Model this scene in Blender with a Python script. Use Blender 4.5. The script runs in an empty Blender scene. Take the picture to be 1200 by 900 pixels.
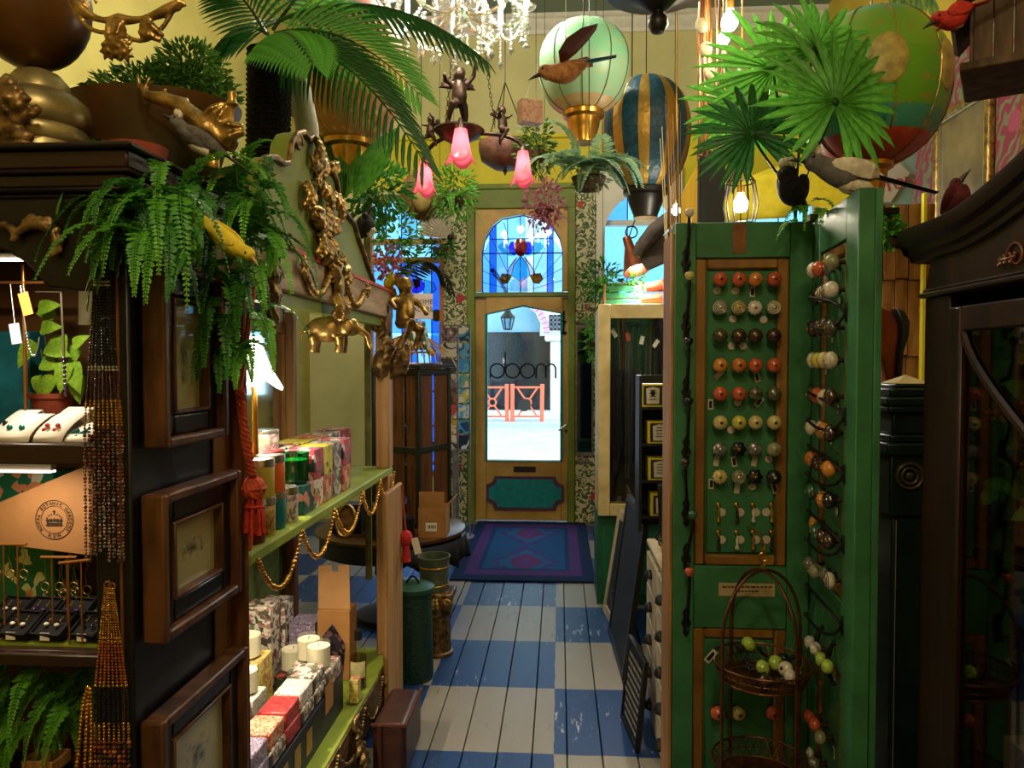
import bpy, bmesh, math, random
from mathutils import Vector, Matrix, Euler
from math import sin, cos, pi, radians as R
random.seed(7)
sc = bpy.context.scene
COL = sc.collection
# ---------------------------------------------------------------- camera, sky, exposure
F = 865.0
cam_d = bpy.data.cameras.new('camera'); cam = bpy.data.objects.new('camera', cam_d); COL.objects.link(cam)
cam_d.sensor_width = 36; cam_d.lens = 36*F/1200; cam_d.clip_start = .02; cam_d.clip_end = 200
CAM = Vector((0, 0, 1.45))
cam.location = CAM; cam.rotation_euler = (R(90-1.655), 0, R(3.64))
sc.camera = cam
world = bpy.data.worlds.new('overcast_sky'); sc.world = world; world.use_nodes = True
bg = world.node_tree.nodes['Background']
bg.inputs[0].default_value = (.68, .87, 1.0, 1); bg.inputs[1].default_value = 3.2
vs = sc.view_settings
vs.view_transform = 'Standard'; vs.look = 'None'; vs.gamma = 1; vs.use_curve_mapping = False
vs.exposure = 0.6
# ---------------------------------------------------------------- helpers
RM = Euler(cam.rotation_euler).to_matrix()
def ray(px, py): return RM @ Vector(((px-600)/F, -(py-450)/F, -1))
def W(px, py, Y):                       # point of the place seen at a pixel, at depth Y
    d = ray(px, py); return CAM + d*(Y/d.y)
def WX(px, py, X):                      # the same on a plane parallel to the aisle
    d = ray(px, py); return CAM + d*(X/d.x)
def WZ(px, py, z):
    d = ray(px, py); return CAM + d*((z-CAM.z)/d.z)
def lin(h):
    h = h.lstrip('#'); v = [int(h[i:i+2], 16)/255 for i in (0, 2, 4)]
    return tuple(x/12.92 if x <= .04045 else ((x+.055)/1.055)**2.4 for x in v)
MATS = {}
def nn(nt, t, **kw):
    n = nt.nodes.new(t)
    for k, v in kw.items():
        if hasattr(n, k): setattr(n, k, v)
    return n
def M(name, col='#888888', rough=.5, metal=0, var=.25, scale=18, bump=.1, col2=None, emit=0, trans=0, spec=.4, coat=0, stretch=(1, 1, 1), alpha=1, detail=4):
    if name in MATS: return MATS[name]
    m = bpy.data.materials.new(name); m.use_nodes = True; MATS[name] = m
    nt = m.node_tree; b = nt.nodes['Principled BSDF']
    c = lin(col)
    tc = nn(nt, 'ShaderNodeTexCoord'); mp = nn(nt, 'ShaderNodeMapping'); mp.inputs['Scale'].default_value = stretch
    nt.links.new(tc.outputs['Object'], mp.inputs[0])
    no = nn(nt, 'ShaderNodeTexNoise'); no.inputs['Scale'].default_value = scale; no.inputs['Detail'].default_value = detail
    nt.links.new(mp.outputs[0], no.inputs['Vector'])
    r = nn(nt, 'ShaderNodeValToRGB')
    lo = tuple(x*(1-var) for x in c); hi = tuple(min(1, x*(1+var)) for x in c)
    if col2: lo = lin(col2); hi = c
    r.color_ramp.elements[0].position = .35; r.color_ramp.elements[1].position = .65
    r.color_ramp.elements[0].color = (*lo, 1); r.color_ramp.elements[1].color = (*hi, 1)
    nt.links.new(no.outputs['Fac'], r.inputs[0]); nt.links.new(r.outputs[0], b.inputs['Base Color'])
    b.inputs['Roughness'].default_value = rough; b.inputs['Metallic'].default_value = metal
    b.inputs['Specular IOR Level'].default_value = spec; b.inputs['Coat Weight'].default_value = coat
    b.inputs['Transmission Weight'].default_value = trans; b.inputs['Alpha'].default_value = alpha
    if emit:
        b.inputs['Emission Color'].default_value = (*c, 1); b.inputs['Emission Strength'].default_value = emit
    if bump:
        bp = nn(nt, 'ShaderNodeBump'); bp.inputs['Strength'].default_value = bump; bp.inputs['Distance'].default_value = .02
        nt.links.new(no.outputs['Fac'], bp.inputs['Height']); nt.links.new(bp.outputs[0], b.inputs['Normal'])
    return m
def leafmat(name, col, col2=None, tr=.35, rough=.45):
    if name in MATS: return MATS[name]
    m = M(name, col, rough, col2=col2, var=.35, scale=9, bump=.05)
    nt = m.node_tree; b = nt.nodes['Principled BSDF']; out = nt.nodes['Material Output']
    t = nn(nt, 'ShaderNodeBsdfTranslucent'); mx = nn(nt, 'ShaderNodeMixShader'); mx.inputs[0].default_value = tr
    src = b.inputs['Base Color'].links[0].from_socket
    nt.links.new(src, t.inputs[0]); nt.links.new(b.outputs[0], mx.inputs[1]); nt.links.new(t.outputs[0], mx.inputs[2]); nt.links.new(mx.outputs[0], out.inputs[0])
    return m
def glassmat(name, col='#ffffff', gloss=.08, rough=.02, wave=0):
    if name in MATS: return MATS[name]
    m = bpy.data.materials.new(name); m.use_nodes = True; MATS[name] = m
    nt = m.node_tree; nt.nodes.remove(nt.nodes['Principled BSDF']); out = nt.nodes['Material Output']
    a = nn(nt, 'ShaderNodeBsdfTransparent'); g = nn(nt, 'ShaderNodeBsdfGlossy'); mx = nn(nt, 'ShaderNodeMixShader')
    a.inputs[0].default_value = (*lin(col), 1); g.inputs['Roughness'].default_value = rough; g.inputs[0].default_value = (.9, .9, .9, 1); mx.inputs[0].default_value = gloss
    nt.links.new(a.outputs[0], mx.inputs[1]); nt.links.new(g.outputs[0], mx.inputs[2]); nt.links.new(mx.outputs[0], out.inputs[0])
    if wave:
        no = nn(nt, 'ShaderNodeTexNoise'); no.inputs['Scale'].default_value = wave; bp = nn(nt, 'ShaderNodeBump'); bp.inputs['Strength'].default_value = .3
        nt.links.new(no.outputs[0], bp.inputs['Height']); nt.links.new(bp.outputs[0], g.inputs['Normal'])
    return m
def pattern(name, cols, scale=30, rough=.45, kind='vor', coord='Object', bump=.02, seed=0):
    """printed pattern in several flat colours"""
    if name in MATS: return MATS[name]
    m = bpy.data.materials.new(name); m.use_nodes = True; MATS[name] = m
    nt = m.node_tree; b = nt.nodes['Principled BSDF']
    tc = nn(nt, 'ShaderNodeTexCoord'); mp = nn(nt, 'ShaderNodeMapping'); mp.inputs['Location'].default_value = (seed*3.1, seed*1.7, seed)
    nt.links.new(tc.outputs[coord], mp.inputs[0])
    no = nn(nt, 'ShaderNodeTexNoise'); no.inputs['Scale'].default_value = scale*.6; no.inputs['Detail'].default_value = 2
    nt.links.new(mp.outputs[0], no.inputs['Vector'])
    mx = nn(nt, 'ShaderNodeMix', data_type='VECTOR'); mx.inputs[0].default_value = .06
    nt.links.new(mp.outputs[0], mx.inputs[4]); nt.links.new(no.outputs['Color'], mx.inputs[5])
    if kind == 'vor':
        v = nn(nt, 'ShaderNodeTexVoronoi'); v.inputs['Scale'].default_value = scale
        nt.links.new(mx.outputs[1], v.inputs['Vector'])
        sp = nn(nt, 'ShaderNodeSeparateColor'); nt.links.new(v.outputs['Color'], sp.inputs[0]); fac = sp.outputs[0]
    else:
        v = nn(nt, 'ShaderNodeTexNoise'); v.inputs['Scale'].default_value = scale; v.inputs['Detail'].default_value = 1.5
        nt.links.new(mx.outputs[1], v.inputs['Vector']); fac = v.outputs['Fac']
    r = nn(nt, 'ShaderNodeValToRGB'); r.color_ramp.interpolation = 'CONSTANT'
    e = r.color_ramp.elements
    while len(e) < len(cols): e.new(.5)
    for i, c in enumerate(cols):
        e[i].position = i/len(cols) if kind == 'vor' else (0 if i == 0 else .36+.28*i/len(cols)); e[i].color = (*lin(c), 1)
    nt.links.new(fac, r.inputs[0]); nt.links.new(r.outputs[0], b.inputs['Base Color'])
    b.inputs['Roughness'].default_value = rough
    return m
def emitmat(name, col, s):
    if name in MATS: return MATS[name]
    m = bpy.data.materials.new(name); m.use_nodes = True; MATS[name] = m
    nt = m.node_tree; b = nt.nodes['Principled BSDF']
    b.inputs['Base Color'].default_value = (*lin(col), 1); b.inputs['Emission Color'].default_value = (*lin(col), 1); b.inputs['Emission Strength'].default_value = s
    return m
# ---- object tree
def wm(o):
    m = o.matrix_basis.copy()
    if o.parent: m = wm(o.parent) @ o.matrix_parent_inverse @ m
    return m
def tag(o, label=None, cat=None, group=None, kind=None):
    for k, v in (('label', label), ('category', cat), ('group', group), ('kind', kind)):
        if v: o[k] = v
    return o
def thing(name, loc, label, cat, group=None, rz=0, kind=None):
    o = bpy.data.objects.new(name, None); COL.objects.link(o); o.empty_display_size = .05
    o.matrix_basis = Matrix.Translation(Vector(loc)) @ Matrix.Rotation(rz, 4, 'Z')
    return tag(o, label, cat, group, kind)
def perp(d):
    d = d.normalized(); a = Vector((0, 0, 1)) if abs(d.z) < .9 else Vector((1, 0, 0))
    u = d.cross(a).normalized(); return u, d.cross(u).normalized()
class MB:
    def __init__(s): s.v = []; s.f = []; s.mi = []; s.M = Matrix()
    def at(s, loc=(0, 0, 0), rot=(0, 0, 0), sc=1):
        s.M = Matrix.Translation(Vector(loc)) @ Euler(rot).to_matrix().to_4x4() @ (Matrix.Scale(sc, 4) if not hasattr(sc, '__len__') else Matrix.Diagonal((*sc, 1)))
        return s
    def mat(s, m): s.M = m; return s
    def add(s, vs, fs, mi=0):
        n = len(s.v); s.v += [tuple(s.M @ Vector(v)) for v in vs]; s.f += [tuple(i+n for i in f) for f in fs]; s.mi += [mi]*len(fs); return s
    def box(s, c, sz, mi=0, rz=0, rot=None):
        x, y, z = (a/2 for a in sz); c = Vector(c); m = (Euler(rot) if rot else Euler((0, 0, rz))).to_matrix()
        vs = [c + m @ Vector((i*x, j*y, k*z)) for i in (-1, 1) for j in (-1, 1) for k in (-1, 1)]
        return s.add(vs, [(0, 1, 3, 2), (4, 6, 7, 5), (0, 4, 5, 1), (2, 3, 7, 6), (0, 2, 6, 4), (1, 5, 7, 3)], mi)
    def bb(s, x0, x1, y0, y1, z0, z1, mi=0):
        return s.box(((x0+x1)/2, (y0+y1)/2, (z0+z1)/2), (abs(x1-x0), abs(y1-y0), abs(z1-z0)), mi)
    def tube(s, pts, r, n=8, mi=0, closed=False, cap=True):
        pts = [Vector(p) for p in pts]; N = len(pts); rr = r if hasattr(r, '__len__') else [r]*N
        vs = []; u0 = None
        for i, p in enumerate(pts):
            if closed: d = pts[(i+1) % N]-pts[i-1]
            else: d = pts[min(i+1, N-1)]-pts[max(i-1, 0)]
            if d.length < 1e-9: d = Vector((0, 0, 1))
            d.normalize()
            if u0 is None: u, w = perp(d)
            else:
                u = u0-d*u0.dot(d); u = u.normalized() if u.length > 1e-6 else perp(d)[0]; w = d.cross(u)
            u0 = u; ri = rr[i]; a, b = (ri, ri) if not hasattr(ri, '__len__') else ri
            vs += [p+u*(a*cos(2*pi*k/n))+w*(b*sin(2*pi*k/n)) for k in range(n)]
        fs = []
        for i in range(N if closed else N-1):
            for k in range(n):
                j = (i+1) % N; fs.append((i*n+k, i*n+(k+1) % n, j*n+(k+1) % n, j*n+k))
        if cap and not closed: fs += [tuple(range(n-1, -1, -1)), tuple(range((N-1)*n, N*n))]
        return s.add(vs, fs, mi)
    def lathe(s, prof, n=24, c=(0, 0, 0), mi=0, a0=0, a1=2*pi, sy=1):
        c = Vector(c); full = abs(a1-a0-2*pi) < 1e-6; k = n if full else n+1; vs = []
        for r, z in prof:
            vs += [c+Vector((r*cos(a0+(a1-a0)*i/n), sy*r*sin(a0+(a1-a0)*i/n), z)) for i in range(k)]
        fs = []
        for j in range(len(prof)-1):
            for i in range(n):
                i2 = (i+1) % k; fs.append((j*k+i, j*k+i2, (j+1)*k+i2, (j+1)*k+i))
        if full:
            if prof[0][0] > 1e-6: fs.append(tuple(range(k-1, -1, -1)))
            if prof[-1][0] > 1e-6: fs.append(tuple(range((len(prof)-1)*k, len(prof)*k)))
        return s.add(vs, fs, mi)
    def ell(s, c, r, n=12, m=8, rot=(0, 0, 0), mi=0):
        if not hasattr(r, '__len__'): r = (r, r, r)
        e = Euler(rot).to_matrix(); c = Vector(c); vs = [c+e@Vector((0, 0, -r[2]))]
        for j in range(1, m):
            t = -pi/2+pi*j/m
            vs += [c+e@Vector((r[0]*cos(t)*cos(2*pi*i/n), r[1]*cos(t)*sin(2*pi*i/n), r[2]*sin(t))) for i in range(n)]
        vs.append(c+e@Vector((0, 0, r[2]))); L = len(vs)-1; fs = []
        for i in range(n):
            fs.append((0, 1+(i+1) % n, 1+i)); fs.append((L, L-n+i, L-n+(i+1) % n))
            for j in range(m-2): a = 1+j*n; fs.append((a+i, a+(i+1) % n, a+n+(i+1) % n, a+n+i))
        return s.add(vs, fs, mi)
    def prism(s, poly, t, o=(0, 0, 0), u=(1, 0, 0), v=(0, 0, 1), mi=0):
        """outline in the u, v plane, thickness t along v x u"""
        o = Vector(o); u = Vector(u); v = Vector(v); w = v.cross(u).normalized()*(-1)
        a = [o+u*p[0]+v*p[1] for p in poly]; b = [p+w*t for p in a]; n = len(a)
        fs = [tuple(range(n)), tuple(range(2*n-1, n-1, -1))]+[(i, i+n, (i+1) % n+n, (i+1) % n) for i in range(n)]
        return s.add(a+b, fs, mi)
    def torus(s, c, Rr, r, ax='z', n=24, m=8, mi=0, rot=None):
        e = Euler(rot or {'z': (0, 0, 0), 'x': (0, pi/2, 0), 'y': (pi/2, 0, 0)}[ax]).to_matrix()
        return s.tube([Vector(c)+e@Vector((Rr*cos(2*pi*i/n), Rr*sin(2*pi*i/n), 0)) for i in range(n)], r, m, mi, closed=True)
    def build(s, name, mats, parent=None, label=None, cat=None, group=None, kind=None, smooth=45, bevel=0, seg=1, remesh=0, sub=0, world=True, solid=0, recalc=True):
        me = bpy.data.meshes.new(name)
        vs = s.v; base = Vector((0, 0, 0))
        if world and vs:
            base = Vector(((min(v[0] for v in vs)+max(v[0] for v in vs))/2, (min(v[1] for v in vs)+max(v[1] for v in vs))/2, min(v[2] for v in vs)))
            vs = [(v[0]-base.x, v[1]-base.y, v[2]-base.z) for v in vs]
        me.from_pydata(vs, [], s.f); mats = mats if isinstance(mats, (list, tuple)) else [mats]
        for m in mats: me.materials.append(m)
        if len(mats) > 1: me.polygons.foreach_set('material_index', s.mi)
        if recalc:
            bm = bmesh.new(); bm.from_mesh(me); bmesh.ops.recalc_face_normals(bm, faces=bm.faces); bm.to_mesh(me); bm.free()
        if smooth:
            me.polygons.foreach_set('use_smooth', [True]*len(me.polygons)); me.set_sharp_from_angle(angle=R(smooth))
        o = bpy.data.objects.new(name, me); COL.objects.link(o)
        o.matrix_basis = Matrix.Translation(base)
        if parent:
            o.parent = parent
            if world: o.matrix_parent_inverse = wm(parent).inverted()
        if bevel:
            b = o.modifiers.new('bevel', 'BEVEL'); b.width = bevel; b.segments = seg; b.limit_method = 'ANGLE'; b.angle_limit = R(40)
        if remesh:
            r = o.modifiers.new('remesh', 'REMESH'); r.mode = 'VOXEL'; r.voxel_size = remesh; r.use_smooth_shade = True
            sm = o.modifiers.new('smooth', 'SMOOTH'); sm.iterations = 3; sm.factor = .5
        if sub:
            r = o.modifiers.new('sub', 'SUBSURF'); r.levels = sub; r.render_levels = sub
        if solid:
            r = o.modifiers.new('solid', 'SOLIDIFY'); r.thickness = solid; r.offset = 0
        return tag(o, label, cat, group, kind)
def inst(name, mesh_obj, mtx, parent=None):
    """another object with the same mesh, placed by a world matrix"""
    o = mesh_obj.copy(); o.name = name; COL.objects.link(o)
    for k in list(o.keys()): del o[k]
    o.parent = parent; o.matrix_basis = mtx
    if parent: o.matrix_parent_inverse = wm(parent).inverted()
    return o
def copy_tree(o, mtx, label=None, group=None, parent=None):
    c = o.copy(); COL.objects.link(c)
    if parent is None: c.matrix_basis = mtx
    else: c.parent = parent
    if label: c['label'] = label
    if group: c['group'] = group
    for ch in list(o.children): copy_tree(ch, None, parent=c)
    return c
def light(name, loc, power, col=(1, .75, .45), size=.03, parent=None, spot=None, aim=None, blend=.6):
    l = bpy.data.lights.new(name, 'SPOT' if spot else 'POINT'); l.energy = power; l.color = col; l.shadow_soft_size = size
    o = bpy.data.objects.new(name, l); COL.objects.link(o); o.location = loc
    if spot:
        l.spot_size = R(spot); l.spot_blend = blend
        o.rotation_euler = (Vector(aim)-Vector(loc)).to_track_quat('-Z', 'Y').to_euler()
    if parent:
        o.parent = parent; o.matrix_parent_inverse = wm(parent).inverted()
    return o
def arc(a, b, sag, n=10, axis=(0, 0, -1)):
    a = Vector(a); b = Vector(b); ax = Vector(axis)
    return [a.lerp(b, t/n)+ax*(sag*4*(t/n)*(1-t/n)) for t in range(n+1)]
def bez(p0, p1, p2, p3, n=10):
    p0, p1, p2, p3 = map(Vector, (p0, p1, p2, p3)); o = []
    for i in range(n+1):
        t = i/n; o.append(p0*(1-t)**3+p1*3*t*(1-t)**2+p2*3*t*t*(1-t)+p3*t**3)
    return o
ORD = ['first', 'second', 'third', 'fourth', 'fifth', 'sixth', 'seventh', 'eighth', 'ninth', 'tenth', 'eleventh', 'twelfth']
# ---------------------------------------------------------------- common materials
m_gold = M('gold_leaf', '#bc9a58', .34, .8, col2='#6b5226', scale=30, bump=.25)
m_goldd = M('antique_gold', '#96794a', .42, .7, col2='#3f2e18', scale=35, bump=.3)
m_brass = M('brass', '#b98a3c', .28, .9, var=.2)
m_silver = M('tin_silver', '#c9c7bd', .25, .9, var=.1, bump=.02)
m_iron = M('black_iron', '#1b1714', .45, .5, var=.3)
m_bronze = M('dark_bronze', '#3a2a20', .4, .6, var=.4, scale=40)
m_blackw = M('black_lacquer', '#0d0b0b', .42, 0, var=.4, scale=10, bump=.05)
m_dwood = M('dark_wood', '#24120c', .4, 0, col2='#120807', scale=6, stretch=(6, 6, .6), bump=.08)
m_mwood = M('brown_wood', '#6b4020', .45, 0, col2='#40240f', scale=6, stretch=(8, 8, .8), bump=.1)
m_lwood = M('light_wood', '#a67a45', .6, 0, col2='#7c5628', scale=6, stretch=(8, 8, .8), bump=.1)
m_olive = M('olive_paint', '#7f9132', .5, 0, var=.2, scale=6, bump=.06)
m_cream = M('cream_paint', '#c9b780', .55, 0, col2='#a8945c', scale=9, bump=.1)
m_white = M('white_card', '#e6e0d4', .6, 0, var=.06, bump=0)
m_card = M('cardboard', '#a5743f', .75, 0, var=.12, scale=14, bump=.05)
m_black = M('matt_black', '#080808', .55, 0, var=.2)
m_green = M('shutter_green', '#3a7446', .5, 0, col2='#2a5c36', scale=7, bump=.12, spec=.3)
m_clear = glassmat('clear_glass', '#fbfcfa', .06)
m_fern = leafmat('fern_green', '#74b83a', '#418a24')
m_fernd = leafmat('fern_dark', '#4c9434', '#296020')
m_palm = leafmat('palm_green', '#66ac3e', '#3c8428', tr=.4)
m_palmd = leafmat('palm_dark', '#2c6a2c', '#173f1a', tr=.3)
m_stem = M('plant_stem', '#5a5a22', .6, 0, var=.3)
# ---------------------------------------------------------------- the setting
YF = 6.7                                  # inner face of the shop front
XL, XR, YB, ZC = -2.3, 2.3, -1.6, 4.52
def fx(px): return W(px, 430, YF).x
def fz(py): return W(610, py, YF).z
# floor of painted planks
def floor_mat():
    m = bpy.data.materials.new('painted_planks'); m.use_nodes = True; nt = m.node_tree; b = nt.nodes['Principled BSDF']
    g = nn(nt, 'ShaderNodeNewGeometry'); sx = nn(nt, 'ShaderNodeSeparateXYZ')
    wob = nn(nt, 'ShaderNodeTexNoise'); wob.inputs['Scale'].default_value = 9; wob.inputs['Detail'].default_value = 3
    nt.links.new(g.outputs['Position'], wob.inputs['Vector'])
    mxv = nn(nt, 'ShaderNodeMix', data_type='VECTOR'); mxv.inputs[0].default_value = .012
    nt.links.new(g.outputs['Position'], mxv.inputs[4]); nt.links.new(wob.outputs['Color'], mxv.inputs[5]); nt.links.new(mxv.outputs[1], sx.inputs[0])
    def mt(op, a, b_=None):
        n = nn(nt, 'ShaderNodeMath', operation=op)
        for i, v in enumerate((a, b_)):
            if v is None: continue
            if isinstance(v, (int, float)): n.inputs[i].default_value = v
            else: nt.links.new(v, n.inputs[i])
        return n.outputs[0]
    ix = mt('FLOOR', mt('DIVIDE', mt('ADD', sx.outputs[0], .01), .553))
    iy = mt('FLOOR', mt('DIVIDE', mt('SUBTRACT', sx.outputs[1], 3.216-.545*10), .545))
    ch = mt('MODULO', mt('ABSOLUTE', mt('ADD', mt('ADD', ix, iy), 40)), 2)
    mp = nn(nt, 'ShaderNodeMapping'); mp.inputs['Scale'].default_value = (26, 5, 1); nt.links.new(g.outputs['Position'], mp.inputs[0])
    w = nn(nt, 'ShaderNodeTexNoise'); w.inputs['Scale'].default_value = 1.4; w.inputs['Detail'].default_value = 9; w.inputs['Roughness'].default_value = .72
    nt.links.new(mp.outputs[0], w.inputs['Vector'])
    lg = nn(nt, 'ShaderNodeTexNoise'); lg.inputs['Scale'].default_value = 1.6; nt.links.new(g.outputs['Position'], lg.inputs['Vector'])
    wear = mt('ADD', w.outputs['Fac'], mt('MULTIPLY', lg.outputs['Fac'], .45))
    rr = nn(nt, 'ShaderNodeValToRGB'); rr.color_ramp.elements[0].position = .83; rr.color_ramp.elements[1].position = .90
    nt.links.new(wear, rr.inputs[0])
    base = nn(nt, 'ShaderNodeMix', data_type='RGBA'); base.inputs[6].default_value = (*lin('#8e897c'), 1); base.inputs[7].default_value = (*lin('#153a6c'), 1)
    nt.links.new(ch, base.inputs[0])
    dirt = nn(nt, 'ShaderNodeMix', data_type='RGBA', blend_type='MULTIPLY'); dirt.inputs[0].default_value = .35
    nt.links.new(base.outputs[2], dirt.inputs[6]); nt.links.new(w.outputs['Color'], dirt.inputs[7])
    worn = nn(nt, 'ShaderNodeMix', data_type='RGBA'); worn.inputs[6].default_value = (*lin('#6f6250'), 1); worn.inputs[7].default_value = (*lin('#b5b6b6'), 1)
    nt.links.new(ch, worn.inputs[0])
    fin = nn(nt, 'ShaderNodeMix', data_type='RGBA'); nt.links.new(rr.outputs[0], fin.inputs[0]); nt.links.new(dirt.outputs[2], fin.inputs[6]); nt.links.new(worn.outputs[2], fin.inputs[7])
    nt.links.new(fin.outputs[2], b.inputs['Base Color']); b.inputs['Roughness'].default_value = .42; b.inputs['Specular IOR Level'].default_value = .35
    bp = nn(nt, 'ShaderNodeBump'); bp.inputs['Strength'].default_value = .15; bp.inputs['Distance'].default_value = .01
    nt.links.new(w.outputs['Fac'], bp.inputs['Height']); nt.links.new(bp.outputs[0], b.inputs['Normal'])
    return m
m_floor = floor_mat()
mb = MB(); mb.bb(XL-.2, XR+.2, YB-.2, YF+.25, -.12, -.03)
floor = mb.build('floor', M('floor_joint', '#241c16', .8), kind='structure')
pw = .1295; x = .033-pw*19; i = 0
while x < XR:
    mb = MB(); h = random.uniform(-.0015, .0015)
    mb.bb(x+.0022, x+pw-.0022, YB, YF+.02, -.03, h)
    mb.build('plank', m_floor, parent=floor, bevel=.002, smooth=0); x += pw
def slotted(mb, x0, x1, z0, z1, y0, y1, holes):
    xs = sorted({x0, x1, *[h[0] for h in holes], *[h[1] for h in holes]})
    for a, b in zip(xs, xs[1:]):
        zz = [z0]; mid = (a+b)/2
        for h in sorted([h for h in holes if h[0] < mid < h[1]], key=lambda h: h[2]): zz += [h[2], h[3]]
        zz.append(z1)
        for p, q in zip(zz[::2], zz[1::2]):
            if q-p > .001: mb.bb(a, b, y0, y1, p, q)
m_wally = M('yellow_plaster', '#d2cf96', .75, 0, var=.08, scale=3, bump=.04)
m_wallb = M('bright_yellow_paint', '#d8cc34', .6, 0, var=.08, scale=4, bump=.03)
m_wallw = M('white_plaster', '#e4e2da', .7, 0, var=.05, scale=4, bump=.03)
m_ceil = M('grey_green_ceiling', '#77897f', .8, 0, var=.06, scale=3, bump=.02)
m_trimw = M('white_trim', '#dcdcd4', .5, 0, var=.05)
DX0, DX1 = fx(556), fx(667)
LW = (fx(430), fx(521), fz(560), fz(226)); RWn = (fx(702), fx(792), fz(470), fz(214)); FWn = (fx(868), fx(957), fz(400), fz(226))
mb = MB(); slotted(mb, XL, XR, 0, ZC, YF, YF+.22, [(DX0, DX1, 0, fz(246)), LW, RWn, FWn])
wf = mb.build('wall_front', m_wally, kind='structure', smooth=0)
mb = MB(); slotted(mb, XL, XR, fz(222), fz(163), YF-.02, YF, [])
mb.bb(XL, XR, YF-.07, YF, fz(164), fz(160))
mb.build('trim_1', [m_wallb], kind='structure', smooth=0)
slot = MB()
slotted(slot, fx(673), XR, fz(470), fz(200), YF-.014, YF, [RWn, FWn]); slot.build('trim_2', m_wallw, kind='structure', smooth=0)
mb = MB(); mb.bb(XL, XL-.15, YB, YF+.2, 0, ZC); mb.build('wall_left', M('left_plaster', '#b5a95c', .75, var=.1, scale=3), kind='structure', smooth=0)
mb = MB(); mb.bb(XL, XR, YB-.15, YB, 0, ZC); mb.build('wall_back', M('back_plaster', '#b3a05a', .75, var=.1, scale=3), kind='structure', smooth=0)
def wallpaper(name, bgc, leaf, leaf2, flower, sc_):
    m = bpy.data.materials.new(name); m.use_nodes = True; nt = m.node_tree; b = nt.nodes['Principled BSDF']
    g = nn(nt, 'ShaderNodeNewGeometry'); no = nn(nt, 'ShaderNodeTexNoise'); no.inputs['Scale'].default_value = sc_*.5; nt.links.new(g.outputs['Position'], no.inputs['Vector'])
    mxv = nn(nt, 'ShaderNodeMix', data_type='VECTOR'); mxv.inputs[0].default_value = .16; nt.links.new(g.outputs['Position'], mxv.inputs[4]); nt.links.new(no.outputs['Color'], mxv.inputs[5])
    wv = nn(nt, 'ShaderNodeTexWave', wave_type='RINGS', rings_direction='SPHERICAL'); wv.inputs['Scale'].default_value = sc_*.55; wv.inputs['Distortion'].default_value = 14; wv.inputs['Detail'].default_value = 2; wv.inputs['Detail Scale'].default_value = 1.6
    nt.links.new(mxv.outputs[1], wv.inputs['Vector'])
    r = nn(nt, 'ShaderNodeValToRGB'); r.color_ramp.interpolation = 'CONSTANT'; e = r.color_ramp.elements; e.new(.5)
    e[0].position = 0; e[1].position = .42; e[2].position = .70
    e[0].color = (*lin(bgc), 1); e[1].color = (*lin(leaf), 1); e[2].color = (*lin(leaf2), 1)
    nt.links.new(wv.outputs['Fac'], r.inputs[0])
    v = nn(nt, 'ShaderNodeTexVoronoi'); v.inputs['Scale'].default_value = sc_*.42; nt.links.new(mxv.outputs[1], v.inputs['Vector'])
    lt = nn(nt, 'ShaderNodeMath', operation='LESS_THAN'); lt.inputs[1].default_value = .22; nt.links.new(v.outputs['Distance'], lt.inputs[0])
    f = nn(nt, 'ShaderNodeMix', data_type='RGBA'); nt.links.new(lt.outputs[0], f.inputs[0]); nt.links.new(r.outputs[0], f.inputs[6]); f.inputs[7].default_value = (*lin(flower), 1)
    nt.links.new(f.outputs[2], b.inputs['Base Color']); b.inputs['Roughness'].default_value = .7
    return m
m_wp = wallpaper('leafy_wallpaper', '#cfc6a0', '#7d8a62', '#3f5a3e', '#b8323a', 16)
m_wpp = wallpaper('pink_wallpaper', '#8a3448', '#7a4a4c', '#76785a', '#a04a60', 8)
mb = MB(); mb.bb(XR, XR+.15, YB, YF+.2, 0, ZC); mb.build('wall_right', M('ochre_plaster', '#c8b040', .75, 0, var=.08, scale=3), kind='structure', smooth=0)
mb = MB(); mb.bb(XR-.008, XR, 1.2, 5.1, .1, 3.25); mb.build('wall_right_wallpaper', m_wpp, kind='structure', smooth=0)
mb = MB(); mb.bb(XR-.03, XR, 1.2, 5.1, 3.25, 3.29); mb.build('trim_3', m_lwood, kind='structure', bevel=.004)
mb = MB(); mb.bb(XL-.15, XR+.15, YB-.15, YF+.22, ZC, ZC+.12); mb.build('ceiling', m_ceil, kind='structure', smooth=0)
# cornice
mb = MB(); mb.prism([(0, 0), (.03, 0), (.04, .03), (.08, .06), (.1, .1), (.13, .11), (.13, .14), (0, .14)], XR-XL, o=(XR, YF, ZC-.14), u=(0, -1, 0), v=(0, 0, 1)); mb.build('trim_4', m_trimw, kind='structure', smooth=30)
# papered piers beside the door, the green posts and header of the door frame
for a, b, nm in ((521, 548, 'wall_pier_left'), (674, 702, 'wall_pier_right')):
    mb = MB(); mb.bb(fx(a), fx(b), YF-.05, YF, 0, fz(222)); mb.build(nm, m_wp, kind='structure', bevel=.006)
door_frame = MB()
door_frame.bb(fx(548), fx(557.5), YF-.07, YF+.1, 0, fz(222)); door_frame.bb(fx(665), fx(674), YF-.07, YF+.1, 0, fz(222))
door_frame.bb(fx(548), fx(674), YF-.075, YF+.1, fz(246), fz(222)); door_frame.bb(fx(548), fx(674), YF-.1, YF+.1, fz(224), fz(218)); door_frame.bb(fx(557), fx(666), YF-.06, YF+.1, fz(348.5), fz(343))
m_dgreen = M('door_frame_green', '#6f7f28', .5, 0, var=.15, scale=6)
dof = thing('door_1', (fx(612), YF, 0), None, None, kind='structure')
door_frame.build('door_frame', m_dgreen, parent=dof, bevel=.008)
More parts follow.
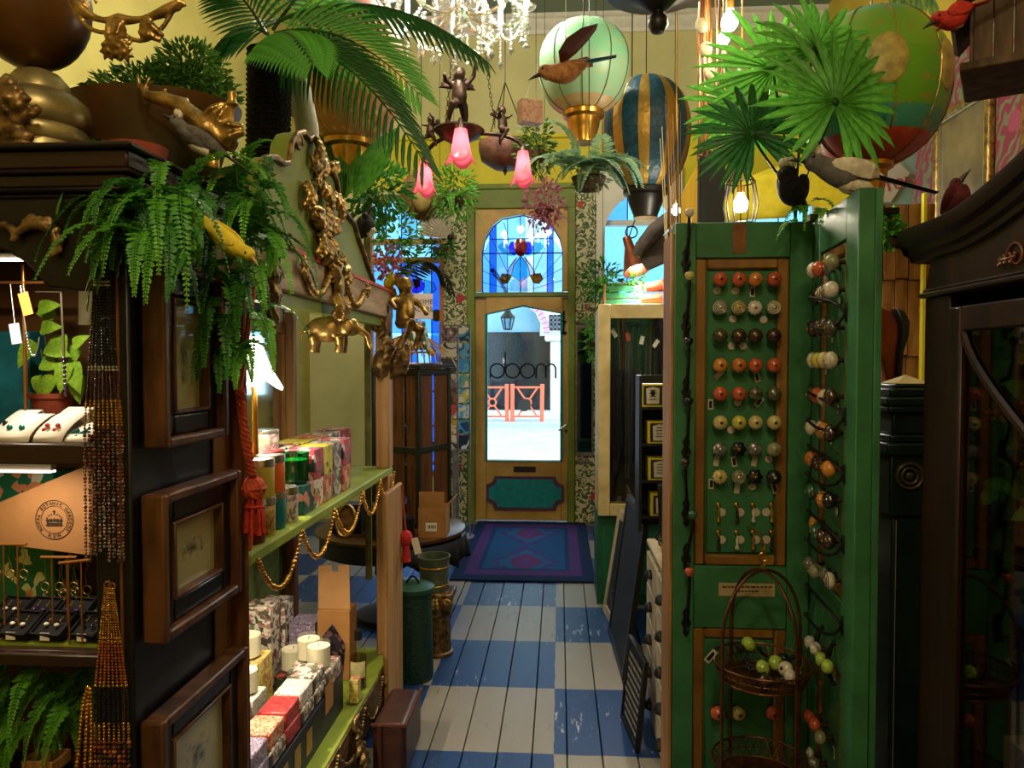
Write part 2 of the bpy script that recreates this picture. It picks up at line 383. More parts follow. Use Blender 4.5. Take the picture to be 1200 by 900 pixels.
# door leaf
m_tan = M('ochre_door_paint', '#cba458', .5, 0, col2='#ae8844', scale=5, bump=.06)
m_teal = M('teal_paint', '#128a92', .45, 0, var=.15)
m_purple = M('purple_paint', '#5b3460', .5, 0, var=.15)
yd = YF-.0
def dp(px, py, y=yd): return (fx(px), y, fz(py))
zl = fz(611)
mb = MB(); x0, x1 = fx(557), fx(668); gx0, gx1 = fx(570), fx(658)
mb.bb(x0, gx0, yd, yd+.05, .012, fz(349)); mb.bb(gx1, x1-.02, yd, yd+.05, .012, fz(349)); mb.bb(gx0, gx1, yd, yd+.05, .012, fz(539))
mb.prism([(gx0, fz(368)), (fx(613), fz(358)), (gx1, fz(367)), (gx1, fz(349)), (gx0, fz(349))], .05, o=(0, yd, 0), u=(1, 0, 0), v=(0, 0, 1))
mb.build('door_leaf', m_tan, parent=dof, bevel=.004)
mb = MB(); mb.tube([dp(570, 540, yd-.004), dp(570, 368.5, yd-.004), dp(613, 358, yd-.004), dp(658, 367.5, yd-.004), dp(658, 540, yd-.004)], .014, 6, closed=True)
mb.build('glazing_bead', m_teal, parent=dof)
mb = MB(); mb.prism([(gx0, fz(540)), (gx1, fz(540)), (gx1, fz(367)), (fx(613), fz(358)), (gx0, fz(368))], .006, o=(0, yd+.03, 0))
mb.build('pane', m_clear, parent=dof, label='clear glass pane of the shop door')
def notched(x0, x1, z0, z1, r, n=5):
    o = []
    for cx, cz, a0 in ((x0, z0, pi/2), (x1, z0, pi), (x1, z1, 3*pi/2), (x0, z1, 2*pi)):
        for k in range(n+1):
            a = a0-(pi/2)*k/n; o.append((cx+r*cos(a), cz+r*sin(a)))
    return o
mb = MB(); mb.prism(notched(fx(570), fx(661), fz(597), fz(558), .075), .012, o=(0, yd-.012, 0)); mb.build('door_panel_border', m_purple, parent=dof)
mb = MB(); mb.prism(notched(fx(573), fx(658), fz(594), fz(561), .078), .008, o=(0, yd-.02, 0)); mb.build('door_panel', m_teal, parent=dof)
mb = MB(); mb.bb(fx(602), fx(628), yd-.012, yd, fz(553), fz(546.5)); mb.build('letterbox', M('old_metal', '#3c3a38', .4, .6), parent=dof, bevel=.003)
mb = MB(); mb.tube([dp(664, 497, yd), dp(664, 497, yd-.05), dp(660, 500, yd-.055), dp(654.5, 503.5, yd-.055)], .009, 8); mb.lathe([(0, 0), (.018, 0), (.018, .01), (0, .01)], 12)
mb.build('handle', m_silver, parent=dof)
mb = MB(); mb.ell(dp(664, 505, yd-.004), (.014, .006, .014)); mb.build('keyhole_plate', m_iron, parent=dof)
mb = MB(); mb.tube([dp(660.5, 365, yd-.015), dp(660.5, 392, yd-.015)], .008, 6); mb.ell(dp(660.5, 390, yd-.02), (.028, .015, .012)); mb.ell(dp(660.5, 377, yd-.02), (.028, .015, .01)); mb.build('bolt', m_iron, parent=dof)
# mirrored word on the glass
lm = M('navy_vinyl', '#131c3c', .5); yg = yd+.024; tr = .0095
def ring(mb, px, py): mb.torus(dp(px, py, yg), fx(620)-fx(611.7), tr, 'y', 24, 6)
cells = {'a': 582.5, 'd': 600.5, 'o': 618.2}
for k, px in cells.items():
    mb = MB(); ring(mb, px, 434.5)
    if k == 'a': mb.tube([dp(574.6, 434, yg), dp(574.6, 443.5, yg)], tr, 6)
    if k == 'd': mb.tube([dp(592, 413, yg), dp(592, 436, yg)], tr, 6)
    mb.build('letter', lm, parent=dof)
mb = MB()
for cx in (634, 645.5):
    q = [dp(cx+5.7*cos(pi*t/8), 433-6.5*sin(pi*t/8), yg) for t in range(9)]
    mb.tube([dp(cx+5.7, 443.5, yg)]+q+[dp(cx-5.7, 443.5, yg)], tr, 6)
mb.build('letter', lm, parent=dof)
# transom light of stained glass
tw = thing('window_1', (fx(612), YF, fz(343)), None, None, kind='structure')
arch = [(fx(565), fz(342)), (fx(659.5), fz(342)), (fx(659.5), fz(295)), (fx(656), fz(280)), (fx(648), fz(266)), (fx(636), fz(257)), (fx(612), fz(251.5)), (fx(588), fz(256)), (fx(577), fz(265)), (fx(568), fz(281)), (fx(565), fz(296))]
mb = MB(); a0 = arch[2:]                                   # tan board with arched cut-out
mb.prism([(fx(665), fz(342)), (fx(665), fz(244)), (fx(612), fz(244)), a0[4], a0[3], a0[2], a0[1], a0[0], (fx(659.5), fz(342))], .05, o=(0, YF+.005, 0))
mb.prism([a0[4], (fx(612), fz(244)), (fx(558), fz(244)), (fx(558), fz(342)), (fx(565), fz(342)), a0[8], a0[7], a0[6], a0[5]], .05, o=(0, YF+.005, 0))
mb.build('window_frame', m_tan, parent=tw, bevel=.003)
G = {k: glassmat('stained_'+k, c, .05) for k, c in dict(sky='#b4d4f8', pale='#dceefa', blue='#5a9cf4', cobalt='#3a68f0', red='#e03048', teal='#8fdcdc', amber='#c08040', rose='#e8d8e0', ice='#9cd8f0', white='#e4e6e4').items()}
def pane(par, pts, g, y=YF+.045, nm='pane'):
    mb = MB(); mb.prism([(fx(p[0]), fz(p[1])) for p in pts], .004, o=(0, y, 0)); return mb.build(nm, G[g], parent=par, smooth=0)
lead = MB()
def ld(pts, y=YF+.042, r=.0045): lead.tube([dp(p[0], p[1], y) for p in pts], r, 5)
cols = [565, 573.5, 581, 594.5, 609.5, 625, 641, 648, 659.5]
def arch_y(px):
    pts = [(565, 296), (568, 281), (577, 265), (588, 256), (612, 251.5), (636, 257), (648, 266), (656, 280), (659.5, 295)]
    for (a, b), (c, d) in zip(pts, pts[1:]):
        if a <= px <= c: return b+(d-b)*(px-a)/(c-a)
    return 296
rowcol = {0: 'sky', 1: 'blue', 2: 'sky', 3: 'pale', 4: 'pale', 5: 'sky', 6: 'blue', 7: 'sky'}
for i, (a, b) in enumerate(zip(cols, cols[1:])):
    for j, (t, bt) in enumerate(((None, 279.5), (279.5, 296), (296, 342))):
        ta, tb = (arch_y(a), arch_y(b)) if t is None else (max(t, arch_y(a)), max(t, arch_y(b)))
        if ta >= bt and tb >= bt: continue
        pane(tw, [(a, bt), (b, bt), (b, min(tb, bt-.3)), (a, min(ta, bt-.3))], rowcol[i] if j else ('pale' if rowcol[i] != 'blue' else 'blue'))
for c in cols[1:-1]: ld([(c, 342), (c, arch_y(c))])
ld([(573, 279), (648, 279)]); ld([(560, 296), (660, 296)], r=.006); ld([(565, 342), (565, 296), (568, 281), (577, 265), (588, 256), (612, 251.5), (636, 257), (648, 266), (656, 280), (659.5, 295), (659.5, 342)], r=.007)
y2 = YF+.036
oval = [(610+7.5*cos(t*pi/8), 289-10.5*sin(t*pi/8)) for t in range(16)]
pane(tw, oval, 'red', y2-.002)
pane(tw, [(603, 282), (598, 283), (595, 289), (597, 296), (602, 299), (606, 297)], 'cobalt', y2); pane(tw, [(617, 282), (622, 283), (625, 289), (623, 296), (618, 299), (614, 297)], 'cobalt', y2)
pane(tw, [(594, 283), (588, 283), (582, 288), (590, 297), (602, 300), (595, 290)], 'teal', y2); pane(tw, [(626, 283), (632, 283), (638, 288), (630, 297), (618, 300), (625, 290)], 'teal', y2)
pane(tw, [(610, 298), (602, 310), (599, 322), (610, 330), (621, 322), (618, 310)], 'ice', y2)
pane(tw, [(606, 301), (602, 303), (596, 313), (594, 321), (599, 323), (602, 311)], 'rose', y2); pane(tw, [(614, 301), (618, 303), (624, 313), (627, 321), (621, 323), (618, 311)], 'rose', y2)
pane(tw, [(594, 320), (588, 320), (585, 326), (588, 332), (593, 332), (598, 327), (599, 322)], 'amber', y2); pane(tw, [(627, 320), (633, 320), (636, 326), (632, 332), (627, 332), (622, 327), (621, 322)], 'amber', y2)
pane(tw, [(597, 341), (597, 330), (602, 326), (610, 331), (619, 326), (625, 330), (625, 341)], 'white', y2)
ld(oval+[oval[0]], y2-.004); ld([(610, 299), (602, 310), (599, 322), (610, 330), (621, 322), (618, 310), (610, 299)], y2-.004)
ld([(606, 301), (597, 312), (594, 321), (588, 320), (585, 327), (590, 332), (595, 331), (599, 323)], y2-.004); ld([(614, 301), (623, 312), (627, 321), (633, 320), (636, 327), (631, 332), (625, 331), (621, 323)], y2-.004)
for a, b in (((574, 274), (596, 322)), ((646, 274), (624, 322)), ((566, 297), (590, 330)), ((659, 297), (630, 330)), ((565, 316), (586, 327)), ((659, 314), (634, 327)), ((565, 330), (597, 338)), ((659, 328), (624, 338)), ((590, 259), (596, 281)), ((631, 258), (624, 281)), ((610, 331), (610, 342))): ld([a, b], r=.003)
lead.build('lead_cames', M('lead_grey', '#17202c', .5, .3), parent=tw)
# left shop window: clear leaded light over stained glass
m_orange = M('orange_wood', '#b5733a', .5, 0, var=.2)
def window(nm, rect, frame_m, bars_z, bars_x, colours, fw=.05, y=YF):
    x0, x1, z0, z1 = rect; w = thing(nm, ((x0+x1)/2, y, z0), None, None, kind='structure'); mb = MB()
    mb.bb(x0, x0+fw, y+.02, y+.1, z0, z1); mb.bb(x1-fw, x1, y+.02, y+.1, z0, z1); mb.bb(x0, x1, y+.02, y+.1, z0, z0+fw); mb.bb(x0, x1, y+.02, y+.1, z1-fw, z1)
    for z in bars_z: mb.bb(x0, x1, y+.015, y+.1, z-fw/2, z+fw/2)
    mb.build('window_frame', frame_m, parent=w, bevel=.004)
    zs = [z0+fw]+list(bars_z)+[z1-fw]; xs = [x0+fw]+list(bars_x)+[x1-fw]; ldm = MB()
    for j, (a, b) in enumerate(zip(zs, zs[1:])):
        for i, (p, q) in enumerate(zip(xs, xs[1:])):
            mb = MB(); mb.bb(p, q, y+.05, y+.054, a, b); mb.build('pane', G[colours[j % len(colours)][i % len(colours[j % len(colours)])]], parent=w, smooth=0)
    for p in bars_x: ldm.tube([(p, y+.045, z0), (p, y+.045, z1)], .006, 5)
    ldm.build('lead_cames', MATS['lead_grey'], parent=w)
    return w
lw = window('window_2', LW, m_orange, [fz(430), fz(303), fz(281)], [fx(452), fx(470), fx(488), fx(505)], [['sky', 'sky', 'pale', 'sky', 'blue'], ['sky', 'sky', 'blue', 'sky', 'blue'], ['pale', 'sky', 'pale', 'pale', 'sky'], ['pale', 'pale', 'sky', 'pale', 'pale']])
y2 = YF+.04
for pts, g in (([(488+9*cos(t*pi/6), 334+8*sin(t*pi/6)) for t in range(12)], 'cobalt'), ([(497, 326), (508, 330), (511, 338), (503, 345), (496, 342)], 'teal'), ([(483, 325), (491, 326), (492, 334), (486, 337)], 'red'), ([(511+6*cos(t*pi/6), 369+7*sin(t*pi/6)) for t in range(12)], 'amber')):
    pane(lw, pts, g, y2)
    mb = MB(); mb.tube([dp(p[0], p[1], y2-.003) for p in pts], .004, 5, closed=True); mb.build('lead_came', MATS['lead_grey'], parent=lw)
rw = window('window_3', RWn, m_trimw, [fz(335), fz(262)], [fx(735)], [['pale', 'white'], ['pale', 'pale'], ['sky', 'pale']])
# white plaster arch in front of the right window
mb = MB(); x0, x1, z0, z1 = RWn
ar = [(x0+.02+(x1-x0-.04)/2*(1-cos(pi*t/12)), fz(290)+(fz(232)-fz(290))*sin(pi*t/12)) for t in range(13)]
mb.prism([(x0-.03, fz(200)), (x0-.03, fz(470)), (x0+.02, fz(470))]+ar+[(x1-.02, fz(470)), (x1+.03, fz(470)), (x1+.03, fz(200))], .05, o=(0, YF-.05, 0))
mb.build('trim_5', m_wallw, kind='structure')
fwn = window('window_4', FWn, m_trimw, [fz(300)], [fx(912)], [['pale', 'pale'], ['white', 'pale']])
# ---------------------------------------------------------------- the street beyond the door
m_pave = M('pale_paving', '#c9d2d2', .7, 0, var=.06, scale=3, bump=.03)
mb = MB(); mb.bb(-14, 14, YF+.24, 11.2, -.14, -.02); mb.build('ground_pavement', m_pave, kind='structure', smooth=0)
mb = MB(); mb.bb(-14, 14, 11.2, 17.3, -.2, -.08); mb.build('ground_road', M('asphalt', '#a9b6b8', .8, 0, var=.1, scale=2), kind='structure', smooth=0)
mb = MB(); mb.bb(-14, 14, 17.3, 18.6, -.14, .04); mb.build('ground_kerb', M('kerb_stone', '#a8b2b4', .8, 0, var=.1), kind='structure', bevel=.02)
YH = 18.9
def hx(px): return W(px, 430, YH).x
def hz(py): return W(610, py, YH).z
m_ston = M('pale_stone', '#d8dcd8', .7, 0, var=.08, scale=2)
hb = thing('street_house', (hx(610), YH, 0), 'pale stone house front with arched dark opening across the street', 'building')
mb = MB(); mb.bb(hx(560), hx(645), YH+.6, YH+.7, 0, hz(388)); mb.build('shop_window', M('dark_glass', '#0e1e2a', .1, 0, var=.4, scale=1.2), parent=hb, smooth=0)
mb = MB(); mb.bb(-9, 9, YH+.7, YH+1.2, hz(388), 7.5); mb.build('tympanum', M('pale_blue_render', '#86b8d4', .7, 0, var=.05, scale=1), parent=hb, smooth=0)
mb = MB(); mb.bb(hx(645), hx(645)+.9, YH-.2, YH+1.0, 0, hz(400)); mb.bb(hx(645)-.14, hx(645)+1.1, YH-.3, YH+1, hz(400), hz(393)); mb.bb(-9, hx(560), YH-.1, YH+1, 0, hz(393)); mb.build('pillar', m_ston, parent=hb, bevel=.03)
mb = MB(); mb.bb(-9, 9, YH-.2, YH+.6, 0, hz(482)); mb.build('plinth', m_ston, parent=hb, bevel=.02)
cx, cz, ra = hx(598), hz(392), hx(637)-hx(598); pa = []
m_brick = M('pink_brick', '#b98aa8', .7, 0, var=.15, scale=3)
voussoir = MB(); a = pi/2*.075
voussoir.prism([(ra*cos(-a/2), ra*sin(-a/2)*.98), ((ra+.16)*cos(-a/2), (ra+.16)*sin(-a/2)), ((ra+.16)*cos(a/2), (ra+.16)*sin(a/2)), (ra*cos(a/2), ra*sin(a/2)*.98)], .5, o=(0, 0, 0))
vo = voussoir.build('brick', m_brick, parent=hb, world=False); vo.matrix_parent_inverse = wm(hb).inverted(); vo.matrix_basis = Matrix.Translation((cx, YH, cz))@Matrix.Rotation(-pi*.03, 4, 'Y')
for k in range(1, 24): inst('brick', vo, Matrix.Translation((cx, YH, cz))@Matrix.Rotation(-pi*(k+.7)/24, 4, 'Y'), hb)
mb = MB(); mb.bb(hx(643), hx(665), YH+.1, YH+.12, hz(386), hz(370)); mb.build('window', M('house_pane', '#6d8ca0', .2, 0, var=.3), parent=hb, smooth=0)
mb = MB()
for px in (646, 650.5, 655, 659): mb.bb(hx(px)-.03, hx(px)+.03, YH+.05, YH+.1, hz(387), hz(369))
for py in (370, 375, 380, 386): mb.bb(hx(643), hx(665), YH+.05, YH+.1, hz(py)-.03, hz(py)+.03)
mb.build('glazing_bar', M('house_bars', '#46607a', .5), parent=hb, smooth=0)
mb = MB(); mb.prism([(hx(632), hz(393)), (hx(700), hz(393)), (hx(700), 7.5), (hx(612), 7.5), (hx(618), hz(358)), (hx(627), hz(366)), (hx(633), hz(378))], .1, o=(0, YH+.45, 0)); mb.build('wall', m_ston, parent=hb, smooth=0)
# railings
m_rail = M('coral_paint', '#d8664a', .5, 0, var=.12)
YRl = 17.6
def rp(px, py): v = W(px, py, YRl); return (v.x, YRl, v.z)
for k, (a, b) in enumerate(((560, 594), (600.5, 635.5))):
    t = thing('street_railing', (W((a+b)/2, 495, YRl).x, YRl, 0), ['coral painted street railing panel with small open centre ring', 'coral painted street railing panel behind the round black disc'][k], 'railing', 'street railings')
    for p in (a, b):
        mb = MB(); mb.tube([(rp(p, 0)[0], YRl, .03), rp(p, 450)], .05, 8); mb.build('post', m_rail, parent=t)
    for py in (454, 488):
        mb = MB(); mb.tube([rp(a, py), rp(b, py)], .028, 6); mb.build('rail', m_rail, parent=t)
    c = (a+b)/2; mb = MB(); mb.torus(rp(c, 471.5), .09, .025, 'y', 16, 6); mb.build('ring', m_rail, parent=t)
    for p, q in ((a+6, 455), (b-6, 455), (a+6, 488), (b-6, 488)):
        mb = MB(); e = Vector(rp(p, q)); cc = Vector(rp(c, 471.5)); mb.tube([e, cc+(e-cc).normalized()*.1], .025, 6); mb.build('brace', m_rail, parent=t)
mb = MB(); c = rp(614.5, 474.5); mb.lathe([(0, -.02), (.15, -.02), (.15, .02), (0, .02)], 24); mb.v = [(c[0]+x, c[1]-.04-z, c[2]+y) for x, y, z in mb.v]
mb.build('disc_sign', m_black, label='round black disc fixed to the coral street railing', cat='sign')
# lantern above the pavement
YLn = 9.0; ln = thing('street_lantern', W(595, 386, YLn), 'black framed tapered street lantern hanging outside the door', 'lantern')
def lp(px, py): return W(px, py, YLn)
c0 = lp(595, 386); s_ = YLn/F
mb = MB(); pr = [(.0, 0), (4.2*s_, 0), (5*s_, .01), (8*s_, 14.5*s_)]
for k in range(6):
    a = k*pi/3; mb.tube([c0+Vector((4.5*s_*cos(a), 4.5*s_*sin(a), 0)), c0+Vector((8*s_*cos(a), 8*s_*sin(a), 14*s_))], .007, 5)
mb.torus(c0, 4.5*s_, .008, n=12, m=5); mb.torus(c0+Vector((0, 0, 14*s_)), 8*s_, .01, n=12, m=5); mb.build('frame', m_iron, parent=ln)
mb = MB(); mb.lathe([(4.3*s_, 0), (7.6*s_, 14*s_)], 6, c=c0); mb.build('pane', glassmat('lantern_glass', '#bcd8e8', .1), parent=ln)
mb = MB(); mb.lathe([(9*s_, 14*s_), (8.6*s_, 15*s_), (4*s_, 20*s_), (3.6*s_, 22*s_), (2*s_, 24*s_), (.5*s_, 26*s_), (0, 26*s_)], 12, c=c0); mb.tube([c0+Vector((0, 0, 24*s_)), c0+Vector((0, 0, 40*s_)), c0+Vector((0, -1.0, 44*s_)), (c0.x, YF+.2, c0.z+44*s_)], .02, 6); mb.build('cap', m_iron, parent=ln)
# ---------------------------------------------------------------- rug
def rug_mat():
    m = bpy.data.materials.new('violet_blue_rug'); m.use_nodes = True; nt = m.node_tree; b = nt.nodes['Principled BSDF']
    tc = nn(nt, 'ShaderNodeTexCoord'); s = nn(nt, 'ShaderNodeSeparateXYZ'); nt.links.new(tc.outputs['Generated'], s.inputs[0])
    def mt(op, *a):
        n = nn(nt, 'ShaderNodeMath', operation=op)
        for i, v in enumerate(a):
            if isinstance(v, (int, float)): n.inputs[i].default_value = v
            else: nt.links.new(v, n.inputs[i])
        return n.outputs[0]
    ex = mt('MINIMUM', s.outputs[0], mt('SUBTRACT', 1, s.outputs[0])); ey = mt('MULTIPLY', mt('MINIMUM', s.outputs[1], mt('SUBTRACT', 1, s.outputs[1])), 1.3)
    e = mt('MINIMUM', ex, ey)
    dm = mt('ADD', mt('ABSOLUTE', mt('SUBTRACT', s.outputs[0], .5)), mt('MULTIPLY', mt('ABSOLUTE', mt('SUBTRACT', mt('FRACT', mt('MULTIPLY', s.outputs[1], 2)), .5)), .5))
    rp_ = nn(nt, 'ShaderNodeValToRGB'); rp_.color_ramp.interpolation = 'CONSTANT'
    el = rp_.color_ramp.elements
    for p, c in ((0, '#16294a'), (.055, '#20284e'), (.085, '#452f66'), (.165, '#183660'), (.20, '#1e4876')):
        q = el[0] if p == 0 else (el.new(p)); q.color = (*lin(c), 1)
    el[-1].position = .99; el[-1].color = (*lin('#1e4876'), 1)
    nt.links.new(e, rp_.inputs[0])
    rd = nn(nt, 'ShaderNodeValToRGB'); rd.color_ramp.interpolation = 'CONSTANT'; d = rd.color_ramp.elements
    for p, c in ((0, '#4c3670'), (.07, '#5a2e62'), (.13, '#20527c'), (.2, '#403570'), (.25, '#1e4876')):
        q = d[0] if p == 0 else d.new(p); q.color = (*lin(c), 1)
    d[-1].position = .99; d[-1].color = (*lin('#1e4876'), 1)
    no = nn(nt, 'ShaderNodeTexNoise'); no.inputs['Scale'].default_value = 14; no.inputs['Detail'].default_value = 3; nt.links.new(tc.outputs['Generated'], no.inputs['Vector'])
    nt.links.new(mt('ADD', dm, mt('MULTIPLY', mt('SUBTRACT', no.outputs['Fac'], .5), .12)), rd.inputs[0])
    gt = mt('GREATER_THAN', e, .2)
    mx = nn(nt, 'ShaderNodeMix', data_type='RGBA'); nt.links.new(gt, mx.inputs[0]); nt.links.new(rp_.outputs[0], mx.inputs[6]); nt.links.new(rd.outputs[0], mx.inputs[7])
    nt.links.new(mx.outputs[2], b.inputs['Base Color']); b.inputs['Roughness'].default_value = .95; b.inputs['Specular IOR Level'].default_value = .1
    n2 = nn(nt, 'ShaderNodeTexNoise'); n2.inputs['Scale'].default_value = 300; bp = nn(nt, 'ShaderNodeBump'); bp.inputs['Strength'].default_value = .4; nt.links.new(n2.outputs[0], bp.inputs['Height']); nt.links.new(bp.outputs[0], b.inputs['Normal'])
    return m
a = WZ(526, 681, 0); b = WZ(697, 681, 0)
mb = MB(); mb.bb(a.x, b.x, a.y, 6.62, .003, .016)
mb.build('rug', rug_mat(), label='violet and blue patterned rug lying before the shop door', cat='rug', bevel=.005)
# ---------------------------------------------------------------- shared builders
def fern(parent, base, dirs, length, mat, leaf=.028, w=.011, n=13, seed=0, droop=.9, name='frond', jitter=.25, rep=1):
    """pinnate fronds that arch out from base and hang down"""
    rnd = random.Random(seed)
    for d in list(dirs)*rep:
        d = Vector(d)+Vector([rnd.uniform(-.5, .5)*(rep > 1) for _ in range(3)])
        L = length*rnd.uniform(.75, 1.15); d = Vector(d).normalized(); mb = MB()
        b0 = Vector(base)+Vector([rnd.uniform(-1, 1)*.03 for _ in range(3)])
        dr = droop*rnd.uniform(.7, 1.3); pts = []; p = b0.copy(); v = d.copy(); st = L/n
        for i in range(n+1):
            pts.append(p.copy()); p += v*st; v = (v+Vector((rnd.uniform(-1, 1)*.06, rnd.uniform(-1, 1)*.06, -dr*.18))).normalized()
        mb.tube(pts, [max(.0006, .0018*(1-i/(n+1))) for i in range(n+1)], 4, cap=False, mi=0)
        side0 = None
        for i in range(1, n+1):
            for half in (0, .5):
                if i == n and half: continue
                t = (i+half)/n; q = pts[i] if not half else pts[i].lerp(pts[i+1], .5)
                tg = (pts[min(i+1, n)]-pts[i-1]).normalized(); sd = tg.cross(Vector((0, 0, 1)))
                if sd.length < .25:
                    sd = side0 or tg.cross(Vector((1, .3, 0)))
                sd.normalize(); side0 = sd
                ll = leaf*(1-.75*abs(t-.25)**1.1)*rnd.uniform(.85, 1.1) if t > .12 else leaf*.6
                ll *= (1.05-t*.75)+.05
                for sgn in (-1, 1):
                    e = (sd*sgn+tg*.35+Vector((0, 0, rnd.uniform(-jitter, jitter)))).normalized(); ww = tg*(w*.5*(1.1-.6*t)); up = e.cross(tg).normalized()*(w*.18)
                    mb.add([q, q+e*ll*.4-ww+up, q+e*ll*.8-ww*.7, q+e*ll, q+e*ll*.8+ww*.7, q+e*ll*.4+ww+up, q+e*ll*.5-up], [(0, 1, 6, 5), (1, 2, 6), (2, 3, 4, 6), (4, 5, 6)], 0)
        mb.build(name, mat, parent=parent, smooth=60, recalc=False)
def sphere_dirs(rnd, n, fwd, spread=1.0, up=0):
    o = []
    for _ in range(n):
        o.append((Vector(fwd)+Vector([rnd.uniform(-1, 1)*spread for _ in range(3)])+Vector((0, 0, up))))
    return o
leaf_cache = {}
def leafmesh(kind, mat):
    """one leaf, unit long along x"""
    k = (kind, mat.name)
    if k in leaf_cache: return leaf_cache[k]
    prof = {'blade': [(0, .12), (.2, .42), (.5, .5), (.8, .34), (1, 0)], 'heart': [(0, .2), (.08, .46), (.25, .5), (.55, .4), (.8, .2), (1, 0)], 'oval': [(0, .05), (.25, .42), (.5, .5), (.75, .38), (1, 0)], 'seg': [(0, .2), (.3, .36), (.6, .5), (.85, .28), (1, 0)]}[kind]
    mb = MB(); vs = []; fs = []
    for x, h in prof: z = -.25*x*x*.6; vs += [(x, -h, z+.12*h), (x, 0, z), (x, h, z+.12*h)]
    for i in range(len(prof)-1):
        a = i*3; fs += [(a, a+3, a+4, a+1), (a+1, a+4, a+5, a+2)]
    mb.add(vs, fs); o = mb.build('leaf', mat, world=False, smooth=60, recalc=False); COL.objects.unlink(o); leaf_cache[k] = o; return o
def put_leaf(parent, kind, mat, p, d, up, L, wd, name='leaf'):
    d = Vector(d).normalized(); s = Vector(up).cross(d)
    if s.length < 1e-4: s = perp(d)[0]
    s.normalize(); u = d.cross(s)
    m = Matrix((d*L, s*wd, u*L)).transposed().to_4x4(); m.translation = Vector(p)
    return inst(name, leafmesh(kind, mat), m, parent)
def scroll(mb, c, r, u, v, turns=1.4, th=.006, start=0, sgn=1, n=16):
    """C-scroll tapering into its eye"""
    c = Vector(c); u = Vector(u); v = Vector(v); pts = []; rr = []
    for i in range(n+1):
        t = i/n; a = start+sgn*turns*2*pi*t; q = r*(1-.82*t); pts.append(c+u*(q*cos(a))+v*(q*sin(a))); rr.append(th*(1-.4*t))
    mb.tube(pts, rr, 7); mb.ell(pts[-1], th*1.5, 8, 6)
def acanthus(mb, base, d, up, L, wd, n=5, th=.004):
    """lobed leaf of carved relief"""
    base = Vector(base); d = Vector(d).normalized(); up = Vector(up).normalized(); s = up.cross(d)
    mb.tube([base+d*(L*t/6)+up*(.25*L*sin(pi*t/6)) for t in range(7)], [th*1.4*(1-.1*t) for t in range(7)], 6)
    for i in range(n):
        t = (i+.5)/n; c = base+d*(L*t)+up*(.2*L*sin(pi*t))
        for k in (-1, 1):
            e = (d*.5+s*k).normalized(); l = wd*(1-.6*t); mb.tube([c, c+e*l*.6+up*l*.15, c+e*l-up*l*.1+d*l*.2], [th, th*1.7, th*.4], 6)
def rosette(mb, c, nrm, r, petals=7):
    c = Vector(c); nrm = Vector(nrm).normalized(); u, w = perp(nrm)
    mb.ell(c+nrm*r*.25, r*.32, 8, 6)
    for k in range(petals):
        a = 2*pi*k/petals; e = u*cos(a)+w*sin(a); mb.tube([c+e*r*.2, c+e*r*.65+nrm*r*.22, c+e*r], [r*.12, r*.24, r*.1], 6)
def bead_string(mb, pts, r, mi=0, gap=1.05, n=6, m=4, mis=None, rnd=None):
    pts = [Vector(p) for p in pts]; d = 0; last = 0; k = 0; step = 2*r*gap
    for a, b in zip(pts, pts[1:]):
        L = (b-a).length; 
        while last <= d+L:
            q = a.lerp(b, (last-d)/L if L > 0 else 0); s_ = r*(rnd.uniform(.7, 1.15) if rnd else 1); mb.ell(q, s_, n, m, mi=(mis(k) if mis else mi)); last += step; k += 1
        d += L
# ---------------------------------------------------------------- black jewellery cabinet on the left
CX, CY0, CY1 = W(150, 430, 1.233).x, 1.233, 1.61      # its aisle side, front, back, height below crown
def cw(px, py, Y=CY0): return W(px, py, Y)
def cz(py, Y=CY0): return W(60, py, Y).z
cab = thing('jewellery_cabinet', (-1.05, 1.45, 0), 'tall black lacquered open cabinet with gilt scroll holding jewellery', 'cabinet')
XLc = -1.42
mb = MB(); mb.bb(CX-.03, CX, CY0, CY1, 0, cz(232)); mb.build('side_panel', m_blackw, parent=cab, bevel=.004)
mb = MB(); mb.bb(XLc, XLc+.03, CY0, CY1, 0, cz(232)); mb.build('side_panel', m_blackw, parent=cab, bevel=.004)
mb = MB(); mb.bb(XLc, CX-.03, CY1-.02, CY1, 0, cz(232)); mb.build('back_panel', M('cabinet_back', '#5a3818', .5, 0, var=.25, scale=5), parent=cab)
mb = MB(); mb.bb(CX+.001, CX+.006, CY1-.075, CY1, 0, cz(240)); mb.build('rear_stile', M('rubbed_wood', '#7a5128', .5, 0, var=.3, scale=8, stretch=(1, 1, .2)), parent=cab, bevel=.002)
# front board with curved lower edge, right stile
xs_ = lambda px: cw(px, 300).x
mb = MB(); mb.prism([(XLc, cz(232)), (xs_(150), cz(232)), (xs_(150), .02), (xs_(106), .02), (xs_(106), cz(337)), (xs_(95), cz(342)), (xs_(78), cz(339)), (xs_(58), cz(337)), (xs_(45), cz(325)), (xs_(30), cz(308)), (xs_(10), cz(295)), (xs_(-8), cz(289)), (XLc, cz(300))], .028, o=(0, CY0+.027, 0))
mb.build('front_board', m_blackw, parent=cab, bevel=.004)
mb = MB(); mb.bb(xs_(136), xs_(139), CY0-.003, CY0-.001, .3, cz(240)); mb.build('edge_line', M('worn_edge', '#6b3f1f', .5), parent=cab)
# stepped crown
mb = MB(); lay = [(232, 226, .0), (226, 221, .012), (221, 205, .006), (205, 200, .016), (200, 178, .012), (178, 171, .024)]
for a, b, o in lay: mb.bb(XLc-o, CX+o, CY0-o, CY1+o*.3, cz(a), cz(b))
mb.build('crown', M('crown_black', '#150e0c', .35, 0, col2='#2a1812', scale=9, stretch=(.3, 2, 4), bump=.08), parent=cab, bevel=.004)
TOPC = cz(171)
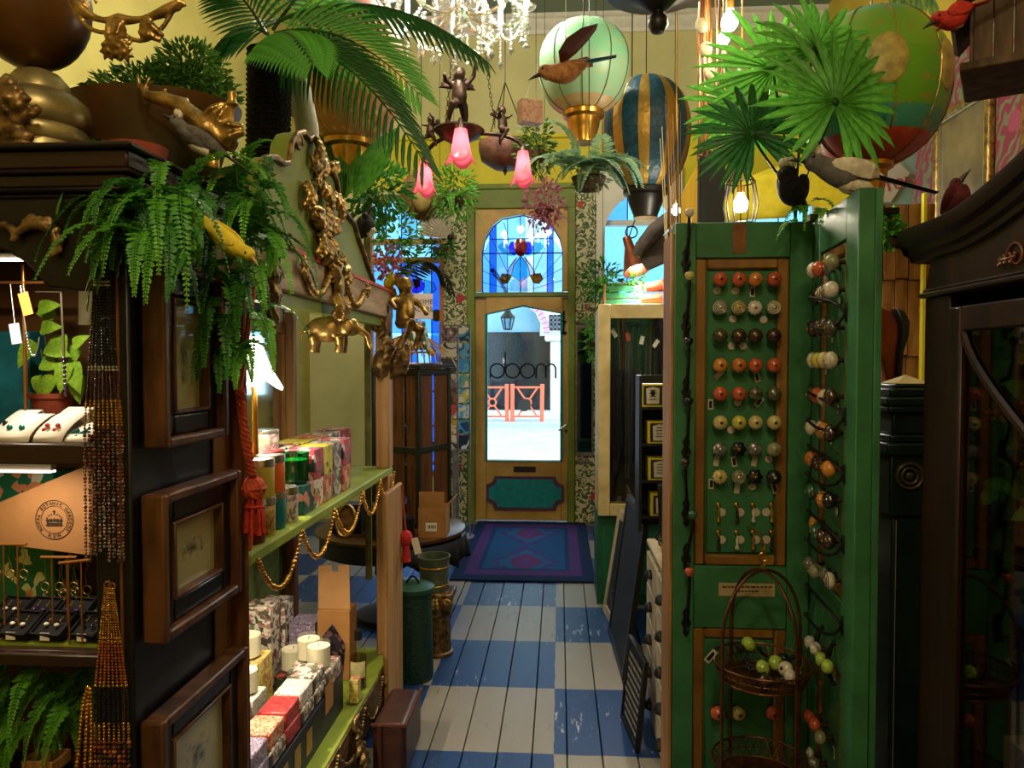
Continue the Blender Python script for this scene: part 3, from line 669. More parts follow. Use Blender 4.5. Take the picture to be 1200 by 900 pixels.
# gilt scroll on the front board
mb = MB(); c = cw(47, 283, CY0-.012); k = CY0/F
pts = [cw(px, py, CY0-.012) for px, py in ((-6, 266), (6, 263), (16, 270), (19, 280), (14, 284), (20, 272), (34, 264), (48, 263), (60, 270), (66, 283), (65, 296), (59, 298))]
mb.tube(pts, [.006, .007, .008, .006, .005, .007, .009, .01, .01, .009, .006, .008], 8)
for px, py, r in ((30, 261, .008), (37, 257, .011), (46, 259, .010), (56, 261, .012), (64, 271, .012), (70, 281, .009), (69, 292, .007)): mb.ell(cw(px, py, CY0-.01), (r, r*.6, r), 8, 6)
mb.build('scroll_ornament', m_goldd, parent=cab, remesh=.0022)
# shelves
def shelf(py0, py1, nm='shelf'):
    mb = MB(); mb.bb(XLc+.03, CX-.03, CY0+.03, CY1-.02, cz(py1), cz(py0)); mb.bb(XLc+.03, xs_(106)-.001, CY0+.012, CY0+.03, cz(py1)-.004, cz(py0)+.001)
    return mb.build(nm, M('shelf_dark', '#2a1a12', .3, 0, var=.3, scale=6, stretch=(.3, 2, 2)), parent=cab, bevel=.003)
shelf(522, 543); shelf(771, 783); shelf(1010, 1020)
S1, S2 = cz(522), cz(771)
# strip lamp under the first shelf and spot above
for py0, xa, xb, pw_, nm in ((547, -25, 62, .55, 'lower'), (300, -25, 40, 1.2, 'upper')):
    lm_ = thing('strip_light', cw((xa+xb)/2, py0+3, CY0+.05), ('slim white strip light under the jewellery card shelf' if nm == 'lower' else 'slim white strip light behind the arched board of the black cabinet'), 'light')
    mb = MB(); p, q = cw(xa, py0, CY0+.05), cw(xb, py0, CY0+.05); mb.bb(p.x, q.x, CY0+.045, CY0+.06, p.z-.006, (cz(543) if nm == 'lower' else p.z+.004)); mb.build('housing', m_white, parent=lm_, bevel=.001)
    mb = MB(); mb.bb(p.x, q.x, CY0+.043, CY0+.058, p.z-.009, p.z-.006); mb.build('tube', emitmat('led_white', '#fff2e0', 4), parent=lm_)
    al = bpy.data.lights.new('strip_lamp', 'AREA'); al.shape = 'RECTANGLE'; al.size = q.x-p.x; al.size_y = .012; al.energy = pw_; al.color = (1, .86, .68)
    ao = bpy.data.objects.new('strip_lamp', al); COL.objects.link(ao); ao.location = ((p.x+q.x)/2, CY0+.052, p.z-.012); ao.parent = lm_; ao.matrix_parent_inverse = wm(lm_).inverted()
# --- three framed drawings on its aisle side
m_fbr = M('walnut_frame', '#5e3a1c', .38, 0, col2='#2e190c', scale=7, stretch=(3, 3, 1), bump=.12)
m_fbk = M('black_frame', '#0b0a0c', .3, 0, var=.3)
def drawing_mat(name, seed, sx, sz):
    m = bpy.data.materials.new(name); m.use_nodes = True; nt = m.node_tree; b = nt.nodes['Principled BSDF']
    tc = nn(nt, 'ShaderNodeTexCoord'); mp = nn(nt, 'ShaderNodeMapping'); mp.inputs['Location'].default_value = (0, -.5, -.5); nt.links.new(tc.outputs['Generated'], mp.inputs[0])
    mp.vector_type = 'POINT'
    s = nn(nt, 'ShaderNodeMapping'); s.inputs['Scale'].default_value = (0, sx, sz); nt.links.new(mp.outputs[0], s.inputs[0])
    ln = nn(nt, 'ShaderNodeVectorMath', operation='LENGTH'); nt.links.new(s.outputs[0], ln.inputs[0])
    no = nn(nt, 'ShaderNodeTexNoise'); no.inputs['Scale'].default_value = 9; no.inputs['Detail'].default_value = 6; mp2 = nn(nt, 'ShaderNodeMapping'); mp2.inputs['Location'].default_value = (seed, seed*2, 0); nt.links.new(tc.outputs['Generated'], mp2.inputs[0]); nt.links.new(mp2.outputs[0], no.inputs['Vector'])
    ad = nn(nt, 'ShaderNodeMath', operation='MULTIPLY_ADD'); ad.inputs[1].default_value = 1.3; nt.links.new(no.outputs['Fac'], ad.inputs[0]); nt.links.new(ln.outputs['Value'], ad.inputs[2])
    r = nn(nt, 'ShaderNodeValToRGB'); e = r.color_ramp.elements; e[0].position = .62; e[0].color = (*lin('#5f5740'), 1); e[1].position = .98; e[1].color = (*lin('#b8ac82'), 1)
    nt.links.new(ad.outputs[0], r.inputs[0]); nt.links.new(r.outputs[0], b.inputs['Base Color']); b.inputs['Roughness'].default_value = .25
    return m
def side_frame(y0, y1, z0, z1, label, dm, dep=.044, wo=.034, wi=.03):
    t = thing('framed_drawing', (CX, (y0+y1)/2, z0), label, 'picture', 'framed drawings on the cabinet side')
    def ringb(mb, ya, yb, za, zb, w, xa, xb):
        mb.bb(xa, xb, ya, ya+w, za, zb); mb.bb(xa, xb, yb-w, yb, za, zb); mb.bb(xa, xb, ya+w, yb-w, za, za+w); mb.bb(xa, xb, ya+w, yb-w, zb-w, zb)
    X0 = CX+.0065
    mb = MB(); ringb(mb, y0, y1, z0, z1, wo*.55, X0, X0+dep); mb.build('outer_moulding', m_fbr, parent=t, bevel=.005, seg=2)
    mb = MB(); ringb(mb, y0+wo*.55, y1-wo*.55, z0+wo*.55, z1-wo*.55, wi+.012, X0, X0+dep*.62); mb.build('inner_moulding', m_fbk, parent=t, bevel=.006, seg=2)
    w2 = wo*.55+wi+.012
    mb = MB(); ringb(mb, y0+w2, y1-w2, z0+w2, z1-w2, .007, X0, X0+dep*.72); mb.build('fillet', m_fbr, parent=t, bevel=.002)
    w3 = w2+.007; mb = MB(); mb.bb(X0, X0+.012, y0+w3, y1-w3, z0+w3, z1-w3); mb.build('print', dm, parent=t)
    mb = MB(); mb.bb(X0+.014, X0+.016, y0+w3, y1-w3, z0+w3, z1-w3); mb.build('glass', m_clear, parent=t)
    return t
side_frame(1.262, 1.515, 1.296, 1.63, 'walnut framed pencil drawing of a standing figure under trailing fern', drawing_mat('figure_sketch', 1, 3.2, 1.1), wi=.028)
side_frame(1.252, 1.572, .949, 1.216, 'walnut framed pencil drawing of a reclining figure below the standing one', drawing_mat('reclining_sketch', 5, 1.2, 2.1))
side_frame(1.24, 1.60, .50, .815, 'walnut framed pencil drawing hung lowest on the black cabinet', drawing_mat('low_sketch', 9, 1.6, 1.6))
# --- jewellery on the first shelf
gem = {k: M('gem_'+k, c, .12, .1, var=.2, bump=0, spec=.8) for k, c in dict(teal='#0f7d78', ruby='#8a1f2c', coral='#c8473c', black='#20202a', violet='#4a2a5c', pearl='#d8cfc0', jade='#3f8a70').items()}
def earring_card(px, py, w, h, Y, kind, label):
    b = cw(px, py, Y); k = Y/F; t = thing('earring_card', (b.x, b.y, S1), label, 'earrings', 'white earring cards'); W_ = w*k; H = h*k
    mb = MB(); pts = [(0, 0), (.006, .003)]; vs = []; n = 7
    for i in range(n+1):
        u = i/n; yy = .055*u**1.5; zz = H*u**.75 if u < .95 else H*.985
        vs += [(b.x-W_/2+u*.012, b.y+yy, S1+.001+zz), (b.x+W_/2+u*.012, b.y+yy, S1+.001+zz)]
    for u in (.5, 1): vs += [(b.x-W_/2+.012, b.y+.055+.03*u, S1+.001+H*(.98-.98*u)), (b.x+W_/2+.012, b.y+.055+.03*u, S1+.001+H*(.98-.98*u))]
    mb.add(vs, [(2*i, 2*i+1, 2*i+3, 2*i+2) for i in range(n+2)]); mb.build('card', m_white, parent=t, smooth=70, solid=.001)
    for s in (-1, 1):
        e = MB(); c = Vector((b.x+s*W_*.18, b.y+.012, S1+H*.55))
        if kind in ('teal', 'ruby', 'black'): e.ell(c, (.006, .004, .006), 8, 6)
        elif kind == 'coral': e.ell(c+Vector((.003, 0, .004)), .0045, 8, 6); e.ell(c+Vector((-.003, 0, -.004)), .0045, 8, 6)
        else: e.box(c, (.018, .004, .006), rot=(0, -.5, 0)); e.box(c+Vector((0, -.004, -.01)), (.018, .004, .006), rot=(0, -.5, 0))
        e.build('earring', gem['teal' if kind == 'bar' else kind], parent=t)
earring_card(13, 519, 44, 33, CY0+.035, 'teal', 'white curved card with round teal stud earrings')
earring_card(55, 519, 38, 33, CY0+.037, 'coral', 'white curved card with coral drop earrings')
earring_card(88, 521, 30, 22, CY0+.04, 'bar', 'white curved card with blue-green bar earrings by the beaded necklace')
earring_card(68, 511, 36, 37, CY0+.105, 'ruby', 'white curved card with dark red stud earrings behind the coral ones')
earring_card(6, 511, 30, 33, CY0+.105, 'black', 'white curved card with dark stud earrings beside the copper stand')
# copper T stand with necklace
m_cop = M('copper', '#c08048', .3, .9, var=.15)
ts = thing('necklace_stand', cw(31, 508, CY0+.16), 'copper T-bar necklace stand with flared wooden foot', 'stand'); Yt = CY0+.16; b = cw(31, 508, Yt)
def vz(py, Y=Yt): return W(31, py, Y).z
mb = MB(); mb.tube([(b.x, Yt, S1+.02), (b.x, Yt, vz(310))], .0035, 8); mb.tube([cw(-12, 331, Yt), cw(52, 331, Yt)], .0032, 8); mb.build('bar', m_cop, parent=ts)
mb = MB(); mb.lathe([(0, 0), (.014, 0), (.017, .03), (.017, .033), (0, .033)], 16, c=(b.x, Yt, S1)); mb.build('foot', m_lwood, parent=ts)
for nm, px0, px1, py1, sag, mt_, lb in (('pendant_necklace', 24, 46, 335, .145, m_silver, 'fine silver necklace with bead run hanging from the copper stand'),):
    t = MB(); p = arc(cw(px0, py1, Yt-.01), cw(px1, py1+60, Yt-.01), .08, 14); t.tube(p, .0012, 5); bead_string(t, p[4:12], .003, n=6, m=4); t.build(nm, mt_, label=lb, cat='necklace')
for px, py0, py1, mt_, lb in ((72, 342, 466, gem['violet'], 'silver chain necklace ending in dark violet beads'),):
    t = MB(); t.tube([cw(px, py0, CY0+.1), cw(px+3, 420, CY0+.1)], .0022, 6, mi=0); bead_string(t, [cw(px+3, 420, CY0+.1), cw(px+5, py1, CY0+.1)], .004, mi=1)
    t.tube([cw(px, py0, CY0+.1), (cw(px, py0, CY0+.1).x, CY0+.03, cz(340))], .001, 4)
    t.build('hanging_necklace', [m_silver, mt_], label=lb, cat='necklace')
def swing_tag(px, py, w, h, Y, mat, lb, tilt=.1, hang=None):
    c = cw(px, py, Y); k = Y/F; t = thing('price_tag', c, lb, 'tag'); mb = MB()
    mb.box((c.x, c.y, c.z), (w*k, .0008, h*k), rot=(0, tilt, 0)); mb.build('label_card', mat, parent=t)
    mb = MB(); mb.tube([c+Vector((0, -.001, h*k*.45)), hang or c+Vector((.004, 0, h*k*.9))], .0007, 4); mb.build('thread', m_white, parent=t); return t
m_oran = M('orange_card', '#d8893c', .6, var=.1); m_pale = M('pale_blue_card', '#b4c8c8', .6, var=.06)
swing_tag(30, 356, 13, 28, Yt-.012, m_oran, 'orange handwritten swing tag on the copper stand', -.25, cw(27, 333, Yt))
swing_tag(18, 391, 13, 25, Yt-.012, m_pale, 'pale blue swing tag below the orange tag', -.15, cw(12, 333, Yt))
swing_tag(100, 361, 17, 41, CY0-.012, M('grey_card', '#9a9a92', .6, var=.08), 'pale grey swing tag hanging beside the dark bead necklace', .02, cw(110, 309, CY0-.006))
# teal box and pothos at the back of the shelf
mb = MB(); p, q = cw(-6, 512, CY0+.30), cw(34, 388, CY0+.30); mb.bb(p.x, q.x, CY0+.30, CY0+.36, S1, q.z); mb.build('teal_box', M('teal_card', '#135e68', .5), label='plain teal box standing behind the copper necklace stand', cat='box', bevel=.002)
pt = thing('potted_pothos', (cw(62, 470, CY0+.27).x, CY0+.27, S1), 'potted pothos with lime green leaves inside the black cabinet', 'plant')
mb = MB(); c = Vector((cw(62, 470, CY0+.27).x, CY0+.27, S1)); mb.lathe([(0, 0), (.03, 0), (.042, .07), (.045, .07), (.045, .08), (.038, .08), (.036, .06), (0, .06)], 16, c=c); mb.build('pot', M('terracotta', '#8a3c22', .7, var=.2), parent=pt)
m_lime = leafmat('pothos_lime', '#8fb52f', '#5f8f22'); Yp = CY0+.24
for px, py, ang, L in ((45, 362, 10, 32), (48, 385, 5, 30), (70, 392, -80, 36), (55, 405, -20, 36), (86, 405, 30, 26), (92, 405, -110, 30), (40, 400, -120, 38), (78, 425, -100, 38), (48, 425, -10, 30), (62, 440, -110, 32), (45, 440, -80, 28), (90, 440, -80, 36), (84, 425, -70, 40), (65, 370, 170, 24)):
    p = cw(px, py, Yp+random.uniform(-.02, .02)); a = R(ang); put_leaf(pt, 'heart', m_lime, p, (cos(a), -.25, sin(a)), (0, -1, .3), L*Yp/F, L*Yp/F*.62)
mb = MB()
for px, py in ((50, 375), (70, 395), (90, 410), (48, 410), (80, 430), (60, 440)): mb.tube(bez(c+Vector((0, 0, .07)), c+Vector((0, 0, .12)), cw(px, py+10, Yp+.02), cw(px, py, Yp+.01), 8), .0016, 5)
mb.build('stems', m_stem, parent=pt)
# --- second shelf: cardboard box with round crest
m_kb = thing('crest_box', (cw(50, 640, CY0+.16).x, CY0+.18, S2), 'brown cardboard box lid with round printed botanic garden crest', 'box')
yk = CY0+.15; pts = [(cw(-10, 592, yk).x, cw(-10, 592, yk).z), (cw(100, 546, yk).x, cw(100, 546, yk).z), (cw(108, 546, yk).x, cw(108, 548, yk).z), (cw(108, 652, yk).x, cw(108, 652, yk).z), (cw(-10, 637, yk).x, cw(-10, 637, yk).z)]
mb = MB(); mb.prism(pts, .05, o=(0, yk+.05, 0)); mb.build('box_board', M('kraft_board', '#96683a', .75, 0, var=.06, scale=20), parent=m_kb, bevel=.002)
ck = cw(63.5, 609, yk-.001); kk = yk/F; mink = M('crest_ink', '#2c1f14', .7)
mb = MB(); mb.torus(ck, 24*kk, .0007, 'y', 40, 4); mb.torus(ck, 17*kk, .0005, 'y', 36, 4); mb.build('crest_ring', mink, parent=m_kb)
mb = MB(); mb.box(ck+Vector((0, 0, -7*kk)), (21*kk, .001, 1.6*kk)); mb.box(ck+Vector((0, 0, -4.5*kk)), (20*kk, .001, 1.2*kk))
for s in (-1, -.5, 0, .5, 1): mb.ell(ck+Vector((s*8.5*kk, 0, (-.5-abs(s)*.6)*kk)), (2.2*kk, .0006, 2.4*kk), 8, 6)
for t in range(9):
    a = pi*t/8; mb.ell(ck+Vector((10*kk*cos(a), 0, (-1+8*sin(a))*kk)), (1.0*kk, .0006, 1.0*kk), 6, 4)
mb.box(ck+Vector((0, 0, 9.5*kk)), (1*kk, .001, 5*kk)); mb.box(ck+Vector((0, 0, 10*kk)), (4*kk, .001, 1*kk)); mb.build('crest_crown', mink, parent=m_kb)
def text_mesh(mb, s, mtx, size, thick=.0003, align='CENTER', mi=0):
    c = bpy.data.curves.new('tmp', 'FONT'); c.body = s; c.size = size; c.extrude = thick; c.align_x = align; c.align_y = 'CENTER'; c.resolution_u = 2
    o = bpy.data.objects.new('tmp', c); me = bpy.data.meshes.new_from_object(o)
    k = mb.M; mb.M = mtx; mb.add([v.co[:] for v in me.vertices], [tuple(p.vertices) for p in me.polygons], mi); mb.M = k
    bpy.data.objects.remove(o); bpy.data.curves.remove(c); bpy.data.meshes.remove(me)
def text(s, parent, mat, mtx, size, name='lettering', **kw):
    mb = MB(); text_mesh(mb, s, mtx, size, **kw); return mb.build(name, mat, parent=parent, smooth=0, recalc=False)
UP = Matrix.Rotation(pi/2, 4, 'X')
def ring_text(s, r, a0, a1, flip=1):
    n = len(s); mb = MB()
    for i, ch in enumerate(s):
        if ch == ' ': continue
        a = R(a0+(a1-a0)*i/(n-1)); p = ck+Vector((r*cos(a), -.0008, r*sin(a)))
        text_mesh(mb, ch, Matrix.Translation(p)@Matrix.Rotation(-(a-pi/2*flip), 4, 'Y')@UP, 5.6*kk)
    mb.build('lettering', mink, parent=m_kb, smooth=0, recalc=False)
ring_text('ROYAL BOTANIC GARDENS', 20.3*kk, 215, -35); ring_text('KEW', 20.3*kk, 253, 287, -1)
# green insect-print box behind
mb = MB(); p = cw(-4, 575, CY0+.26); q = cw(62, 555, CY0+.26); mb.bb(p.x, q.x, CY0+.26, CY0+.34, S2, q.z); mb.build('print_box', pattern('insect_print', ['#156a48', '#156a48', '#156a48', '#156a48', '#d88a5a', '#d8d0b0'], 38), label='green box printed with orange moths behind the crest box', cat='box', bevel=.002)
# olive mat
mb = MB(); mb.bb(XLc+.04, CX-.035, CY0+.05, CY1-.05, S2, S2+.004); mb.build('shelf_liner', m_olive, label='olive green liner on the cabinet shelf under jewellery boxes', cat='liner')
S2b = S2+.004
def t_stand(px0, px1, py, Y, tilt, lb):
    p, q = cw(px0, py, Y), cw(px1, py-tilt, Y); t = thing('earring_stand', ((p.x+q.x)/2, Y, S2b), lb, 'stand', 'copper earring stands')
    mb = MB(); d = (q-p).normalized(); mb.tube([p, q], .0028, 6); mb.build('crossbar', m_cop, parent=t)
    for f in (.3, .72):
        mb = MB(); a = p.lerp(q, f); mb.tube([a, (a.x, Y, S2b)], .0017, 6); mb.build('upright', m_cop, parent=t)
    for f in (.1, .5, .9):
        mb = MB(); a = p.lerp(q, f); pts = [a]+[a+Vector((random.uniform(-.004, .004), 0, -.012*i)) for i in range(1, 5)]; mb.tube(pts, .0006, 4); mb.torus(a+Vector((0, 0, -.055)), .008, .0009, 'y', 14, 4); mb.ell(a+Vector((.004, 0, -.067)), .003, 6, 5); mb.build('earring', m_gold, parent=t)
t_stand(-8, 31, 638, CY0+.07, 0, 'copper earring stand with hoops at the open end of the shelf'); t_stand(48, 90, 653, CY0+.075, 0, 'copper earring stand with hoops under the printed crest'); t_stand(69, 105, 660, CY0+.05, 4, 'tilted copper earring stand with hoops beside the bead necklaces')
m_vel = M('black_velvet', '#0a0a0c', .85, var=.2, scale=60)
def ear_box(px, py, w, d, Y, gem_, lb, tagged):
    """open lined box, propped up towards the viewer"""
    b = cw(px, py, Y); k = Y/F; t = thing('earring_box', (b.x, Y, S2b), lb, 'box', 'black earring boxes'); Wd = w*k; D = d
    if True:
        mb = MB(); e = Euler((R(32), 0, R(-8))).to_matrix(); o = Vector((b.x, Y, S2b+.008))
        def q(x, y, z): return o+e@Vector((x, y, z))
        zz = .012
        for x0, x1, y0, y1 in ((-Wd/2, -Wd/2+.003, 0, D), (Wd/2-.003, Wd/2, 0, D), (-Wd/2, Wd/2, 0, .003), (-Wd/2, Wd/2, D-.003, D)):
            v = [q(x, y, z) for x in (x0, x1) for y in (y0, y1) for z in (0, zz)]; mb.add(v, [(0, 1, 3, 2), (4, 6, 7, 5), (0, 4, 5, 1), (2, 3, 7, 6), (0, 2, 6, 4), (1, 5, 7, 3)])
        v = [q(x, y, z) for x in (-Wd/2, Wd/2) for y in (0, D) for z in (-.003, .006)]; mb.add(v, [(0, 1, 3, 2), (4, 6, 7, 5), (0, 4, 5, 1), (2, 3, 7, 6), (0, 2, 6, 4), (1, 5, 7, 3)])
        mb.bb(b.x-Wd*.35, b.x+Wd*.35, Y+D*.45, Y+D*.75, S2b, S2b+.008+D*.22); mb.build('box_body', m_vel, parent=t, smooth=0)
        for s in (-1, 1):
            mb = MB(); c = q(s*Wd*.17, D*.42, .012); mb.ell(c, (.005, .004, .003), 8, 6, mi=1, rot=(.5, 0, .8)); mb.ell(c+Vector((.005, .004, .006)), .0025, 6, 5, mi=0); mb.tube([c+Vector((.005, .004, .006)), c+Vector((.008, .008, .014))], .0009, 5); mb.build('earring', [m_gold, gem[gem_]], parent=t)
        if tagged:
            mb = MB(); mb.bb(b.x-.009, b.x+.009, Y-.0035, Y-.0025, S2b+.006, S2b+.02); mb.bb(b.x-.001, b.x+.001, Y-.003, Y+.003, S2b+.006, S2b+.012); mb.build('price_label', m_white, parent=t)
ear_box(5, 725, 40, .055, CY0+.135, 'pearl', 'black earring box with small gold pair, beside the open end', False)
ear_box(39, 722, 40, .055, CY0+.135, 'violet', 'black earring box with thin dark drops in the rear row', False)
ear_box(78, 725, 42, .055, CY0+.135, 'violet', 'black earring box with violet drops in the rear row', False)
ear_box(14, 764, 44, .055, CY0+.055, 'pearl', 'black earring box with pearl and turquoise pair, white price label', True)
ear_box(54, 765, 44, .055, CY0+.055, 'pearl', 'black earring box with pale stone cluster pair, white price label', True)
ear_box(97, 766, 38, .055, CY0+.055, 'black', 'black earring box half hidden beside the cabinet stile', True)
# lower compartment: fern, trinket box
f = thing('potted_fern', (cw(50, 880, CY0+.14).x, CY0+.2, cz(1010)), 'bright green fern filling the bottom compartment of the black cabinet', 'plant')
rnd = random.Random(4); mb = MB(); c = Vector((cw(50, 880, CY0+.14).x, CY0+.2, cz(1010))); mb.lathe([(0, 0), (.05, 0), (.07, .1), (.06, .1), (0, .09)], 16, c=c); mb.build('pot', MATS['terracotta'], parent=f)
for px, py in ((20, 795), (40, 790), (60, 792), (80, 792), (98, 800), (30, 830), (70, 830), (50, 815), (12, 830)):
    fern(f, cw(px, py-6, CY0+.09+rnd.uniform(0, .09)), [(rnd.uniform(-.6, .6), -.5, -.2)], .15, m_fern, leaf=.022, w=.009, n=12, seed=px, droop=1.2, rep=4)
tb = thing('trinket_box', (cw(52, 895, CY0+.05).x, CY0+.06, cz(1010)), 'small open wooden trinket box at the foot of the fern', 'box'); k = CY0/F
p0 = cw(36, 905, CY0+.05); mb = MB(); z1 = p0.z; mb.bb(p0.x-.02, p0.x+.045, CY0+.05, CY0+.10, cz(1010), z1-.004); mb.build('plinth', m_blackw, parent=tb)
mb = MB()
for a in ((p0.x-.02, p0.x-.016, CY0+.05, CY0+.1), (p0.x+.041, p0.x+.045, CY0+.05, CY0+.1), (p0.x-.02, p0.x+.045, CY0+.05, CY0+.054), (p0.x-.02, p0.x+.045, CY0+.096, CY0+.1)): mb.bb(*a, z1-.004, z1+.02)
mb.bb(p0.x-.02, p0.x+.045, CY0+.05, CY0+.1, z1-.004, z1); mb.build('tray', m_lwood, parent=tb, bevel=.001)
# --- bead necklaces hanging on the stile
def bead_necklace(px_top, py_top, segs, wtop, wbot, label, nstr=9, Y=CY0-.014):
    t = thing('bead_necklace', cw(px_top, py_top, Y), label, 'necklace', 'bead necklaces on the black cabinet')
    k = Y/F; pyb = segs[-1][1]; rnd = random.Random(px_top)
    mb = MB(); mb.torus(cw(px_top-2, py_top, Y), .006, .0016, 'y', 14, 5); mb.torus(cw(px_top+3, py_top+1, Y), .006, .0016, 'y', 14, 5); mb.tube([cw(px_top, py_top-6, CY0), cw(px_top, py_top-6, Y), cw(px_top, py_top-2, Y)], .0012, 5); mb.build('clasp', m_brass, parent=t)
    for i in range(nstr):
        s_ = (i/(nstr-1)-.5); dy = rnd.uniform(-.005, .003)
        mats = []; mb = MB()
        for (a, b, m_, r) in segs:
            def x_at(py): f_ = min(1, (py-py_top)/(pyb-py_top)); return px_top+4*f_+s_*(wtop+(wbot-wtop)*min(1, f_*1.8))
            e = b+(rnd.uniform(-12, 6) if b == pyb else 0)
            if m_ not in mats: mats.append(m_)
            if m_ == 'mix':
                pass
            bead_string(mb, [cw(x_at(a), a, Y+dy), cw(x_at(e), e, Y+dy)], r, mi=mats.index(m_), gap=1.0 if r > .0022 else .95, n=5, m=4, rnd=rnd)
        mb.build('strand', [m_ if not isinstance(m_, str) else m_iron for m_ in mats], parent=t)
b_dk = M('bead_black', '#0e0a0a', .2, .1, var=.3, bump=0, spec=.7); b_rd = M('bead_maroon', '#3a0f10', .2, 0, var=.3, bump=0, spec=.7); b_gd = M('bead_gold', '#c2923a', .22, .9, bump=0); b_sv = M('bead_silver', '#b8b4a8', .2, .8, bump=0)
b_mx = pattern('bead_mixed', ['#1a1420', '#7a2418', '#4a1216', '#9a948c', '#20242c', '#5c3a1c', '#101014', '#8a5a3a'], 170, .2); b_or = M('bead_orange', '#8a4312', .25, 0, var=.3, bump=0, spec=.6); b_bl = M('bead_navy', '#0a0c18', .3, 0, bump=0); b_et = pattern('bead_earth', ['#2a1a10', '#8a3a14', '#3a3c30', '#b0701c', '#241c18', '#4a3424'], 120, .3)
bead_necklace(119, 303, [(306, 330, b_dk, .0032), (330, 338, b_sv, .003), (338, 430, b_dk, .0026), (430, 434, b_sv, .0026), (434, 470, b_rd, .002), (470, 502, b_gd, .0026), (502, 655, b_mx, .0031)], 12, 44, 'long many-strand necklace of dark maroon and silver beads', 9)
bead_necklace(128, 686, [(690, 748, b_gd, .0022), (748, 754, b_gd, .0028), (754, 800, b_or, .0026), (800, 806, b_gd, .0028), (806, 848, b_bl, .0024), (848, 870, b_gd, .0027), (870, 930, b_et, .0042)], 10, 40, 'many-strand necklace of orange, navy and gold beads', 8, Y=CY0-.013)
gn = MB(); bead_string(gn, bez(cw(103, 806, CY0-.012), cw(92, 830, CY0-.012), cw(96, 880, CY0-.012), cw(86, 920, CY0-.012), 20), .0042, gap=.8, rnd=rnd); bead_string(gn, bez(cw(106, 808, CY0-.014), cw(108, 840, CY0-.014), cw(108, 880, CY0-.014), cw(104, 925, CY0-.014), 20), .0042, gap=.8, rnd=rnd); bead_string(gn, bez(cw(105, 807, CY0-.012), cw(100, 840, CY0-.012), cw(103, 880, CY0-.012), cw(97, 920, CY0-.012), 20), .0046, gap=.8, rnd=rnd)
gn.tube([cw(105, 807, CY0), cw(105, 807, CY0-.014)], .002, 5)
gn.build('gold_necklace', b_gd, label='chunky gold bead necklace hung by the bottom compartment', cat='necklace')
# ---------------------------------------------------------------- olive shelf unit behind the black cabinet
SX, SY0, SY1 = -.70, 1.625, 3.07            # aisle face, near end, far end
SBX = -1.16                                # back
def sw(px, py, X=SX): return WX(px, py, X)
Z1, Z2 = 1.013, .235                       # tops of the two shelves
su = thing('shelf_unit', (-.93, 2.4, 0), 'olive green painted shelf unit with gilt carved pediment', 'shelf unit')
def sboard(z, th, nm='shelf'):
    mb = MB(); mb.bb(SBX, SX, SY0, SY1, z-th, z); return mb.build(nm, m_olive, parent=su, bevel=.004)
sboard(Z1, .028); sboard(Z2, .03)
mb = MB(); mb.bb(SX+.0005, SX+.008, SY0, SY1, Z2-.13, Z2-.005); mb.build('apron', m_goldd, parent=su, bevel=.003)
mb = MB(); mb.bb(SBX-.02, SBX, SY0, SY1, 0, 1.68); mb.build('back_board', M('back_green', '#4d5a2a', .6, 0, var=.2), parent=su)
mb = MB(); mb.bb(SBX-.02, SX-.06, SY0, SY1, 1.682, 1.70); mb.build('roof', m_olive, parent=su)
m_mir = M('old_mirror', '#c8c4b4', .06, 1, var=.12, scale=3, bump=0)
mb = MB(); mb.bb(SBX+.001, SBX+.006, SY0+.05, SY1-.05, Z1+.05, 1.58); mb.build('mirror', m_mir, parent=su)
mb = MB()
for a in ((SY0+.02, SY1-.02, Z1, Z1+.05), (SY0+.02, SY1-.02, 1.57, 1.62), (SY0+.02, SY0+.06, Z1, 1.6), (SY1-.06, SY1-.02, Z1, 1.6)): mb.bb(SBX+.001, SBX+.02, *a)
mb.build('mirror_frame', m_lwood, parent=su, bevel=.003)
m_post = M('stripped_pine', '#b08a58', .6, 0, col2='#8a6236', scale=5, stretch=(6, 6, .5), bump=.1)
# posts: far pair visible, near pair behind the cabinet
fy = SY1
for x0, x1, y0, y1, z0, z1, m_ in ((SX-.055, SX+.002, fy-.075, fy, Z1, 1.66, m_post), (SX-.055, SX+.002, fy-.075, fy, Z2, Z1-.028, m_post), (SX-.05, SX, fy-.07, fy, 0, Z2-.03, m_mwood), (SBX, SBX+.05, fy-.05, fy, Z1, 1.66, m_post), (SBX, SX-.001, SY0-.012, SY0-.001, 0, 1.66, m_mwood), (SBX, SBX+.05, fy-.05, fy, 0, Z1-.03, m_mwood)):
    mb = MB(); mb.bb(x0, x1, y0, y1, z0, z1); mb.build('post', m_, parent=su, bevel=.005)
# lower aisle-side support of sawn wood standing proud of the shelf edge
mb = MB(); a = sw(441, 600, SX); b = sw(464, 600, SX); mb.bb(SX+.009, SX+.03, 2.84, 3.12, 0, Z1-.075); mb.build('sawn_support', m_post, parent=su, bevel=.006)
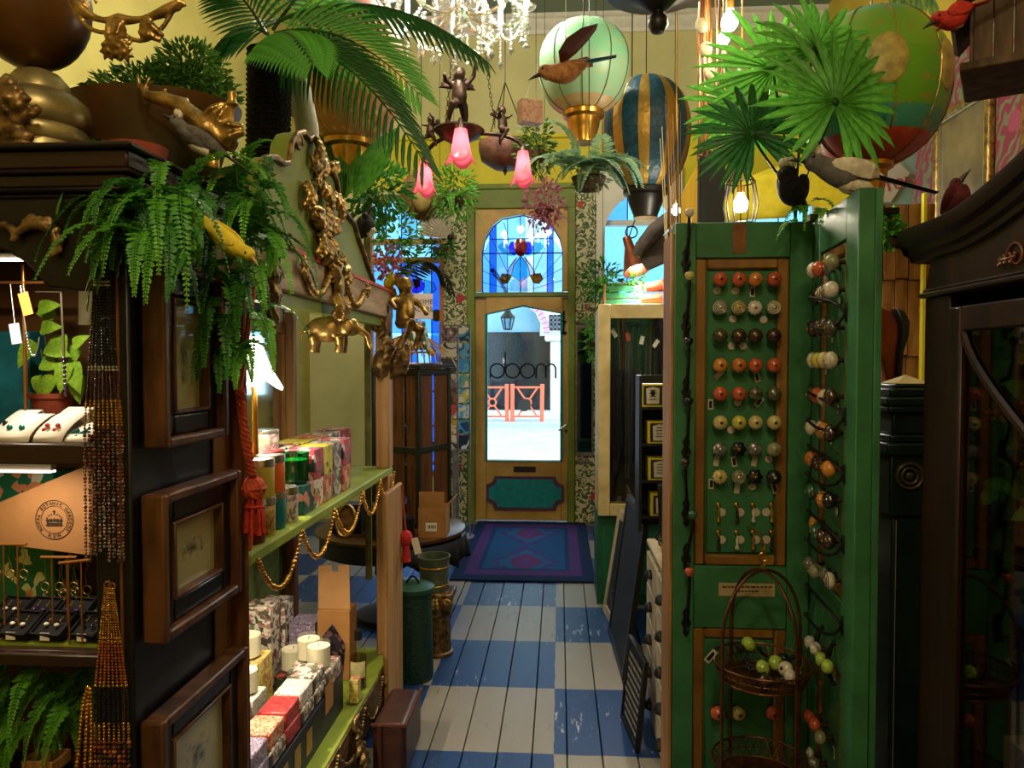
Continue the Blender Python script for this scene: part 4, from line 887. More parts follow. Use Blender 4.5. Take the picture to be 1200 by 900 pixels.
# beam and pediment, traced in the plane of the aisle face
zb0, zb1 = 1.635, 1.745
mb = MB(); mb.bb(SX-.06, SX, SY0, SY1+.02, zb0, zb1); mb.build('beam', M('limed_beam', '#b5a088', .6, 0, col2='#8a7458', scale=7, stretch=(4, .6, 4)), parent=su, bevel=.004)
mb = MB(); mb.bb(SX-.055, SX-.02, SY0, SY1, 1.60, zb0); mb.build('valance', m_olive, parent=su)
mb = MB(); mb.bb(SX+.0005, SX+.006, SY0, SY1+.02, zb1-.004, zb1+.008); mb.build('red_line', M('vermilion', '#b8482a', .5), parent=su)
pp = [(330, 292), (308, 270), (304, 215), (304, 190), (312, 184), (322, 185), (330, 192), (337, 191), (340, 168), (346, 157), (355, 155), (361, 164), (366, 160), (374, 172), (383, 192), (393, 210), (397, 235), (404, 250), (414, 262), (419, 280), (425, 296), (430, 312), (437, 330), (447, 341)]
pl = [sw(*p) for p in pp]; pl = [(p.y, p.z) for p in pl]; yb = pl[-1][0]
pl[-1] = (yb, zb1+.004); pl[0] = (SY0+.02, zb1+.004); pl.insert(1, (SY0+.02, 1.86))
m_ped = M('pediment_olive', '#727d2a', .5, 0, var=.15, scale=5, bump=.05)
mb = MB(); mb.prism(pl, .05, o=(SX-.002, 0, 0), u=(0, 1, 0), v=(0, 0, 1)); pdm = mb.build('pediment', m_ped, parent=su)
if max(v.co.x for v in pdm.data.vertices)+pdm.location.x > SX+.01: pdm.location.x -= .05
# gilt edging along the pediment and carved ornaments
mb = MB(); e = [Vector((SX+.004, p[0], p[1])) for p in pl[2:-1]]; mb.tube(e, .009, 8)
for p in ((312, 196), (350, 168)): c = sw(p[0], p[1], SX+.008); scroll(mb, c, .03, (0, 1, 0), (0, 0, 1), 1.3, .007)
mb.build('gilt_edge', m_goldd, parent=su, remesh=.004)
def carve(name, fn, m_=None, vox=.003):
    mb = MB(); fn(mb); return mb.build(name, m_ or m_gold, parent=su, remesh=vox)
def orn_a(mb):                              # tall leaf and flower spray near the peak
    for px, py, dx, dz, L, w_ in ((367, 200, .15, 1, .085, .03), (372, 205, .5, .7, .06, .03), (360, 215, -.3, -.8, .07, .03), (378, 215, .35, -1, .08, .03), (390, 225, .5, -1, .09, .03), (385, 200, .8, .5, .06, .02)):
        acanthus(mb, sw(px, py, SX+.006), (0, dx, dz), (1, 0, 0), L*1.1, w_*1.3, th=.008)
    rosette(mb, sw(372, 212, SX+.008), (1, 0, 0), .026); rosette(mb, sw(386, 222, SX+.008), (1, 0, 0), .02)
carve('carved_spray', orn_a)
def orn_b(mb):                              # central basket of flowers
    c = sw(378, 262, SX+.006); rnd = random.Random(3)
    for k in range(12): a = rnd.uniform(0, 2*pi); r_ = rnd.uniform(0, .045); rosette(mb, c+Vector((.012, r_*cos(a), r_*.9*sin(a))), (1, 0, 0), rnd.uniform(.022, .032), 6)
    for s_ in (-1, 1):
        acanthus(mb, c+Vector((.002, s_*.035, .0)), (0, s_, .15), (1, 0, 0), .08, .04, th=.008); scroll(mb, c+Vector((.006, s_*.085, -.01)), .024, (0, s_, 0), (0, 0, 1), 1.2, .006)
        acanthus(mb, c+Vector((.002, s_*.02, -.04)), (0, s_*.8, -1), (1, 0, 0), .08, .04, th=.008)
    acanthus(mb, c+Vector((.002, 0, -.045)), (0, 0, -1), (1, 0, 0), .07, .04, th=.008)
carve('carved_basket', orn_b)
def orn_c(mb):                              # mask and swags on the beam
    c = sw(396, 335, SX+.01); mb.ell(c, (.02, .035, .05), 12, 8)
    for s_ in (-1, 1):
        acanthus(mb, c+Vector((0, s_*.02, .02)), (0, s_, .6), (1, 0, 0), .08, .045, th=.008); scroll(mb, c+Vector((0, s_*.06, .055)), .025, (0, s_, 0), (0, 0, 1), 1.2, .007); acanthus(mb, c+Vector((0, s_*.02, -.03)), (0, s_*.4, -1), (1, 0, 0), .07, .04, th=.008)
        bead_string(mb, arc(c+Vector((0, s_*.08, .03)), c+Vector((0, s_*.32, .02)), .07, 12), .012, gap=.8, n=6, m=5)
        rosette(mb, c+Vector((.004, s_*.33, .02)), (1, 0, 0), .03)
    rosette(mb, c+Vector((.012, 0, .075)), (1, 0, 0), .03)
carve('carved_mask', orn_c)
# bead swags under the upper shelf edge
sg = thing('bead_garland', (SX+.012, SY0+.6, Z1-.03), 'gold bead garland looped along the upper olive shelf edge', 'garland'); ys = [1.64, 1.93, 2.22, 2.54, 2.80, 3.05]
for a, b in zip(ys, ys[1:]):
    mb = MB(); bead_string(mb, arc((SX+.012, a, Z1-.015), (SX+.012, b, Z1-.015), .105, 18), .0075, gap=.85, rnd=random.Random(1)); mb.build('swag', m_brass, parent=sg)
sg2 = thing('bead_garland', (SX+.018, SY0+.6, Z2-.14), 'gold bead garland looped along the lower olive shelf edge', 'garland')
for a, b in zip(ys, ys[1:]):
    mb = MB(); bead_string(mb, arc((SX+.018, a, Z2-.01), (SX+.018, b, Z2-.01), .09, 18), .007, gap=.85, rnd=random.Random(2)); mb.build('swag', m_goldd, parent=sg2)
def orn_d(mb):
    c = Vector((SX+.02, 2.42, Z2-.06))
    for s_ in (1, -1): scroll(mb, c+Vector((0, 0, s_*.05)), .035, (0, 1, 0), (0, 0, s_), 1.3, .01)
    acanthus(mb, c, (0, 0, -1), (1, 0, 0), .14, .05, th=.008); rosette(mb, c+Vector((.005, 0, .02)), (1, 0, 0), .035)
carve('carved_drop', orn_d, m_goldd, .004)
# --- goods
before = set(bpy.data.objects)
m_tin = {k: M('tin_'+k, c, .4, 0, var=.08, bump=0) for k, c in dict(olive='#b0a03c', orange='#c8601e', teal='#12606c', maroon='#5e1a1e', red='#b8401c').items()}
m_tin['floral'] = pattern('tin_floral', ['#b8b0a0', '#8a8078', '#c8c0b0', '#7a6068', '#a89c90'], 90); m_tin['brown'] = pattern('tin_brown', ['#8a6a34', '#a8843c', '#6a4a24', '#b89a4c'], 90)
def tin(p, r, h, kind, label, z0):
    """round tin with pressed silver lid; p = pixel of base centre"""
    c = Vector((p[0], p[1], z0)); t = thing('round_tin', c, label, 'tin', 'round candle tins')
    mb = MB(); mb.lathe([(0, 0), (r*.97, 0), (r, .002), (r, h*.78), (r*.985, h*.79), (0, h*.79)], 28, c=c); mb.build('tin_body', m_tin[kind], parent=t)
    mb = MB(); mb.lathe([(0, h*.79), (r*1.0, h*.79), (r*1.03, h*.8), (r*1.03, h*.96), (r*1.01, h*.99), (r*.9, h), (r*.88, h*.985), (0, h*.985)], 28, c=c); mb.build('lid', m_silver, parent=t)
    mb = MB(); mb.lathe([(r*1.002, h*.28), (r*1.002, h*.62)], 8, c=c, a0=-1.9, a1=-.9); mb.build('label', M('tin_label', '#c8bc88', .6, var=.1) if kind in ('floral', 'brown') else m_tin[kind], parent=t)
    return t
def onshelf(px, py, z): v = WZ(px, py, z); return (v.x, v.y)
r_, h_ = .035, .098
def yx(px, py, z=Z1): return onshelf(px, py, z)
y_ = 1.83
tin((SX-.045, 1.775), .032, h_, 'red', 'orange-red labelled tin at the near end of the shelf', Z1)
tin((SX-.045, 1.85), .032, h_, 'maroon', 'dark red labelled tin beside the orange-red tin', Z1)
tin((SX-.05, 1.925), .033, h_, 'brown', 'brown patterned tin under the yellow-labelled tin', Z1)
tin((SX-.055, 1.925), .036, h_, 'olive', 'yellow labelled silver-lidded tin on top of the brown patterned tin', Z1+h_)
tin((SX-.055, 2.005), .034, h_, 'teal', 'teal labelled tin under the orange tin', Z1)
tin((SX-.058, 2.005), .036, h_, 'orange', 'orange labelled silver-lidded tin on top of the teal tin', Z1+h_)
tin((SX-.05, 2.085), .034, h_, 'floral', 'pale floral tin standing beside the teal tin', Z1)
pats = dict(bee=pattern('box_bee', ['#0f4a44', '#0f4a44', '#0f4a44', '#0f4a44', '#c88474', '#14584e'], 26), pome=pattern('box_pomegranate', ['#d8d0c8', '#b84a5c', '#3a3038', '#c8566a', '#6a6a78', '#a82c34'], 42, kind='vor'), butter=pattern('box_butterfly', ['#2a2420', '#d8d0c0', '#c86a5a', '#8a9a50', '#a83a34', '#dcd4c4'], 46), leaf=pattern('box_leaf', ['#c8ba34', '#a8a030', '#d8cc50', '#48602c', '#c8ba34'], 30), grey=pattern('box_grey', ['#6a6060', '#b8b0a4', '#3a3438', '#8a7c78', '#cac2b4'], 60), coral=pattern('box_coral', ['#c86a44', '#a84a2c', '#d8a084', '#8a8058'], 40))
def giftbox(x0, x1, y0, y1, z0, h, pat, label, nm='gift_box', grp='boxed candles on the upper olive shelf', cat='box'):
    mb = MB(); mb.bb(x0, x1, y0, y1, z0, z0+h); return mb.build(nm, pats[pat] if isinstance(pat, str) else pat, label=label, cat=cat, group=grp, bevel=.002)
bx = .086
fr = SX-.025
cols_ = [('bee', None, 'teal box printed with pink bees under the green glass'), ('butter', 'pome', None), ('coral', 'leaf', None), ('grey', 'grey', None), ('coral', 'pome', None)]
desc = {'bee': 'dark teal bee-print box', 'butter': 'butterfly-print box', 'pome': 'white box printed with red pomegranates', 'leaf': 'yellow leaf-print box', 'grey': 'grey floral box', 'coral': 'coral leaf-print box'}
plc = ['standing next to the bee-print box', 'second along after the bee-print box', 'third along after the bee-print box', 'at the far end by the pine post']
y = 2.16
for i, (lo, hi, lb) in enumerate(cols_):
    giftbox(fr-bx, fr, y, y+bx, Z1, bx, lo, lb or f'{desc[lo]} {plc[i-1]}, bottom layer')
    if hi: giftbox(fr-bx, fr, y+.002, y+bx+.002, Z1+bx+.0005, bx*1.06, hi, f'{desc[hi]} {plc[i-1]}, top layer')
    else:
        c = Vector((fr-bx/2, y+bx/2, Z1+bx+.0005)); mb = MB(); mb.lathe([(0, 0), (.034, 0), (.039, .01), (.043, .09), (.041, .09), (.037, .014), (0, .012)], 28, c=c)
        gc = thing('glass_candle', c, 'emerald green glass candle standing on the bee-print box', 'candle'); mb.build('glass', glassmat('emerald_glass', '#8ad8ac', .1), parent=gc)
        mb = MB(); mb.lathe([(0, .013), (.0365, .014), (.039, .07), (0, .072)], 24, c=c); mb.build('wax', M('green_wax', '#1c8a4c', .4), parent=gc); mb = MB(); mb.tube([c+Vector((0, 0, .07)), c+Vector((0, 0, .082))], .001, 5); mb.build('wick', m_white, parent=gc)
    y += bx+.006+(.02 if i == 3 else 0)
y = 1.98
backs = [('bee', 2, 'first'), ('pome', 2, 'second'), ('butter', 2, 'third'), ('leaf', 2, 'fourth'), ('coral', 2, 'fifth'), ('grey', 2, 'sixth'), ('pome', 2, 'seventh')]
for i, (pt_, n_, o_) in enumerate(backs):
    for j in range(n_):
        x1 = fr-bx-.035-(i < 1)*.02
        giftbox(x1-.1, x1, y, y+.13, Z1+j*(bx+.0005), bx, pt_, f'{desc[pt_]} in the back row, {o_} from the tins, {"top" if j else "bottom"} layer')
    y += .145 if i else .23
giftbox(-1.0, -.93, 2.02, 2.09, Z1+2*bx+.001, .075, 'leaf', 'small yellow lemon-print box standing alone on the back row', grp=None)
tin((-.9, 2.32), .04, .06, 'floral', 'flat silver-lidded floral tin on the back row boxes', Z1+2*bx+.001)
m_pg = M('pale_green_card', '#9aa88a', .6, var=.06)
for k, (x0, y0, h) in enumerate(((-1.13, 1.86, .36), (-1.04, 1.9, .3))):
    t = thing('tall_carton', (x0+.04, y0+.035, Z1), ['tall pale green carton with white label nearest the mirror', 'pale green carton with white label in front of the taller one'][k], 'box'); mb = MB(); mb.bb(x0, x0+.08, y0, y0+.07, Z1, Z1+h); mb.build('carton', m_pg, parent=t, bevel=.002)
    mb = MB(); mb.bb(x0+.02, x0+.06, y0-.0012, y0-.0002, Z1+h*.55, Z1+h*.9); mb.build('label', m_white, parent=t)
# lamp with white tulip shade standing among the cartons
lc = sw(316, 470, -.86); lp_ = thing('shelf_lamp', (lc.x, lc.y, Z1), 'glowing white lily shaped lamp standing behind the tins', 'lamp')
lx, ly = lc.x, lc.y
mb = MB(); mb.lathe([(0, 0), (.05, 0), (.052, .012), (.012, .02), (.008, .36), (.014, .37), (0, .37)], 20, c=(lx, ly, Z1)); mb.build('base', m_brass, parent=lp_)
mb = MB(); prof = []
m_lily = emitmat('lily_glass', '#fff6ea', 3.2); n = 24; vs = []; rows = 8
for j in range(rows+1):
    t = j/rows
    for i in range(n):
        a = 2*pi*i/n; r = .02+.05*t**1.6*(1+.22*cos(3*a)*t); vs.append((lx+r*cos(a), ly+r*sin(a), Z1+.30+.15*(1-t)*0+.13*t+.02*t*cos(3*a)))
mb.add([(v[0], v[1], 2*(Z1+.405)-v[2]+.0) for v in vs], [(j*n+i, j*n+(i+1) % n, (j+1)*n+(i+1) % n, (j+1)*n+i) for j in range(rows) for i in range(n)]); mb.build('shade', m_lily, parent=lp_, solid=.003)
light('shelf_bulb', (lx+.01, ly, Z1+.36), 6, (1, .86, .66), .03, lp_)
# under-shelf lamps over the lower shelf
for k, y in enumerate((1.9, 2.35)):
    t = thing('under_shelf_lamp', (SX-.2, y, Z1-.05), ['small round lamp beneath the upper olive shelf above the soap stacks', 'small round lamp beneath the upper olive shelf above the jar candles'][k], 'lamp', 'lamps under the upper shelf'); mb = MB(); mb.lathe([(0, 0), (.022, 0), (.03, .022), (0, .022)], 16, c=(SX-.2, y, Z1-.05)); mb.build('housing', m_silver, parent=t); mb = MB(); mb.lathe([(0, -.002), (.02, -.002), (.02, 0), (0, 0)], 16, c=(SX-.2, y, Z1-.05)); mb.build('lens', emitmat('lamp_white', '#fff0d8', 12), parent=t)
    light('downlight', (SX-.2, y, Z1-.056), 16, (1, .84, .62), .02, t, spot=130, aim=(SX-.14, y+.06, Z2))
for o in set(bpy.data.objects)-before:
    if o.parent is None: o.matrix_basis = Matrix.Translation((0, -.11, 0))@o.matrix_basis
# hanging gold elephant
el = thing('elephant_ornament', sw(384, 398, SX-.04), 'shiny gold elephant ornament hanging by a ribbon under the beam', 'ornament'); ec = sw(384, 386, SX-.04)
mb = MB(); mb.mat(Matrix.Translation(ec)@Matrix.Rotation(-1.35,4,'Z')); mb.ell((0,0,0), (.032, .07, .042), 16, 10); mb.ell(Vector((0, .075, .008)), (.024, .03, .03), 12, 8); mb.tube([Vector((0, .1, 0)), Vector((0, .125, -.02)), Vector((0, .13, -.05)), Vector((0, .14, -.065))], [.014, .011, .008, .006], 8)
for yy, xx in ((-.045, .016), (-.04, -.016), (.035, .016), (.045, -.016)): mb.tube([Vector((xx, yy, -.02)), Vector((xx, yy+.004, -.05)), Vector((xx, yy, -.075))], [.019, .014, .015], 8)
for s_ in (-1, 1): mb.ell(Vector((s_*.024, .062, .006)), (.006, .018, .026), 10, 6)
mb.tube([Vector((0, -.068, .01)), Vector((0, -.08, -.02)), Vector((0, -.08, -.04))], .004, 6); mb.M = Matrix(); mb.build('figure', m_gold, parent=el, remesh=.004)
mb = MB(); a = ec+Vector((0, -.01, .04)); mb.box(a+Vector((0, 0, .07)), (.002, .012, .15), rot=(.12, 0, 0)); mb.tube([a, (SX-.04, a.y-.01, zb0)], .0012, 4); mb.build('ribbon', m_white, parent=el)
# red rope and tassel at the cabinet edge
rt = thing('rope_tassel', (SX+.02, 1.66, 1.0), 'thick red rope with knotted tassel hanging between cabinet and shelves', 'tassel'); m_rope = M('red_rope', '#a8401f', .75, 0, var=.3, scale=60, bump=.3)
def rtp(px, py): return sw(px, py, SX+.03)
ctr = bez(rtp(281, 455), rtp(284, 490), rtp(289, 530), rtp(296, 558), 40); mb = MB()
for k in range(3): mb.tube([p+Vector((.005*cos(i*.9+k*2.1), .005*sin(i*.9+k*2.1), 0)) for i, p in enumerate(ctr)], .006, 6)
mb.tube([rtp(281, 455), (SX+.02, SY0-.005, 1.64)], .006, 6); mb.build('rope', m_rope, parent=rt)
kc = rtp(298, 572); mb = MB(); mb.ell(kc, (.024, .026, .026), 14, 10)
for k in range(6): mb.torus(kc, .024, .0045, rot=(k*.52, k*.9, .3*k), n=20, m=5)
mb.build('knot', m_rope, parent=rt)
mb = MB(); rnd = random.Random(2)
for k in range(46):
    a = rnd.uniform(0, 2*pi); r = .019*math.sqrt(rnd.random()); mb.tube([kc+Vector((r*.7*cos(a), r*.7*sin(a), -.02)), kc+Vector((r*1.1*cos(a), r*1.1*sin(a), -.06)), kc+Vector((r*1.25*cos(a), r*1.25*sin(a), -.095-.01*rnd.random()))], .003, 4)
mb.torus(kc+Vector((0, 0, -.04)), .017, .004, n=16, m=5); mb.build('tassel_fringe', M('red_fringe', '#a82c18', .8, 0, var=.3, scale=60), parent=rt)
before = set(bpy.data.objects)
# --- lower shelf: soaps, candles, cartons
soap = {k: pattern('soap_'+k, v, 55, .4, kind=kd) for k, v, kd in (('white', ['#c8c0b0', '#e0d8cc', '#8a7c74', '#d8d0c4'], 'n'), ('orange', ['#d0a888', '#b85a2c', '#d8b494', '#a84a24'], 'n'), ('mauve', ['#7a6a80', '#988aa0', '#5c4c64', '#a89ab0'], 'n'), ('green', ['#283020', '#3a4428', '#8a3a34', '#1c2418'], 'vor'), ('red', ['#a82c2c', '#8a2024', '#b84038'], 'n'), ('lilac', ['#b0a8b8', '#d8d0d8', '#8a8098'], 'n'), ('floral', ['#c8c0ac', '#5a5c48', '#a87a70', '#d8d0c0', '#48443c'], 'vor'), ('yellow', ['#d0c060', '#e0d488', '#b0a040', '#c86a5a'], 'n'))}
def soapbox(px, py, z0, w, d, h, kind, label, rz=0):
    """front right bottom corner at a pixel; w across, d along the aisle"""
    v = WZ(px, py, z0); mb = MB(); mb.at((v.x, v.y, z0), (0, 0, rz)); mb.bb(-w, 0, 0, d, 0, h); mb.M = Matrix()
    return mb.build('wrapped_soap', soap[kind], label=label, cat='soap', group='wrapped soaps on the lower shelf', bevel=.005, seg=2)
zs = Z2; hb_ = .048
navy = M('navy_card', '#0c1020', .45, var=.2)
nb = thing('display_tray', (SX-.09, 2.1, Z2), 'long navy display tray with gold framed labels on the lower shelf', 'tray')
mb = MB(); mb.bb(SX-.20, SX-.055, 1.74, 2.62, Z2, Z2+.13); mb.build('tray_body', navy, parent=nb, bevel=.002)
for k in range(5):
    yy = 1.84+k*.1; mb = MB(); mb.bb(SX-.0548, SX-.0535, yy, yy+.05, Z2+.03, Z2+.10); mb.build('gold_label', M('gold_print', '#a8803c', .4, .3), parent=nb)
mb = MB(); mb.bb(SX-.055, SX-.053, 2.42, 2.5, Z2+.07, Z2+.16); mb.build('price_card', m_card, parent=nb)
ZT = Z2+.1305
k = 0
rows_ = [(1.745, ['green', 'green'], 'green rose-print'), (1.865, ['mauve', 'mauve'], 'mauve'), (1.985, ['floral', 'orange'], 'orange'), (2.105, ['red', 'red'], 'red'), (2.225, ['floral', 'white'], 'white'), (2.345, ['floral', 'floral'], 'small floral')]
for i, (y0, kinds, nm) in enumerate(rows_):
    for j, kd in enumerate(kinds):
        mb = MB(); x1 = SX-.062-.004*j; mb.bb(x1-.085, x1, y0+.003, y0+.113, ZT+j*(hb_+.0006), ZT+j*(hb_+.0006)+hb_)
        mb.build('wrapped_soap', soap[kd], label=f'{kd} wrapped soap bar in the {ORD[i]} stack along the navy tray, {"upper" if j else "lower"}', cat='soap', group='wrapped soaps on the navy tray', bevel=.006, seg=2)
br = [(1.80, ['white', 'white', 'lilac', 'lilac', 'lilac']), (1.92, ['white', 'white', 'red', 'white']), (2.04, ['red', 'orange', 'floral', 'lilac']), (2.16, ['lilac', 'white', 'orange']), (2.28, ['yellow', 'floral', 'white'])]
for i, (y0, kinds) in enumerate(br):
    for j, kd in enumerate(kinds):
        mb = MB(); x1 = SX-.225-.006*j; h2 = .058; mb.bb(x1-.1, x1, y0, y0+.11, Z2+j*(h2+.0006), Z2+j*(h2+.0006)+h2)
        mb.build('soap_box', soap[kd], label=f'{kd} printed soap box in the {ORD[i]} rear pile, {ORD[j]} layer up', cat='box', group='soap boxes behind the navy tray', bevel=.003)
def candle(x, y, z, r, h, label):
    c = Vector((x, y, z)); t = thing('jar_candle', c, label, 'candle', 'white jar candles'); mb = MB(); mb.lathe([(0, 0), (r, 0), (r, h), (r*.95, h), (r*.95, .008), (0, .008)], 28, c=c); mb.build('jar', m_clear, parent=t)
    mb = MB(); mb.lathe([(0, .009), (r*.94, .009), (r*.94, h*.86), (r*.5, h*.85), (0, h*.85)], 28, c=c); mb.build('wax', M('ivory_wax', '#e2d9bd', .5, 0, var=.04), parent=t); mb = MB(); mb.tube([c+Vector((0, 0, h*.85)), c+Vector((.002, 0, h*.97))], .0012, 5); mb.build('wick', m_black, parent=t)
candle(SX-.285, 2.335, Z2+.1765, .042, .085, 'white jar candle on the yellow floral box')
mb = MB(); mb.bb(SX-.2, SX-.06, 2.47, 2.61, ZT, ZT+.06); mb.build('gift_box', soap['floral'], label='flat floral box carrying two white jar candles', cat='box', bevel=.002)
candle(SX-.105, 2.51, ZT+.0605, .04, .085, 'white jar candle on the flat floral box, closer to the aisle edge'); candle(SX-.16, 2.57, ZT+.0605, .04, .085, 'white jar candle on the flat floral box, closer to the back')
mb = MB(); mb.bb(SX-.42, SX-.3, 2.46, 2.60, Z2, Z2+.21); mb.build('gift_box', soap['yellow'], label='tall yellow floral box carrying a white jar candle', cat='box', bevel=.002)
candle(SX-.36, 2.53, Z2+.2105, .048, .09, 'white jar candle raised on the tall yellow box')
candle(SX-.27, 2.72, Z2+.0905, .045, .09, 'white jar candle on a dark floral box beside the kraft carton')
mb = MB(); mb.bb(SX-.32, SX-.2, 2.66, 2.78, Z2, Z2+.09); mb.build('gift_box', soap['green'], label='dark floral box under a white jar candle', cat='box', bevel=.002)
for k, (x0, y0, h, pt_) in enumerate(((SX-.44, 2.68, .33, 'floral'), (SX-.44, 2.82, .30, 'floral'), (SX-.33, 2.84, .22, 'mauve'))):
    mb = MB(); mb.bb(x0, x0+.1, y0, y0+.1, Z2, Z2+h); mb.build('tall_carton', soap[pt_], label=['tall pale floral carton behind the candles', 'pale floral carton by the far back post', 'mauve carton in front of the pale cartons'][k], cat='box', bevel=.002)
kc_ = thing('kraft_carton', (SX-.16, 2.88, Z2), 'brown kraft carton with dark flower print and raised lid flap', 'box')
mb = MB(); mb.bb(SX-.22, SX-.095, 2.84, 2.94, Z2, Z2+.27); mb.build('carton', m_card, parent=kc_, bevel=.002)
mb = MB(); p0 = (SX-.222, 2.86, Z2+.271); mb.prism([(0, 0), (.125, 0), (.122, .17), (.08, .17), (.08, .145), (.055, .145), (.055, .17), (.003, .165)], .003, o=p0); mb.build('flap', M('kraft_pale', '#b98a58', .7, var=.06), parent=kc_)
mb = MB(); mb.prism([(.01, .01), (.09, .01), (.1, .12), (.05, .2), (.01, .15)], .001, o=(SX-.21, 2.8385, Z2+.02)); mb.build('flower_print', pattern('dark_flower', ['#1a1418', '#2c2430', '#6a4a50', '#141014'], 50), parent=kc_)
ob = thing('oil_bottle', (SX-.05, 2.80, Z2), 'clear bottle of pale yellow oil with dark cap and petals', 'bottle'); c = Vector((SX-.045, 2.78, Z2)); mb = MB(); mb.lathe([(0, 0), (.03, 0), (.032, .004), (.032, .14), (.012, .165), (.012, .185), (0, .185)], 24, c=c); mb.build('glass', m_clear, parent=ob)
mb = MB(); mb.lathe([(0, .005), (.0295, .006), (.0295, .125), (0, .126)], 20, c=c); mb.build('oil', glassmat('yellow_oil', '#d8c864', .05), parent=ob); mb = MB(); mb.lathe([(0, .184), (.014, .184), (.014, .22), (0, .22)], 16, c=c); mb.build('cap', m_black, parent=ob)
mb = MB(); rnd = random.Random(6)
for _ in range(16): mb.ell(c+Vector((rnd.uniform(-.02, .02), rnd.uniform(-.02, .02), .012+rnd.random()*.03)), (.007, .006, .003), 6, 4, rot=(rnd.random()*3, rnd.random()*3, 0))
mb.build('petals', M('dried_petal', '#5a2a1c', .8), parent=ob); mb = MB(); mb.lathe([(.0323, .05), (.0323, .11)], 8, c=c, a0=-2.4, a1=-.4); mb.build('label', M('bottle_label', '#cfc48e', .6), parent=ob)
gb = thing('glass_jar', (SX-.04, 2.56, Z2), 'square glass jar holding a small yellow box on the shelf edge', 'jar'); x0 = SX-.045
mb = MB(); mb.bb(x0-.004, x0+.04, 2.64, 2.70, Z2, Z2+.10); mb.build('glass', m_clear, parent=gb, bevel=.002); mb = MB(); mb.bb(x0+.002, x0+.034, 2.65, 2.69, Z2+.004, Z2+.085); mb.build('inner_box', soap['yellow'], parent=gb)
for o in set(bpy.data.objects)-before:
    if o.parent is None: o.matrix_basis = Matrix.Translation((0, -.1, 0))@o.matrix_basis
# gilt cherub bracket on the far post
def cherub(parent, mat, c, h, face=(0, -1), name='figure', wings=True, vox=.006, seed=0, arm=((.3, .9), (.6, -.2)), legs=((.1, -.2), (.35, .15))):
    """small winged child: one continuous surface"""
    c = Vector(c); f = Vector((face[0], face[1], 0)).normalized(); s = Vector((-f.y, f.x, 0)); z = Vector((0, 0, 1)); mb = MB()
    P = lambda a, b, d: c+s*(a*h)+f*(b*h)+z*(d*h)
    mb.ell(P(0, .02, .86), (.105*h, .11*h, .125*h), 14, 10)
    for k in range(9): a = k*.75; mb.ell(P(.085*cos(a), -.03+.085*sin(a)*.6, .92+.03*sin(3*a)), .045*h, 8, 6)
    mb.ell(P(0, .12, .85), (.02*h, .02*h, .025*h), 6, 5); mb.ell(P(0, .085, .80), (.05*h, .04*h, .03*h), 8, 6)
    mb.tube([P(0, 0, .36), P(0, .03, .48), P(0, .02, .6), P(0, 0, .70), P(0, 0, .78)], [.12*h, .135*h, .125*h, .11*h, .05*h], 12)
    for k, (sd, hip) in enumerate(((1, legs[0]), (-1, legs[1]))):
        kn = P(sd*(.09+abs(hip[0])*.2), .12+hip[1], .2+max(0, hip[1])*.5); ft = P(sd*(.1+hip[0]*.3), -.02+hip[1]*.6, .02); mb.tube([P(sd*.07, 0, .36), kn, kn.lerp(ft, .5), ft], [.085*h, .07*h, .05*h, .04*h], 10); mb.ell(ft+f*.04*h, (.04*h, .06*h, .03*h), 8, 6)
    for sd, (ao, az) in ((1, arm[0]), (-1, arm[1])):
        sh = P(sd*.11, 0, .69); el_ = sh+s*(sd*.13*h)+f*(.05*h)+z*(az*.12*h); ha = el_+s*(sd*ao*.1*h)+f*(.12*h)+z*(az*.16*h); mb.tube([sh, el_, ha], [.055*h, .045*h, .035*h], 8); mb.ell(ha, .042*h, 8, 6)
    if wings:
        for sd in (-1, 1):
            for k in range(5): a = .3+k*.28; mb.tube([P(sd*.05, -.1, .66), P(sd*(.05+.16*cos(a)), -.16, .66+.16*sin(a)), P(sd*(.05+.3*cos(a*.9)), -.2, .66+.32*sin(a*.9)-.05)], [.03*h, .045*h, .012*h], 6)
    return mb.build(name, mat, parent=parent, remesh=vox)
chb = W(470, 442, 3.08); chh = W(470, 328, 3.08).z-chb.z
chr_ = thing('cherub_bracket', chb, 'polished gold cherub bracket on the far corner post of the shelves', 'statue')
cherub(chr_, m_gold, W(474, 410, 3.06), .31, (.7, -.7), legs=((.1, .12), (.3, .28)), vox=.006, arm=((.0, -.7), (.1, -.5)))
mb = MB(); c = W(462, 440, 3.06)
acanthus(mb, c, (.3, 0, 1), (.5, -.8, 0), .13, .06, th=.012); scroll(mb, c+Vector((-.01, -.02, .02)), .05, (.7, .7, 0), (0, 0, 1), 1.3, .014); acanthus(mb, W(447, 425, 3.03), (0, 0, -1), (.7, -.7, 0), .1, .05, th=.01)
mb.build('scroll_base', m_goldd, parent=chr_, remesh=.006)
def orn_e(mb):
    c = W(441, 378, 2.98)
    mb.ell(c, (.035, .03, .04), 10, 8); acanthus(mb, c+Vector((.02, 0, .02)), (0, 0, 1), (1, -.3, 0), .07, .04, th=.009); acanthus(mb, c+Vector((.02, 0, -.02)), (0, 0, -1), (1, -.3, 0), .16, .05, th=.011); mb.ell(c+Vector((.02, 0, -.17)), (.04, .035, .06), 10, 8)
carve('carved_bracket', orn_e, m_goldd, .005)
# carved gilt post top beside the fern, near end
def orn_f(mb):
    for py, r in ((300, .03), (318, .035), (336, .03), (352, .028), (368, .03)): mb.ell(sw(318, py, SX-.0), (r*.8, r, r*.8), 10, 8)
    for py in (305, 330, 355): acanthus(mb, sw(318, py, SX+.02), (0, .3, -1), (1, 0, 0), .06, .03)
    scroll(mb, sw(325, 300, SX+.02), .04, (0, 1, 0), (0, 0, 1), 1.2, .009)
carve('carved_post_cap', orn_f, m_goldd, .004)
